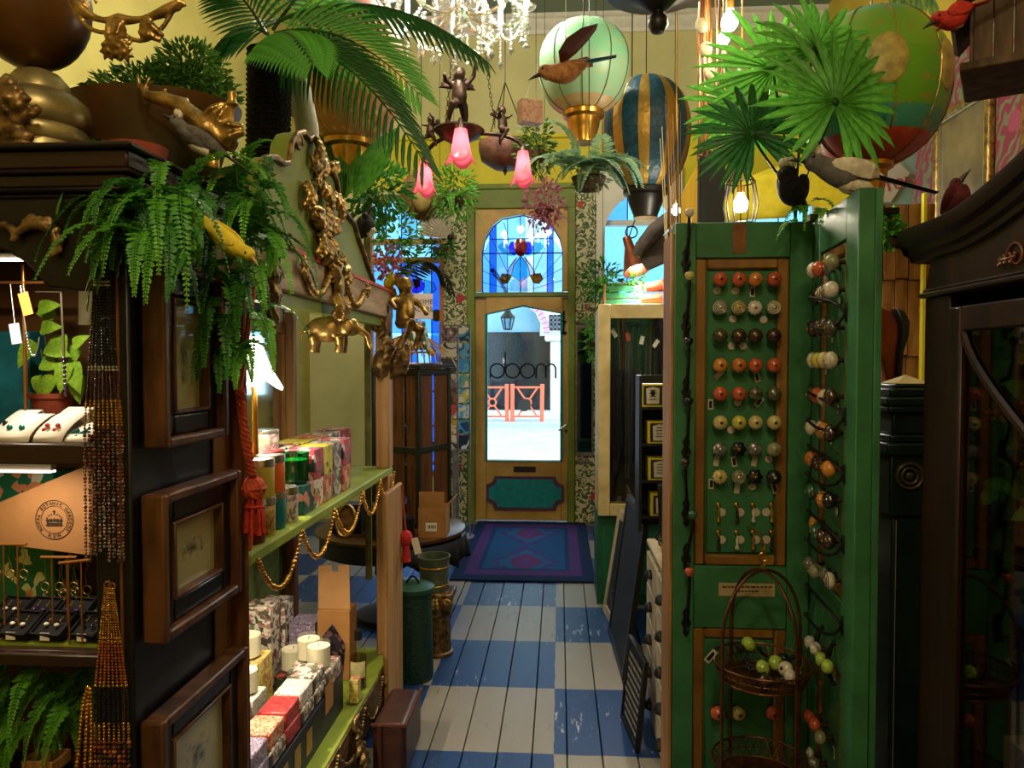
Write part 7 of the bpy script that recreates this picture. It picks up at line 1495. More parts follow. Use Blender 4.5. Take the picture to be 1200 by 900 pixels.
mb = MB(); mb.prism(outl, .03, o=(0, RYc, 0)); mb.build('splat', m_rl, parent=ch, bevel=.006, seg=2)
edge = [chx(*p) for p in ((1042, 362), (1052, 366), (1058, 378), (1057, 394), (1051, 412), (1049, 435), (1049, 455), (1045, 455), (1045, 430), (1048, 408), (1050, 390), (1049, 378))]
mb = MB(); mb.prism(edge, .05, o=(0, RYc-.006, 0)); mb.build('stile', m_blackw, parent=ch, bevel=.004)
a = W(1042, 470, RYc); mb = MB(); mb.bb(a.x-.26, a.x+.02, RYc, RYc+.36, .44, .48); mb.build('seat', m_rl, parent=ch, bevel=.01)
for x in (a.x-.25, a.x-.01):
    for y in (RYc+.02, RYc+.34): mb = MB(); mb.tube([(x, y, 0), (x, y, .44)], [.014, .02], 10); mb.build('leg', m_rl, parent=ch)
for x in (a.x-.25, a.x-.01): mb = MB(); mb.tube([(x, RYc+.012, .47), (x, RYc+.012, a.z+.005)], .012, 8); mb.build('back_post', m_rl, parent=ch)
# pictures on the right wall
def wall_pic(y0, y1, z0, z1, lb, cm):
    t = thing('gilt_picture', (XR-.01, (y0+y1)/2, z0), lb, 'picture', 'gilt pictures on the pink wallpaper'); X = XR-.009
    mb = MB(); w = .05
    for q in ((y0, y0+w, z0, z1), (y1-w, y1, z0, z1), (y0+w, y1-w, z0, z0+w), (y0+w, y1-w, z1-w, z1)): mb.bb(X-.04, X, *q)
    mb.build('frame', m_gold, parent=t, bevel=.012, seg=2); mb = MB()
    for q in ((y0+w, y0+w+.012, z0+w, z1-w), (y1-w-.012, y1-w, z0+w, z1-w), (y0+w, y1-w, z0+w, z0+w+.012), (y0+w, y1-w, z1-w-.012, z1-w)): mb.bb(X-.03, X, *q)
    mb.build('slip', m_silver, parent=t); mb = MB(); mb.bb(X-.012, X, y0+w, y1-w, z0+w, z1-w); mb.build('canvas', cm, parent=t)
p1 = M('canvas_tall', '#8a7c5a', .3, 0, col2='#5c5238', scale=4, bump=0)
wall_pic(4.07, 4.66, 1.75, 2.93, 'tall gilt framed painting of pale figure on pink wallpaper', p1)
wall_pic(3.1, 3.80, 1.8, 3.0, 'gilt framed dark painting partly behind the birdhouse', M('canvas_dark', '#4c4a44', .3, 0, col2='#2a2c2c', scale=4, bump=0))
# ---------------------------------------------------------------- hanging from the ceiling
m_crys = glassmat('crystal', '#ffffff', .5, .12); m_chain = M('chain_bronze', '#2c2018', .4, .6)
def chain(mb, a, b, r=.006, link=.022):
    a = Vector(a); b = Vector(b); n = max(2, int((b-a).length/link)); d = (b-a).normalized(); q = d.to_track_quat('Z', 'Y').to_euler()
    for i in range(n):
        c = a.lerp(b, (i+.5)/n); e = q.to_matrix()@Euler((0, 0, (i % 2)*pi/2)).to_matrix(); mb.tube([c+e@Vector((r*cos(2*pi*k/10), 0, link*.62*sin(2*pi*k/10))) for k in range(10)], r*.26, 4, closed=True)
def rod(mb, p, r=.003): mb.tube([p, (p[0], p[1], ZC)], r, 5)
# crystal chandelier
KY_ = 3.3; kc0 = W(536, -8, KY_); ks = KY_/F
ch1 = thing('crystal_chandelier', W(536, 80, KY_), 'large crystal chandelier with white candle tubes and bead strings', 'chandelier')
mb = MB(); mb.lathe([(0, -.20), (.02, -.19), (.035, -.17), (.015, -.15), (.05, -.13), (.06, -.11), (.03, -.09), (.09, -.06), (.10, -.02), (.03, .02), (.02, .2), (.03, .24), (.02, .3), (0, .3)], 24, c=kc0); rod(mb, kc0+Vector((0, 0, .28)), .008); mb.build('stem', m_crys, parent=ch1)
m_arm = glassmat('glass_arm', '#f4ecd4', .5, .15); m_cndl = emitmat('candle_glow', '#fff8ea', 14)
rnd = random.Random(21)
for k in range(8):
    a = 2*pi*k/8+.2; d = Vector((cos(a), sin(a), 0)); e = kc0+d*.31+Vector((0, 0, -.06)); mb = MB(); mb.tube(bez(kc0+Vector((0, 0, -.05)), kc0+d*.1+Vector((0, 0, -.16)), kc0+d*.28+Vector((0, 0, -.16)), e, 12), .010, 8); ar = mb.build('arm', m_arm, parent=ch1)
    mb = MB(); mb.lathe([(.012, 0), (.04, .012), (.045, .022), (.014, .02)], 16, c=e); mb.build('drip_pan', m_crys, parent=ar)
    mb = MB(); mb.lathe([(0, .02), (.011, .02), (.011, .115), (.006, .12), (.012, .15), (0, .18)], 10, c=e); mb.build('candle_tube', m_cndl, parent=ar)
    if k % 2 == 0: light('chandelier_bulb', e+Vector((0, 0, .2)), 28, (1, .9, .72), .04, ar)
    for p0, p1, sg_ in ((e, kc0+Vector((cos(a+.785)*.31, sin(a+.785)*.31, -.06)), .08), (kc0+d*.06+Vector((0, 0, .2)), e, .03)):
        mb = MB(); bead_string(mb, arc(p0, p1, sg_, 12), .009, gap=.98, n=6, m=4); mb.build('bead_swag', m_crys, parent=ar)
    for q in range(4):
        a2 = a+(q-1)*.22; p = kc0+Vector((cos(a2)*.31, sin(a2)*.31, -.055)) if q < 3 else kc0+d*.15+Vector((0, 0, -.10)); L = (.09, .14, .09, .14)[q]; r2 = .0085 if q < 3 else .012
        mb = MB(); bead_string(mb, [p, p+Vector((0, 0, -L))], r2, gap=.98, n=6, m=4); mb.lathe([(0, -.05), (.018, -.024), (.007, 0), (0, .004)], 6, c=p+Vector((0, 0, -L)))
        if q == 3: mb.tube([p, kc0+d*.05+Vector((0, 0, -.06))], .002, 4)
        mb.build('crystal_drop', m_crys, parent=ar)
mb = MB(); bead_string(mb, [kc0+Vector((0, 0, -.2)), kc0+Vector((0, 0, -.24))], .014, n=8, m=6); mb.lathe([(0, -.06), (.03, -.03), (.012, 0), (0, 0)], 8, c=kc0+Vector((0, 0, -.25))); mb.build('centre_drop', m_crys, parent=ch1)
# bronze cherub chandelier with three pink tulip shades
BYc = 3.75; b_ = lambda px, py, y=BYc: W(px, py, y)
ch2 = thing('cherub_chandelier', b_(545, 200), 'dark bronze cherub chandelier with three glowing pink tulip shades', 'chandelier')
body = b_(538, 158); cherub(ch2, m_bronze, b_(538, 148), .30, (.3, -1), vox=.007, arm=((.2, 1.2), (.3, .3)))
cherub(ch2, m_bronze, b_(505, 172), .16, (-.8, -.6), vox=.006, arm=((.3, .9), (.6, .2))); cherub(ch2, m_bronze, b_(588, 168), .19, (.9, -.4), vox=.006, arm=((.3, .4), (.8, .2)))
mb = MB(); mb.lathe([(0, -.06), (.03, -.05), (.10, -.01), (.13, .02), (.12, .03), (.05, .04), (0, .05)], 24, c=body)
shp = [((540, 172), .058), ((498, 207), .05), ((614, 193), .05)]
tops = [b_(540, 150, BYc-.14), b_(498, 188, BYc+.05), b_(613, 176, BYc)]
for tp in tops: mb.tube(bez(body, body.lerp(tp, .4)+Vector((0, 0, .05)), tp+Vector((0, 0, .08)), tp, 10), .011, 8); mb.lathe([(.006, .03), (.022, .0), (.026, -.01), (0, -.01)], 14, c=tp)
mb.build('branch_frame', m_bronze, parent=ch2)
mb = MB(); chain(mb, b_(522, 145), W(540, -30, BYc)); chain(mb, b_(580, 150), W(556, -30, BYc)); mb.tube([W(540, -30, BYc), W(548, -60, BYc), (W(548, -60, BYc).x, BYc, ZC)], .004, 5); mb.tube([W(556, -30, BYc), W(548, -60, BYc)], .004, 5); mb.build('chain', m_chain, parent=ch2)
def tulip_mat():
    m = bpy.data.materials.new('pink_tulip_glass'); m.use_nodes = True; nt = m.node_tree; b = nt.nodes['Principled BSDF']; out = nt.nodes['Material Output']
    b.inputs['Base Color'].default_value = (*lin('#e87890'), 1); b.inputs['Roughness'].default_value = .25; b.inputs['Emission Color'].default_value = (*lin('#ff8a9c'), 1); b.inputs['Emission Strength'].default_value = .18
    t = nn(nt, 'ShaderNodeBsdfTranslucent'); t.inputs[0].default_value = (*lin('#ff9aa8'), 1); mx = nn(nt, 'ShaderNodeMixShader'); mx.inputs[0].default_value = .6; nt.links.new(b.outputs[0], mx.inputs[1]); nt.links.new(t.outputs[0], mx.inputs[2]); nt.links.new(mx.outputs[0], out.inputs[0]); return m
m_tul = tulip_mat(); m_blb = emitmat('warm_bulb', '#fff0dc', 14)
for (pp_, r), tp in zip(shp, tops):
    n = 24; rows = 8; vs = []; H = .155
    for j in range(rows+1):
        t = j/rows
        for i in range(n):
            a = 2*pi*i/n; rr_ = (.028+.022*t+.022*max(0, t-.7)**1.2*3)*(r/.055); w = abs(cos(2*a))
            vs.append((tp.x+rr_*cos(a)*(1+.10*t*t*w), tp.y+rr_*sin(a)*(1+.10*t*t*w), tp.z-.008-H*t+(-.035*(w-.5))*max(0, t-.55)*2.2))
    mb = MB(); mb.add(vs, [(j*n+i, j*n+(i+1) % n, (j+1)*n+(i+1) % n, (j+1)*n+i) for j in range(rows) for i in range(n)]); s_ = mb.build('shade', m_tul, parent=ch2, solid=.003)
    mb = MB(); mb.ell(tp+Vector((0, 0, -.075)), (.022, .022, .045), 12, 10); mb.build('bulb', m_blb, parent=ch2); light('tulip_bulb', tp+Vector((0, 0, -.085)), 6.5, (1, .62, .5), .03, ch2)
# carved bowl pendant
bw = thing('pendant_bowl', b_(590, 205, 4.3), 'carved brown wooden bowl pendant with pointed drop', 'pendant'); c = b_(592, 168, 4.3); mb = MB(); kq = 4.3/F
mb.lathe([(0, -38*kq), (3*kq, -32*kq), (1*kq, -30*kq), (14*kq, -29*kq), (28*kq, -20*kq), (31*kq, -8*kq), (31*kq, 0), (29*kq, 0), (28*kq, -8*kq), (0, -24*kq)], 28, c=c); mb.build('bowl', M('carved_bowl', '#6a4a3c', .5, 0, col2='#4a3028', scale=20, bump=.4), parent=bw)
mb = MB()
for k in range(3): a = 2*pi*k/3+.4; mb.tube([c+Vector((30*kq*cos(a), 30*kq*sin(a), 0)), c+Vector((0, 0, .35))], .003, 4)
rod(mb, c+Vector((0, 0, .35))); mb.build('cords', m_chain, parent=bw)
# --- papier-mache hot air balloons
def polar_stripes(name, n, ca, cb):
    m = M(name, ca, .45, .3, var=.3, scale=40, bump=.3); nt = m.node_tree; b = nt.nodes['Principled BSDF']; tc = nn(nt, 'ShaderNodeTexCoord'); s = nn(nt, 'ShaderNodeSeparateXYZ'); nt.links.new(tc.outputs['Object'], s.inputs[0])
    at = nn(nt, 'ShaderNodeMath', operation='ARCTAN2'); nt.links.new(s.outputs[0], at.inputs[0]); nt.links.new(s.outputs[1], at.inputs[1]); mu = nn(nt, 'ShaderNodeMath', operation='MULTIPLY'); mu.inputs[1].default_value = n; nt.links.new(at.outputs[0], mu.inputs[0]); sn = nn(nt, 'ShaderNodeMath', operation='SINE'); nt.links.new(mu.outputs[0], sn.inputs[0]); gt = nn(nt, 'ShaderNodeMath', operation='GREATER_THAN'); gt.inputs[1].default_value = .3; nt.links.new(sn.outputs[0], gt.inputs[0])
    mx = nn(nt, 'ShaderNodeMix', data_type='RGBA'); src = b.inputs['Base Color'].links[0].from_socket; nt.links.new(gt.outputs[0], mx.inputs[0]); nt.links.new(src, mx.inputs[6]); mx.inputs[7].default_value = (*lin(cb), 1); nt.links.new(mx.outputs[2], b.inputs['Base Color'])
    me_ = nn(nt, 'ShaderNodeMath', operation='MULTIPLY'); me_.inputs[1].default_value = .75; nt.links.new(gt.outputs[0], me_.inputs[0]); nt.links.new(me_.outputs[0], b.inputs['Metallic']); return m
def bands(name, stops, noise=.25, speck=None):
    m = bpy.data.materials.new(name); m.use_nodes = True; nt = m.node_tree; b = nt.nodes['Principled BSDF']; tc = nn(nt, 'ShaderNodeTexCoord'); s = nn(nt, 'ShaderNodeSeparateXYZ'); nt.links.new(tc.outputs['Generated'], s.inputs[0]); r = nn(nt, 'ShaderNodeValToRGB'); r.color_ramp.interpolation = 'CONSTANT'; e = r.color_ramp.elements
    while len(e) < len(stops): e.new(.5)
    for i, (p, c) in enumerate(stops): e[i].position = p; e[i].color = (*lin(c), 1)
    no = nn(nt, 'ShaderNodeTexNoise'); no.inputs['Scale'].default_value = 14; no.inputs['Detail'].default_value = 6; nt.links.new(tc.outputs['Generated'], no.inputs['Vector'])
    nt.links.new(s.outputs[2], r.inputs[0]); rr_ = nn(nt, 'ShaderNodeValToRGB'); rr_.color_ramp.elements[0].position = .56; rr_.color_ramp.elements[1].position = .66; nt.links.new(no.outputs['Fac'], rr_.inputs[0]); mu = nn(nt, 'ShaderNodeMath', operation='MULTIPLY'); mu.inputs[1].default_value = noise*2; nt.links.new(rr_.outputs[0], mu.inputs[0])
    mx = nn(nt, 'ShaderNodeMix', data_type='RGBA'); nt.links.new(mu.outputs[0], mx.inputs[0]); nt.links.new(r.outputs[0], mx.inputs[6]); mx.inputs[7].default_value = (*lin(speck or '#8a6a2c'), 1); nt.links.new(mx.outputs[2], b.inputs['Base Color']); b.inputs['Roughness'].default_value = .4; return m
def balloon(px, py, Y, r_px, top_px, bot_px, mat, label, ribs=None, ribm=None, neck=None, oval=None):
    k = Y/F; c = W(px, py, Y); r = r_px*k; zt_ = W(px, top_px, Y).z-c.z; zb_ = c.z-W(px, bot_px, Y).z; t = thing('paper_balloon', c-Vector((0, 0, zb_)), label, 'balloon', 'papier-mache hot air balloons')
    pr = []
    for j in range(17):
        th = -pi/2*.93+(pi*.965)*j/16; z = sin(th)*(zt_ if th > 0 else zb_); rr_ = r*cos(th)**(.9 if th > 0 else .8); pr.append((max(rr_, .004), z))
    mb = MB(); mb.lathe(pr, 36, c=c); env = mb.build('envelope', mat, parent=t); rad = pr
    if ribs:
        mb = MB()
        for i in range(ribs): a = 2*pi*i/ribs+.25; mb.tube([c+Vector(((q+.001)*cos(a), (q+.001)*sin(a), z)) for q, z in rad], .0022, 5)
        mb.build('ribs', ribm or m_gold, parent=env)
    if oval:
        for a in oval:
            d = Vector((cos(a), sin(a), 0)); mb = MB(); mb.ell(c+d*(r*.965)+Vector((0, 0, .0)), (.012, r*.24, r*.33), 18, 10, rot=(0, 0, a)); mb.build('painted_medallion', M('medallion', '#b8a85c', .5, 0, col2='#8a7c40', scale=30), parent=env)
    mb = MB(); z0 = -zb_*.9; q = neck or .4
    mb.lathe([(r*q, z0), (r*(q+.06), z0-.012), (r*(q+.05), z0-.03), (r*q*.9, z0-.04), (r*q*.85, z0-.07), (r*q*.6, z0-.13), (r*q*.62, z0-.14), (0, z0-.14)], 28, c=c); mb.build('basket', m_brass if neck != .45 else m_blackw, parent=t)
    mb = MB(); rod(mb, c+Vector((0, 0, zt_*.98)), .0025); mb.build('cord', m_chain, parent=t)
    return t
balloon(684, 76, 3.2, 53, 25, 135, bands('mint_balloon', [(0, '#b89a6a'), (.12, '#8fb894'), (.5, '#7fbf96'), (.8, '#8fc89e'), (.95, '#c0a468')], .3, '#b8b07c'), 'mint green papier-mache balloon behind the carrying bird', 10, M('thin_line', '#4a5a44', .6))
balloon(757, 150, 3.5, 51, 90, 228, polar_stripes('stripe_balloon', 10, '#0e3a4c', '#a8843c'), 'dark blue papier-mache balloon with gold glitter stripes', None, neck=.45)
balloon(1020, 100, 2.35, 81, 14, 196, bands('green_balloon', [(0, '#a83c1c'), (.15, '#3a8a74'), (.27, '#5a9a24'), (.6, '#6a9c2c'), (.88, '#5fa070'), (.95, '#b87a58')], .35, '#9a7c2c'), 'big green papier-mache balloon with red and teal base', 10, m_gold, .26, [R(-100), R(-45), R(-155)])
balloon(408, 78, 2.75, 66, -10, 172, bands('pink_balloon', [(0, '#b07a3c'), (.3, '#c8964c'), (.45, '#d8b070'), (.62, '#d89a90'), (.74, '#58b0a0'), (.8, '#d8908c')], .3, '#d8c08c'), 'peach and pink papier-mache balloon behind the palm fronds', 8, m_brass)
# black turned finial of a hanging lamp
fn = thing('turned_pendant', W(771, 38, 2.3), 'black turned ceiling pendant ending in a ball', 'pendant'); c = W(771, 26, 2.3); mb = MB(); q = 2.3/F
mb.lathe([(0, -13*q), (7*q, -11.5*q), (11.5*q, -4*q), (11*q, 4*q), (7*q, 9*q), (7*q, 11*q), (11*q, 13*q), (22*q, 24*q), (40*q, 32*q), (60*q, 36*q), (64*q, 42*q), (30*q, 60*q), (5*q, 70*q), (0, 70*q)], 28, c=c); mb.build('turning', m_blackw, parent=fn); mb = MB(); rod(mb, c+Vector((0, 0, .18)), .006); mb.build('stem', m_iron, parent=fn)
# --- bare bulbs
def bulb(px, py, Y, power, label, r=.03, hang=True, col=(1, .88, .66), cage=False):
    c = W(px, py, Y); t = thing('hanging_bulb', c, label, 'lamp'); mb = MB(); mb.lathe([(0, -r), (r*.6, -r*.85), (r, -r*.2), (r*.9, r*.4), (r*.45, r*1.2), (r*.4, r*1.5), (0, r*1.5)], 18, c=c); mb.build('bulb', emitmat('bare_bulb', '#fff4e0', 22), parent=t)
    mb = MB(); mb.lathe([(0, r*1.5), (r*.5, r*1.5), (r*.5, r*2.4), (0, r*2.5)], 12, c=c)
    if hang: rod(mb, c+Vector((0, 0, r*2.4)))
    mb.build('holder', m_brass, parent=t); light('bulb_light', c+Vector((0, -r*1.6, -r*.5)), power, col, .03, t)
    if cage:
        mb = MB()
        for k in range(14): a = 2*pi*k/14; mb.tube([c+Vector((.012*cos(a), .012*sin(a), .14)), c+Vector((.05*cos(a), .05*sin(a), .08)), c+Vector((.062*cos(a), .062*sin(a), .0)), c+Vector((.05*cos(a), .05*sin(a), -.07))], .0022, 5)
        for z, q in ((.08, .05), (-.07, .05), (.14, .012)): mb.torus(c+Vector((0, 0, z)), q, .003, n=24, m=5)
        mb.build('wire_cage', m_iron, parent=t)
    return t
bulb(855, 26, 2.7, 9, 'bright bare bulb beside the twig column'); bulb(848, 46, 2.9, 3, 'smaller bare bulb under the bright one', .022)
bulb(868, 240, 2.75, 5, 'glowing bulb in an oval wire cage behind the green shutter', .028, True, cage=True)
bulb(792, 247, 3.3, 3, 'small bare bulb beside the dried sticks', .02)
# copper clip lamp in the right bay
cl = thing('clip_lamp', W(744, 300, 4.5), 'copper cone lamp shining over the cream cabinet', 'lamp'); a = W(735, 281, 4.5); d = (W(748, 322, 4.42)-a).normalized(); T = Matrix.Translation(a)@d.to_track_quat('Z', 'Y').to_matrix().to_4x4(); mb = MB(); mb.mat(T); mb.lathe([(0, -.02), (.025, -.015), (.03, .05), (.055, .12), (.085, .215), (.082, .215), (.05, .12), (.024, .06), (0, .05)], 24); mb.build('shade', M('copper_shade', '#8a4a30', .3, .7, var=.2), parent=cl)
mb = MB(); mb.mat(T); mb.ell((0, 0, .15), (.045, .045, .06), 14, 10); mb.build('bulb', emitmat('clip_bulb', '#f4fbff', 26), parent=cl); light('clip_light', a+d*.26, 40, (1, .92, .8), .04, cl, spot=150, aim=a+d*2, blend=.5)
mb = MB(); mb.torus(W(740, 272, 4.5), .035, .005, 'y', 20, 6); p = W(737, 278, 4.5); mb.tube([p, W(744, 258, 4.5), W(740, 240, 4.55), (W(740, 240, 4.55).x, 4.55, ZC)], .004, 5); mb.build('cable', m_black, parent=cl)
# --- twig column, sticks, wire
tc_ = thing('twig_column', W(830, 180, 2.9), 'tall hanging column of twisted twigs and copper wire', 'decoration'); rnd = random.Random(31); Yt_ = 2.9; zl_ = W(830, 190, Yt_).z
for k in range(16):
    px = 818+rnd.uniform(0, 34); x = W(px, 100, Yt_).x; yy = Yt_+rnd.uniform(-.05, .05); mb = MB(); mb.tube([(x+.008*sin(i*1.7+k), yy+.008*cos(i*1.3+k), zl_+rnd.uniform(0, .05)*(i == 0)+(ZC-.005-zl_)*i/14) for i in range(15)], rnd.uniform(.002, .0065), 5); mb.build('twig', [m_cop, m_lwood, m_mwood][k % 3], parent=tc_)
for k in range(6): mb = MB(); c = W(822+5*k, 30+28*k, Yt_-.05); mb.ell(c, (.024, .02, .03), 10, 8); mb.tube([c, c+Vector((.0, .06, 0))], .003, 4); mb.build('seed_pod', M('seed_pod', '#8a8060', .7, 0, var=.3, scale=40), parent=tc_)
ds = thing('dried_sticks', W(783, 330, 3.1), 'bundle of long dried reed sticks standing on the white drawers', 'decoration'); base = Vector((.47, 3.1, .72))
mb = MB(); mb.lathe([(0, 0), (.05, 0), (.06, .22), (.055, .22), (0, .2)], 16, c=base); mb.build('vase', m_blackw, parent=ds)
for k in range(16):
    mb = MB(); px = 772+rnd.uniform(0, 26); tpz = W(px, 108+rnd.uniform(0, 90), 3.1+rnd.uniform(-.1, .1)); mb.tube([base+Vector((rnd.uniform(-.03, .03), rnd.uniform(-.03, .03), .05)), base.lerp(tpz, .5)+Vector((.02, 0, 0)), tpz], [.0045, .004, .0015], 5); mb.build('stick', [m_lwood, m_cream, m_mwood][k % 3], parent=ds)
# dark square post, yellow board and curtain behind the shutter
mb = MB(); a, b = W(820, 200, 3.6), W(850, 200, 3.6); mb.bb(a.x, b.x, 3.6, 3.66, 0, W(830, 176, 3.6).z); mb.build('black_upright', m_blackw, label='plain black upright board standing behind the green shutter', cat='board', bevel=.003)
mb = MB(); v = [W(797, 262, 4.9), W(822, 262, 4.9), W(822, 185, 4.9), W(797, 230, 4.9)]; mb.prism([(v[0].x, 0), (v[1].x, 0)]+[(q.x, q.z) for q in v[2:]], .02, o=(0, 4.9, 0)); mb.build('yellow_board', M('amber_board', '#c8a02a', .5, 0, var=.15, scale=4, stretch=(5, 1, .5)), label='amber yellow board with slanted top behind the black upright', cat='board', bevel=.003)
# big yellow cloth parasol shape behind the bird
mb = MB(); n = 14; vs = []; c = W(945, 212, 4.6); 
for j in range(5):
    for i in range(n+1): a = pi*i/n; r = .10+.09*j; vs.append((c.x+r*cos(a)*1.1, 4.6+.02*j, c.z-.22+.0*j+r*.75*sin(a)))
mb.add(vs, [(j*(n+1)+i, j*(n+1)+i+1, (j+1)*(n+1)+i+1, (j+1)*(n+1)+i) for j in range(4) for i in range(n)]); ypl = thing('yellow_parasol', (c.x, 4.6, 0), 'half round yellow cloth parasol on a pole behind the crested birds', 'parasol'); mb.build('cloth', M('yellow_cloth', '#d8c62c', .7, var=.08), parent=ypl, solid=.004); mb = MB(); mb.tube([(c.x, 4.62, c.z-.15), (c.x, 4.62, 0)], .015, 8); mb.build('pole', m_iron, parent=ypl)
# shop sign on the right
sgn = thing('enamel_sign', W(1040, 238, 2.85), 'pale blue and white sign with red lettering behind the crested bird', 'sign'); Yq = 2.85; po = [W(*p, Yq) for p in ((1018, 240), (1066, 240), (1075, 165), (1020, 165))]; mb = MB(); mb.prism([(p.x, p.z) for p in po], .01, o=(0, Yq, 0)); mb.build('board', M('pale_blue_sign', '#8fb0b8', .4, var=.06), parent=sgn); po = [W(*p, Yq) for p in ((1018, 238), (1042, 238), (1064, 204), (1050, 190), (1018, 196))]; mb = MB(); mb.prism([(p.x, p.z) for p in po], .004, o=(0, Yq-.011, 0)); mb.build('white_field', M('sign_white', '#d0c8c4', .5, var=.04), parent=sgn)
text('KESTON', sgn, M('sign_red', '#b83a40', .5), Matrix.Translation(W(1041, 219, Yq-.0165))@Matrix.Rotation(R(-14), 4, 'Y')@UP, .055); mb = MB(); mb.bb(W(1040, 240, Yq).x-.05, W(1040, 240, Yq).x+.05, Yq+.012, SYs+.03, W(1050, 239, Yq).z-.03, W(1050, 239, Yq).z-.01); mb.build('bracket', m_iron, parent=sgn)
# added unseen globe lamps behind the viewer that brighten the room
for i, (x, y, p) in enumerate(((-.1, .1, 36), (.15, -1.0, 30))):
    t = thing('ceiling_globe', (x, y, 3.1), ['white glass globe pendant above the aisle entrance', 'white glass globe pendant at the back of the shop'][i], 'lamp'); mb = MB(); mb.ell((x, y, 3.2), .1, 20, 14); mb.build('globe', emitmat('globe_glass', '#ffe6c0', 3), parent=t); mb = MB(); rod(mb, Vector((x, y, 3.3)), .006); mb.build('stem', m_brass, parent=t); light('globe_light', (x, y, 3.05), p, (1, .78, .5), .1, t)
# ---------------------------------------------------------------- plants
def bush(parent, c, r, n, mat, L=.03, w=.014, seed=0, name='foliage', down=.2, kind='stuff'):
    rnd = random.Random(seed); mb = MB(); c = Vector(c)
    for _ in range(n):
        u = Vector((rnd.gauss(0, 1), rnd.gauss(0, 1), rnd.gauss(0, 1))).normalized()*rnd.random()**.4; p = c+Vector((u.x*r[0], u.y*r[1], u.z*r[2])); d = (u+Vector((rnd.uniform(-.5, .5), rnd.uniform(-.5, .5), rnd.uniform(-.5, .5)-down))).normalized(); s, t = perp(d); a = rnd.uniform(0, 6.3); s = s*cos(a)+t*sin(a); l = L*rnd.uniform(.7, 1.2); h = d.cross(s)*(w*.25)
        mb.add([p, p+d*l*.5+s*w*.5+h, p+d*l, p+d*l*.5-s*w*.5+h], [(0, 1, 2), (0, 2, 3)])
    return mb.build(name, mat, parent=parent, kind=kind, recalc=False)
def frond_palm(parent, p0, p1, sag, mat, nl, ll, lw, name='frond', flat=(0, 0, 1), vee=.55):
    """arching frond with separate leaflets"""
    pts = arc(p0, p1, -sag, 20); mb = MB(); mb.tube(pts, [.006*(1-i/24) for i in range(21)], 6); fr = mb.build(name, m_palmd, parent=parent)
    for i in range(nl):
        t = .08+.9*i/(nl-1); q = pts[int(t*20)].lerp(pts[min(20, int(t*20)+1)], t*20-int(t*20)); tg = (pts[min(20, int(t*20)+1)]-pts[max(0, int(t*20)-1)]).normalized(); sd = Vector(flat).cross(tg).normalized(); L = ll*(.55+.9*t-1.25*t*t+.15)*1.15
        for s_ in (-1, 1): d = sd*s_*(1-.45*t)+tg*(.45+.5*t)+Vector((0, 0, -vee*.5)); put_leaf(fr, 'blade', mat, q, d, Vector(flat)*1+sd*s_*.35, L, lw, 'leaflet')
    return fr
def fan(parent, c, nrm, up, r, mat, n=24, spread=300, lw=.022, stem=None):
    c = Vector(c); nrm = Vector(nrm).normalized(); u = (Vector(up)-nrm*Vector(up).dot(nrm)).normalized(); s = nrm.cross(u); rnd = random.Random(int(r*1e4)+n); mb = MB(); mb.ell(c, .012, 8, 6)
    if stem: mb.tube(bez(c, c-u*.08-nrm*.02, Vector(stem)+Vector((0, 0, .12)), stem, 10), .004, 6)
    fl_ = mb.build('fan_leaf', m_palmd, parent=parent)
    for i in range(n):
        a = R(-spread/2+spread*i/(n-1)); d = u*cos(a)+s*sin(a)+nrm*rnd.uniform(-.02, .12)-Vector((0, 0, .12)); put_leaf(fl_, 'seg', mat, c+d*.01, d, nrm, r*rnd.uniform(.85, 1.08)*(1-.18*abs(a)/pi), lw, 'leaflet')
# palm behind the black cabinet
pl_ = thing('palm_tree', (-.86, 2.15, 1.7), 'palm with shaggy black trunk arching over the pediment', 'palm'); ptop = W(316, 60, 2.15)
mb = MB(); b0 = W(312, 215, 2.15); z0 = 1.705
mb.lathe([(0, 0), (.09, 0), (.1, .1), (.085, .1), (0, .09)], 20, c=(b0.x, 2.15, 1.7)); mb.build('pot', MATS['terracotta'], parent=pl_)
mb = MB(); N = 40
for i in range(N):
    t = i/N; z = 1.78+(ptop.z-1.78)*t; mb.lathe([(.05, 0), (.066, .012), (.05, (ptop.z-1.78)/N+.004)], 12, c=(b0.x+(ptop.x-b0.x)*t, 2.15, z))
mb.build('trunk', M('shaggy_bark', '#17130f', .8, 0, col2='#0a0908', scale=60, bump=.8), parent=pl_)
for (a, b, sag, nl, ll, lw, m_, ya, yb, fl_, ve) in (((318, 45), (366, 75), .04, 20, .16, .014, m_palm, 2.1, 1.75, (.3, -1, .4), .6), ((322, 40), (492, 112), .07, 26, .17, .012, m_palm, 2.1, 2.0, (.1, -1, .25), .5), ((325, 25), (570, 72), .10, 26, .15, .012, m_palmd, 2.1, 2.25, (0, -.7, .8), 1.0), ((322, 60), (500, 195), .10, 28, .17, .011, m_palmd, 2.1, 1.75, (.15, -1, .35), .8), ((314, 40), (246, 70), .05, 16, .13, .010, m_palmd, 2.1, 2.2, (0, -1, .5), .8), ((312, 40), (262, -20), .02, 16, .14, .011, m_palmd, 2.1, 2.0, (0, -1, .3), .5), ((320, 35), (400, -40), .03, 18, .15, .011, m_palm, 2.1, 2.2, (.1, -1, .2), .5)):
    frond_palm(pl_, W(*a, ya), W(*b, yb), sag, m_, nl, ll, lw, flat=fl_, vee=ve)
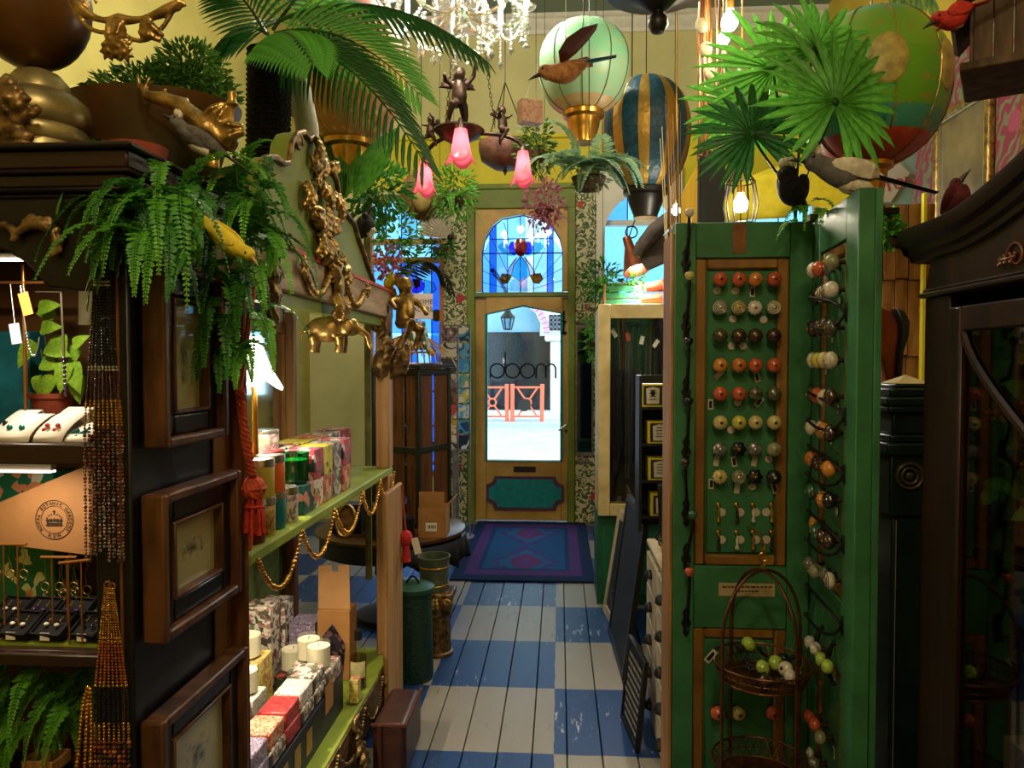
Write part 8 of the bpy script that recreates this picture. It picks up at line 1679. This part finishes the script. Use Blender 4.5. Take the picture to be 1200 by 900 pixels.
# fan palm above the green shutter
fp = thing('fan_palm', (.77, 2.48, 0), 'fan palm with spiky round leaves above the green shutter', 'palm'); st = W(932, 262, 2.48); mb = MB(); mb.tube([(st.x, 2.48, .2), st], [.03, .014], 10); mb.lathe([(0, 0), (.06, 0), (.07, .22), (.06, .22), (0, .2)], 20, c=(st.x, 2.48, 0)); mb.build('trunk', m_stem, parent=fp)
for px, py, Y, r, nr, up in ((906, 82, 2.35, .255, (-.15, -1, .25), (-.1, 0, 1)), (978, 120, 1.98, .215, (.15, -1, .1), (.15, 0, 1)), (882, 158, 2.25, .21, (-.2, -1, .45), (-.3, .0, 1)), (955, 60, 2.05, .19, (.2, -1, .3), (.5, 0, 1)), (872, 125, 2.5, .20, (-.2, -1, .3), (-.8, 0, .5))):
    fan(fp, W(px, py, Y), nr, up, r, m_palm if Y != 2.25 else m_palmd, 26, 310, .026, st)
# ferns trailing over the black cabinet and the post
f1 = thing('trailing_fern', W(215, 210, 1.3), 'lush fern trailing over the corner of the black cabinet', 'plant'); rnd = random.Random(44)
mb = MB(); c = Vector((CX-.09, 1.42, TOPC)); mb.lathe([(0, 0), (.05, 0), (.06, .05), (0, .05)], 18, c=c); mb.build('pot', MATS['terracotta'], parent=f1)
for px, py, Y, dx, L, m_ in ((150, 190, 1.30, -.9, .13, m_fern), (165, 200, 1.28, -.3, .15, m_fern), (150, 235, 1.26, -.4, .19, m_fernd), (165, 262, 1.24, -.2, .2, m_fern), (185, 250, 1.24, .1, .22, m_fernd), (205, 235, 1.28, .2, .24, m_fern), (225, 240, 1.30, .3, .17, m_fern), (180, 215, 1.30, -.1, .16, m_fernd), (240, 225, 1.36, .4, .14, m_fernd), (130, 205, 1.34, -1, .1, m_fern), (195, 290, 1.24, .0, .15, m_fern), (215, 300, 1.26, .2, .12, m_fernd), (145, 280, 1.24, -.3, .12, m_fernd)):
    fern(f1, W(px, py, Y), [(dx, -.5, .35)], L*1.05, m_, leaf=.026, w=.010, n=16, seed=px+py, droop=1.1, jitter=.3, rep=4)
f2 = thing('trailing_fern', W(300, 240, 1.6), 'dense fern hanging between the cabinet and the pediment', 'plant')
mb = MB(); c = Vector((SX-.06, 1.62, TOPC)); mb.lathe([(0, 0), (.04, 0), (.05, .05), (0, .05)], 18, c=c); mb.build('pot', MATS['terracotta'], parent=f2)
for px, py, dx, L, m_ in ((270, 225, -.2, .2, m_fernd), (290, 230, .1, .25, m_fern), (310, 235, .4, .25, m_fernd), (320, 250, .5, .2, m_fern), (285, 270, -.1, .25, m_fernd), (300, 290, .1, .28, m_fern), (315, 285, .3, .25, m_fernd), (290, 320, 0, .25, m_fern), (305, 330, .1, .25, m_fernd), (285, 360, -.1, .22, m_fernd), (300, 375, .1, .22, m_fern), (275, 390, -.1, .18, m_fernd), (292, 405, .1, .16, m_fern)):
    fern(f2, W(px-14, py, 1.5+.02*(px % 3)), [(dx, -.3, .2)], L*.8, m_, leaf=.028, w=.011, n=15, seed=px*3+py, droop=1.1, jitter=.3, rep=5)
# broad leaves and shadowy greenery behind the pediment
bl = thing('broadleaf_plant', W(410, 330, 3.0), 'broad leaved plant with dark greenery behind the pediment', 'plant')
for px, py, dx, dz, L, w in ((400, 235, -.3, 1, .27, .085), (405, 232, .15, 1, .25, .09), (415, 232, .6, 1, .3, .1), (398, 240, -.05, 1, .2, .07)): put_leaf(bl, 'oval', m_palm if px > 400 else m_palmd, W(px, py, 2.7), (dx, -.1, dz), (.1, -1, .2), L, w)
bush(bl, W(440, 225, 3.1), (.14, .1, .13), 420, m_fernd, .05, .02, 3); bush(bl, W(465, 285, 3.4), (.10, .1, .2), 300, m_fernd, .045, .02, 4); mb = MB(); a = W(430, 240, 3.1); mb.tube([(a.x, a.y, .52), a], .015, 6); mb.build('stem', m_stem, parent=bl)
bush(bl, W(455, 310, 3.3), (.06, .05, .09), 120, leafmat('pink_blossom', '#c87888', '#a8586c'), .03, .02, 5, 'blossom')
# hanging greenery round the chandelier and door
def hanging(name, label, px, py, Y, rx, rz_, n, mat, L=.04, w=.016, seed=0, trail=0, tm=None):
    t = thing(name, W(px, py, Y), label, 'plant'); c = W(px, py, Y); bush(t, c, (rx, rx*.8, rz_), n, mat, L, w, seed)
    mb = MB(); mb.lathe([(0, -.06), (.05, -.05), (.07, .0), (.06, .0), (0, -.03)], 14, c=c+Vector((0, 0, -rz_*.2))); mb.build('basket', M('wicker', '#4a3a20', .8, 0, var=.4, scale=60, bump=.6), parent=t); mb = MB(); rod(mb, c+Vector((0, 0, -rz_*.2)), .002); mb.build('cord', m_chain, parent=t)
    for k in range(trail): rn = random.Random(seed*7+k); fern(t, c+Vector((rn.uniform(-rx, rx)*.7, rn.uniform(-rx, rx)*.5, -rz_*.3)), [(rn.uniform(-1, 1), rn.uniform(-1, .2), .1)], rz_*1.5, tm or mat, leaf=.03, w=.012, n=10, seed=seed+k, droop=1.2)
    return t
hanging('hanging_plant', 'mossy hanging basket beside the cherub chandelier', 532, 225, 4.3, .13, .17, 380, m_fern, .045, .016, 1, 5); hanging('hanging_plant', 'leafy hanging plant above the pink blossom', 628, 172, 4.15, .10, .16, 330, leafmat('moss_leaf', '#5c7a30', '#3c5a20'), .045, .02, 2, 3)
hanging('pink_blossom', 'cascade of pink blossom hanging before the transom window', 638, 240, 5.2, .14, .18, 420, MATS['pink_blossom'], .035, .022, 3, 7, MATS['pink_blossom'])
m_pf = leafmat('pale_fern', '#8fb08a', '#6a9068'); pf = hanging('pale_fern', 'pale grey-green fern hanging under the mint balloon', 690, 205, 2.95, .08, .05, 60, m_pf, .05, .014, 4)
rn = random.Random(5)
for k in range(16): fern(pf, W(688+rn.uniform(-16, 16), 200, 2.95), [(rn.uniform(-1, 1), rn.uniform(-1, 0), .55)], .26, m_pf, leaf=.07, w=.014, n=14, seed=k+90, droop=1.0, jitter=.1)
hanging('hanging_plant', 'dark palm-like foliage over the leafy right pier', 706, 330, 5.6, .13, .16, 260, m_fernd, .07, .018, 6, 6); hanging('hanging_plant', 'trailing green vine beside the cream cabinet', 697, 395, 5.3, .06, .2, 260, m_fern, .04, .018, 7, 4); hanging('hanging_plant', 'greenery in the left window beside the grey wing', 516, 288, 6.1, .14, .10, 220, m_fernd, .05, .02, 8, 4)
fbr = thing('fibre_ball', W(493, 250, 4.6), 'round brown coconut fibre ball with paler oval front', 'decoration'); c = W(494, 230, 4.6); mb = MB(); rn = random.Random(3); mb.ell(c, (.13, .12, .15), 20, 14)
for _ in range(700): u = Vector((rn.gauss(0, 1), rn.gauss(0, 1), rn.gauss(0, 1))).normalized(); p = c+Vector((u.x*.128, u.y*.118, u.z*.148)); mb.tube([p, p+u*.018+Vector((rn.uniform(-1, 1), rn.uniform(-1, 1), rn.uniform(-1, 1)))*.014], [.0022, .0006], 3, cap=False)
mb.build('ball', M('coir', '#6a5230', .9, 0, var=.3, scale=60), parent=fbr); mb = MB(); mb.ell(c+Vector((.02, -.10, -.03)), (.06, .05, .09), 14, 10); mb.build('face_patch', M('coir_pale', '#8a7a40', .8, 0, var=.2), parent=fbr); mb = MB(); rod(mb, c+Vector((0, 0, .14))); mb.build('cord', m_chain, parent=fbr)
# grey feather wing and dark plume by the left pier
wg = thing('feather_wing', W(515, 280, 5.9), 'grey spread feather wing hanging by the left pier', 'decoration'); c = W(528, 278, 5.9); m_fe = M('grey_feather', '#a8a090', .8, 0, var=.2)
for k in range(11): a = R(172-k*7.5); put_leaf(wg, 'blade', m_fe, c, (cos(a), -.05, sin(a)), (0, -1, 0), .36-.012*abs(k-6), .045, 'feather')
mb = MB(); rod(mb, c, .002); mb.ell(c, (.03, .02, .025), 10, 8); mb.build('cord', m_chain, parent=wg)
dpm = thing('dark_plume', W(490, 330, 3.7), 'dark arching peacock plume over the gold cherub', 'decoration'); frond_palm(dpm, W(473, 330, 3.15), W(530, 345, 3.6), .12, leafmat('plume_dark', '#1c2a20', '#0e1410', .1), 22, .09, .012, 'plume', (0, -1, .3), .8)
# right bay: crate of greenery, terracotta pots, grey bat sculpture
Yb = 4.5; ztc = Z1c; cx_ = W(722, 345, Yb).x; crt = thing('green_crate', (cx_, Yb, ztc), 'small green painted crate of trailing greenery on the cream cabinet', 'crate')
for k in range(3): mb = MB(); mb.bb(cx_-.07, cx_+.14, Yb-.05, Yb-.04, ztc+.002+k*.04, ztc+.035+k*.04); mb.build('slat', M('crate_green', '#1c6a48', .5), parent=crt, bevel=.002)
mb = MB(); mb.bb(cx_-.07, cx_+.14, Yb-.04, Yb+.08, ztc+.001, ztc+.06); mb.bb(cx_-.075, cx_-.065, Yb-.052, Yb+.08, ztc, ztc+.125); mb.bb(cx_+.135, cx_+.145, Yb-.052, Yb+.08, ztc, ztc+.125); mb.build('box', m_lwood, parent=crt); bush(crt, (cx_-.04, Yb+.0, ztc+.12), (.05, .05, .07), 150, m_fern, .035, .016, 11); bush(crt, (cx_+.12, Yb+.0, ztc+.13), (.05, .05, .07), 150, m_fern, .035, .016, 12)
for i, (px, z, rot) in enumerate(((764, .03, 1.5), (768, .105, 1.45))):
    c = W(px, 340, Yb-.06); mb = MB(); mb.at((c.x, Yb-.06, ztc+.034+z-.03), (0, rot, 0)); mb.lathe([(0, -.06), (.026, -.06), (.034, .04), (.038, .04), (.038, .06), (.032, .06), (0, .04)], 18); mb.M = Matrix(); mb.build('terracotta_pot', MATS['terracotta'], label=['terracotta pot lying on the cream cabinet', 'terracotta pot lying on top of the other pot'][i], cat='pot', group='terracotta pots')
sc_ = thing('bat_sculpture', W(770, 300, 4.3), 'grey wooden dragon wing sculpture hanging by the clip lamp', 'sculpture'); mb = MB(); a, b, c2 = W(746, 300, 4.3), W(790, 252, 4.2), W(792, 285, 4.2); mb.tube(bez(a, a.lerp(b, .4)+Vector((0, 0, .06)), b, b, 12), [.03, .04, .045, .045, .05, .05, .045, .045, .04, .04, .035, .03, .02], 10)
for k in range(7): p = a.lerp(b, k/7)+Vector((0, 0, .05)); mb.tube([p, p+Vector((-.01, 0, .035))], [.01, .002], 6)
mb.prism([(0, 0), (.22, .17), (.22, -.02), (.06, -.09)], .015, o=a); mb.build('wing', M('weathered_grey', '#4a4038', .7, 0, var=.35, scale=14, bump=.3), parent=sc_, remesh=.008); mb = MB(); rod(mb, b, .002); mb.build('cord', m_chain, parent=sc_)
# ---------------------------------------------------------------- birds
def bird(label, head, tail, size, body, wing, beakm, crest=None, belly=None, tail_len=.5, legs=None, up=(0, 0, 1), hang=None, spread=False, name='bird', tailm=None):
    """head and tail end points; one continuous body, wings, beak, tail and eyes as parts"""
    h = Vector(head); e = Vector(tail); d = (e-h); L = d.length; d.normalize(); s = d.cross(Vector(up)).normalized(); u = s.cross(d).normalized(); t = thing(name, h.lerp(e, .4)-Vector((0, 0, size)), label, 'bird')
    P = lambda a, b=0, c=0: h+d*(a*L)+u*(b*size)+s*(c*size); n = 1-tail_len*.6
    mb = MB(); mb.tube([P(-.015), P(.0, .05), P(.04, .12), P(.10, .06), P(.17, -.1), P(.30, -.22), P(.46*n+.05, -.14), P(.62*n+.06, 0), P(.8*n+.05, .06)], [size*.12, size*.34, size*.47, size*.42, size*.5, size*.68, size*.62, size*.36, size*.12], 14); b_o = mb.build('body', body, parent=t, sub=1)
    mb = MB(); mb.tube([P(-.01, .06), P(-.01-.35*size/L, .0), P(-.01-.75*size/L, -.12)], [size*.15, size*.1, size*.01], 8); mb.build('beak', beakm, parent=t)
    mb = MB()
    for k in (-1, 1): mb.ell(P(.03, .2, k*.4), size*.075, 8, 6)
    mb.build('eyes', m_black, parent=t)
    for k in (-1, 1):
        if spread: put_leaf(t, 'blade', wing, P(.3, .2, k*.4), d*.9+u*.5+s*k*1.1, u, size*3.2, size*1.6, 'wing')
        else:
            mb = MB(); mb.tube([P(.16, .1, k*.42), P(.3, .12, k*.62), P(.5, .1, k*.55), P(.7*n+.08, .12, k*.22), P(.85*n+.08, .12, k*.1)], [(size*.12, size*.2), (size*.14, size*.46), (size*.12, size*.42), (size*.07, size*.2), (size*.03, size*.05)], 10); mb.build('wing', wing, parent=t, sub=1)
    mb = MB(); mb.tube([P(.66*n, .05), P(.8*n+.06, .08), P(1)], [(size*.2, size*.12), (size*.3, size*.07), (size*.22, size*.04)], 8); mb.build('tail', tailm or wing, parent=t)
    if belly: mb = MB(); mb.tube([P(.22, -.42), P(.34, -.52), P(.5, -.42), P(.62*n, -.2)], [size*.2, size*.44, size*.38, size*.1], 12); mb.build('belly', belly, parent=t)
    if crest: mb = MB(); [mb.ell(P(.035-.02*k, .62-.05*abs(k), .18*j), (size*.2, size*.2, size*.26), 8, 6) for k in (-1, 0, 1) for j in (-1, 0, 1)]; mb.build('crest', crest, parent=t)
    if legs:
        mb = MB()
        for k in (-1, 1): q = P(.4, -.6, k*.25); mb.tube([P(.42, -.4, k*.2), q, q+Vector((0, 0, -size*legs))], size*.06, 5); mb.tube([q+Vector((0, 0, -size*legs)), q+Vector((0, 0, -size*legs))-d*size*.35], size*.05, 5)
        mb.build('legs', M('bird_leg', '#5a4a38', .6), parent=t)
    if hang: mb = MB(); q = P(.35, .4); mb.tube([q, (q.x, q.y, ZC)], .0012, 4); mb.build('thread', m_white, parent=t)
    return t
fm = lambda n, c, v=.25: M('feather_'+n, c, .8, 0, var=v, scale=50, bump=.3)
grey, white_, black_, yel, red_, mar = fm('grey', '#5c5a58'), fm('white', '#c4bca8'), fm('black', '#16141a'), fm('yellow', '#cdb82c', .12), fm('red', '#a82414'), fm('maroon', '#4a0c18')
bird('yellow bird hanging head down among the ferns of the black cabinet', W(294, 302, 1.28), W(212, 235, 1.34), .028, yel, yel, M('beak_orange', '#b8823c', .5), tail_len=.25)
bird('grey and white speckled bird perched among the ferns', W(200, 140, 1.36), W(296, 205, 1.42), .028, grey, grey, M('beak_dark', '#26221e', .4), belly=white_, crest=white_, tail_len=.4)
bird('grey and white crested bird perched on the folded shutter', W(944, 190, 2.0), W(1098, 226, 2.0), .058, grey, white_, MATS['beak_dark'], crest=white_, belly=white_, tail_len=.65, legs=.25, tailm=black_)
bird('black crested bird turned away on the shutter top', W(921, 204, 2.12), W(942, 248, 2.34), .062, black_, black_, MATS['beak_dark'], crest=white_, tail_len=.2)
bird('small yellow bird above the gold cherub', W(459, 322, 3.04), W(452, 348, 3.12), .03, yel, yel, MATS['beak_orange'], tail_len=.2)
bird('black and white bird beside the olive pediment', W(432, 252, 2.8), W(418, 292, 2.8), .05, black_, black_, MATS['beak_dark'], belly=white_, tail_len=.3)
bird('bright red bird perched on the hanging birdhouse', W(1096, 26, 1.54), W(1158, 2, 1.54), .036, red_, red_, MATS['beak_dark'], tail_len=.35, legs=.2)
bird('dark maroon bird behind the crown of the display cabinet', W(1126, 214, 1.78), W(1100, 262, 1.80), .045, mar, mar, MATS['beak_dark'], tail_len=.25)
fb_ = bird('flying brown bird with teal tail carrying a pink bag', W(634, 88, 2.2), W(722, 66, 2.2), .052, fm('buff', '#a8764a', .35), fm('brown', '#6a3422'), MATS['beak_dark'], tail_len=.4, hang=True, spread=True, tailm=fm('teal', '#1c5a6a'))
gb2 = thing('gift_bag', W(622, 148, 2.17), 'small pink paper gift bag hanging from the flying bird', 'bag'); m_bag = pattern('pink_bag_paper', ['#d8a8a0', '#e0b8ac', '#cc9490', '#e4c4b8'], 90); a, b = W(608, 143, 2.16), W(634, 116, 2.16)
mb = MB(); zt2, zb2 = b.z, a.z; mb.add([(a.x, 2.16, zb2), (b.x, 2.16, zb2), (b.x, 2.2, zb2), (a.x, 2.2, zb2), (a.x-.002, 2.16, zt2), (b.x-.002, 2.16, zt2), (b.x-.002, 2.2, zt2), (a.x-.002, 2.2, zt2)], [(0, 1, 5, 4), (1, 2, 6, 5), (2, 3, 7, 6), (3, 0, 4, 7), (0, 3, 2, 1)]); mb.v = [tuple(Vector((622*0+(a.x+b.x)/2, 2.18, zt2))+Matrix.Rotation(.45, 3, 'Z')@(Vector(v)-Vector(((a.x+b.x)/2, 2.18, zt2)))) for v in mb.v]; mb.build('bag', m_bag, parent=gb2, smooth=0)
mb = MB(); hk_ = W(622, 97, 2.18)
for y in (2.162, 2.198): mb.tube([(a.x+.015, y, zt2-.004), hk_, (b.x-.015, y, zt2-.004)], .0016, 5)
mb.build('handles', m_white, parent=gb2)
# birdhouse
Yh = 1.7; q = Yh/F; bh = thing('birdhouse', W(1180, 95, Yh), 'weathered wooden birdhouse with twig perch hanging by a thread', 'birdhouse'); m_wth = M('weathered_wood', '#5a4630', .8, 0, col2='#38291a', scale=7, stretch=(4, 4, .7), bump=.25); c = W(1200, 50, Yh); T = Matrix.Translation(c)@Matrix.Rotation(R(-30), 4, 'Z')
for k in range(5): mb = MB(); mb.mat(T); mb.bb(-.09+k*.036, -.056+k*.036, -.09, -.082, -.055, .08); mb.build('plank', m_wth, parent=bh, bevel=.002)
for k in range(5): mb = MB(); mb.mat(T); mb.bb(-.098, -.09, -.082+k*.034, -.05+k*.034, -.055, .08); mb.build('plank', m_wth, parent=bh, bevel=.002)
mb = MB(); mb.mat(T); mb.bb(-.115, .13, -.115, .12, -.075, -.056); mb.build('base', m_wth, parent=bh, bevel=.003); mb = MB(); mb.mat(T); mb.box((-.065, 0, .12), (.012, .27, .2), rot=(0, .75, 0)); mb.box((.065, 0, .12), (.012, .27, .2), rot=(0, -.75, 0)); mb.build('roof', m_wth, parent=bh)
mb = MB(); mb.mat(T); mb.tube(bez((-.16, -.13, .02), (-.1, -.16, .05), (.02, -.12, .09), (.12, -.1, .12), 10), .006, 6); mb.M = Matrix(); rod(mb, c+Vector((0, 0, .18)), .0015); mb.build('perch', m_lwood, parent=bh)
# fern on the folded shutter and vine behind its edge
f3 = thing('shutter_fern', W(945, 250, 2.2), 'small fern draped over the shutter hinge under the birds', 'plant'); mb = MB(); mb.bb(gxx(946), gxx(956), GY-.01, GY+.03, GT+.0005, GT+.02); mb.build('moss_block', M('moss', '#3a4a1c', .9), parent=f3)
for px, py, dx, L in ((940, 245, -.8, .14), (950, 245, -.2, .2), (955, 250, .2, .2), (962, 240, .5, .16), (948, 262, -.1, .2), (960, 262, .1, .2), (935, 258, -1, .12), (968, 246, .6, .1)): fern(f3, W(px, py, 2.21), [(dx, -.5, .25)], L, m_fern, leaf=.024, w=.010, n=11, seed=px, droop=1.2)
f4 = thing('screen_vine', W(1035, 270, 2.9), 'bright green ivy hanging on the shingle screen', 'plant'); bush(f4, W(1038, 268, 2.93), (.06, .03, .07), 160, m_fern, .04, .03, 21); mb = MB(); bead_string(mb, [W(1030, 285, 2.95), W(1030, 330, 2.95)], .007); mb.build('bead_tail', m_brass, parent=f4); mb = MB(); mb.tube([W(1036, 262, 2.95), W(1036, 238, 2.96), W(1036, 236, 3.01)], .003, 5); mb.build('hook', m_iron, parent=f4)
# ---------------------------------------------------------------- on top of the black cabinet
Yu = 1.36; k = Yu/F; m_sg = M('silver_gilt', '#a89a68', .38, .6, col2='#6a5c38', scale=12, bump=.1); ur = thing('gilt_urn', (W(52, 168, Yu).x, Yu, TOPC), 'squat stepped silver gilt urn on the black cabinet', 'urn'); c = Vector((W(46, 168, Yu).x, Yu, TOPC))
mb = MB(); mb.lathe([(r*k, z*k) for r, z in ((0, 0), (52, 0), (52, 18), (50, 24), (54, 28), (54, 40), (51, 44), (56, 48), (58, 60), (55, 74), (44, 84), (36, 88), (34, 98), (24, 110), (10, 116), (0, 117))], 40, c=c); mb.build('body', m_sg, parent=ur)
gv = thing('brown_globe', (c.x, Yu, TOPC+117*k), 'brown marbled globe resting on the gilt urn', 'globe'); mb = MB(); mb.lathe([(66*k*sin(pi*j/18), 79*k*(1-cos(pi*j/18))) for j in range(19)], 36, c=(c.x-.012, Yu, TOPC+116.5*k)); mb.build('ball', M('marbled_brown', '#5c3a14', .35, .2, col2='#2c1a0a', scale=9, bump=.1), parent=gv)
ac = thing('gilt_bracket', W(20, 168, 1.26), 'carved gilt acanthus bracket leaning on the urn', 'ornament'); mb = MB(); p = W(22, 160, 1.27); mb.ell(p+Vector((-.02, 0, .0)), (.05, .02, .02), 12, 8); scroll(mb, p+Vector((-.02, -.005, .03)), .04, (1, 0, 0), (0, 0, 1), 1.2, .009)
for dx, dz, L in ((.9, -.75, .1), (.6, -1, .09), (.2, -1, .08)): acanthus(mb, W(-2, 95, 1.27), (dx, 0, dz), (0, -1, .2), L, .03, th=.006)
mb.ell((p.x, p.y, TOPC+.006), (.06, .03, .008), 12, 6); mb.tube([(p.x-.02, p.y, TOPC), p], .012, 6); mb.build('carving', m_goldd, parent=ac, remesh=.0035)
pb = thing('planter_bowl', (W(185, 150, 1.56).x, 1.56, TOPC), 'wide bronze-green planter bowl heaped with moss', 'planter'); kb_ = 1.56/F; c = Vector((W(178, 150, 1.56).x, 1.56, TOPC)); mb = MB(); mb.lathe([(r*kb_, z*kb_) for r, z in ((0, 0), (60, 0), (74, 10), (84, 42), (98, 80), (104, 92), (106, 98), (100, 98), (92, 84), (0, 80))], 44, c=c, sy=.75); mb.build('bowl', M('patina_bowl', '#3c3a22', .4, .35, col2='#5a3a1a', scale=7, bump=.15), parent=pb)
bush(pb, c+Vector((.01, .02, 112*kb_)), (95*kb_, .09, 38*kb_), 2600, leafmat('moss_green', '#5a8a34', '#386424', .3), .022, .008, 31); bush(pb, c+Vector((.08, .02, 135*kb_)), (42*kb_, .07, 42*kb_), 1200, MATS['moss_green'], .022, .008, 32)
gs = thing('gilt_candlestick', W(225, 172, 1.38), 'gold winged beast candlestick lying among the ferns', 'candlestick'); mb = MB(); Yg_ = 1.40; g = lambda px, py: W(px, py, Yg_)
mb.tube([g(166, 100), g(172, 112), g(190, 116), g(210, 122), g(225, 138), g(245, 152), g(275, 172)], [.006, .01, .014, .016, .022, .024, .014], 10)
for a, b in (((164, 104), (161, 86)), ((170, 104), (176, 89)), ((192, 114), (194, 103)), ((218, 124), (219, 114)), ((232, 138), (231, 128))): mb.tube([g(*a), g(*b)], [.006, .003], 6)
acanthus(mb, g(245, 150), (.6, 0, .7), (0, -1, 0), .05, .03, th=.006); acanthus(mb, g(255, 160), (.9, 0, .2), (0, -1, 0), .05, .03, th=.006); mb.lathe([(.004, 0), (.006, .02), (.014, .025), (.009, .03), (.009, .05), (0, .05)], 12, c=g(272, 138)); mb.tube([g(272, 138), g(266, 158)], .005, 6); p = g(250, 160); mb.tube([p, (p.x, p.y, TOPC)], .012, 8); mb.build('beast', m_gold, parent=gs, remesh=.003)
# gilt chandelier arm over the cabinet
ga = thing('gilt_swag', W(145, 72, 1.12), 'ornate gilt scrolled bracket hanging above the planter bowl', 'ornament'); mb = MB(); Ya = 1.12; g = lambda px, py: W(px, py, Ya); cyl_ = bez(g(80, -12), g(100, 30), g(130, 25), g(140, 22), 8)+bez(g(140, 22), g(160, 28), g(190, 18), g(212, 2), 8)[1:]
mb.tube(cyl_, [.007+.002*sin(i) for i in range(len(cyl_))], 8); mb.tube(bez(g(82, 0), g(100, 45), g(125, 40), g(132, 34), 8), .004, 6); mb.tube(bez(g(145, 40), g(170, 60), g(190, 40), g(205, 8), 8), .004, 6)
rosette(mb, g(137, 52), (0, -1, -.2), .024, 8); rosette(mb, g(128, 60), (0, -1, -.3), .016); rosette(mb, g(147, 62), (0, -1, -.3), .016); acanthus(mb, g(137, 25), (0, 0, -1), (0, -1, 0), .04, .02, th=.004); acanthus(mb, g(165, 30), (.8, 0, -.5), (0, -1, 0), .04, .02, th=.003); scroll(mb, g(209, 8), .012, (1, 0, 0), (0, 0, 1), 1.2, .003); scroll(mb, g(100, 5), .018, (1, 0, 0), (0, 0, 1), 1.2, .003); mb.build('scrollwork', m_gold, parent=ga, remesh=.0022)
mb = MB(); [rod(mb, g(px, -10 if px < 100 else 0), .002) for px in (80, 212)]; mb.build('cord', m_chain, parent=ga)
# white plaster arm rising behind the pediment
pa_ = thing('plaster_arm', W(345, 150, 2.2), 'white plaster mannequin arm raised behind the pediment', 'sculpture'); Yr = 2.25; g = lambda px, py: W(px, py, Yr); mb = MB(); mb.tube([g(362, 260), g(360, 150), g(352, 110), g(345, 80), g(340, 66), g(333, 62), g(329, 70), g(330, 100), g(333, 125)], [.036, .036, .035, .036, .037, .034, .026, .018, .012], 14)
for j in range(4): mb.tube([g(331+j*1.5, 120), g(331+j*2, 136+2*(j % 2)), g(333+j*2, 148-3*abs(j-1))], [.008, .007, .005], 8)
mb.tube([g(333, 112), g(340, 124), g(342, 134)], [.008, .007, .005], 8); mb.tube([g(362, 258), (g(362, 258).x, Yr, 1.71)], [.036, .036], 12); mb.lathe([(0, 0), (.06, 0), (.06, .02), (0, .03)], 18, c=(g(362, 258).x, Yr, 1.7)); mb.build('arm', M('white_plaster_cast', '#c4c0b0', .6, 0, var=.06), parent=pa_, remesh=.006)
# turquoise glass pendant at the top right
tg_ = thing('turquoise_pendant', W(1068, 14, 3.0), 'turquoise glass leaf pendant hanging behind the green balloon', 'pendant'); m_tq = glassmat('turquoise_glass', '#6ac0d0', .3, .1)
for k2 in range(9): put_leaf(tg_, 'blade', m_tq, W(1050+k2*5, -14+(k2 % 3)*6, 3.0), (.3*(k2-4)/4, -.2, -1), (0, -1, 0), .1, .03, 'glass_leaf')
mb = MB(); p = W(1070, -16, 3.0); mb.torus(p, .07, .004, n=24, m=5); [mb.tube([p+Vector((.07*cos(a), .07*sin(a), 0)), p+Vector((0, 0, .2))], .002, 4) for a in (0, 2.1, 4.2)]; rod(mb, p+Vector((0, 0, .2))); mb.build('frame', m_brass, parent=tg_)
# ---------------------------------------------------------------- end
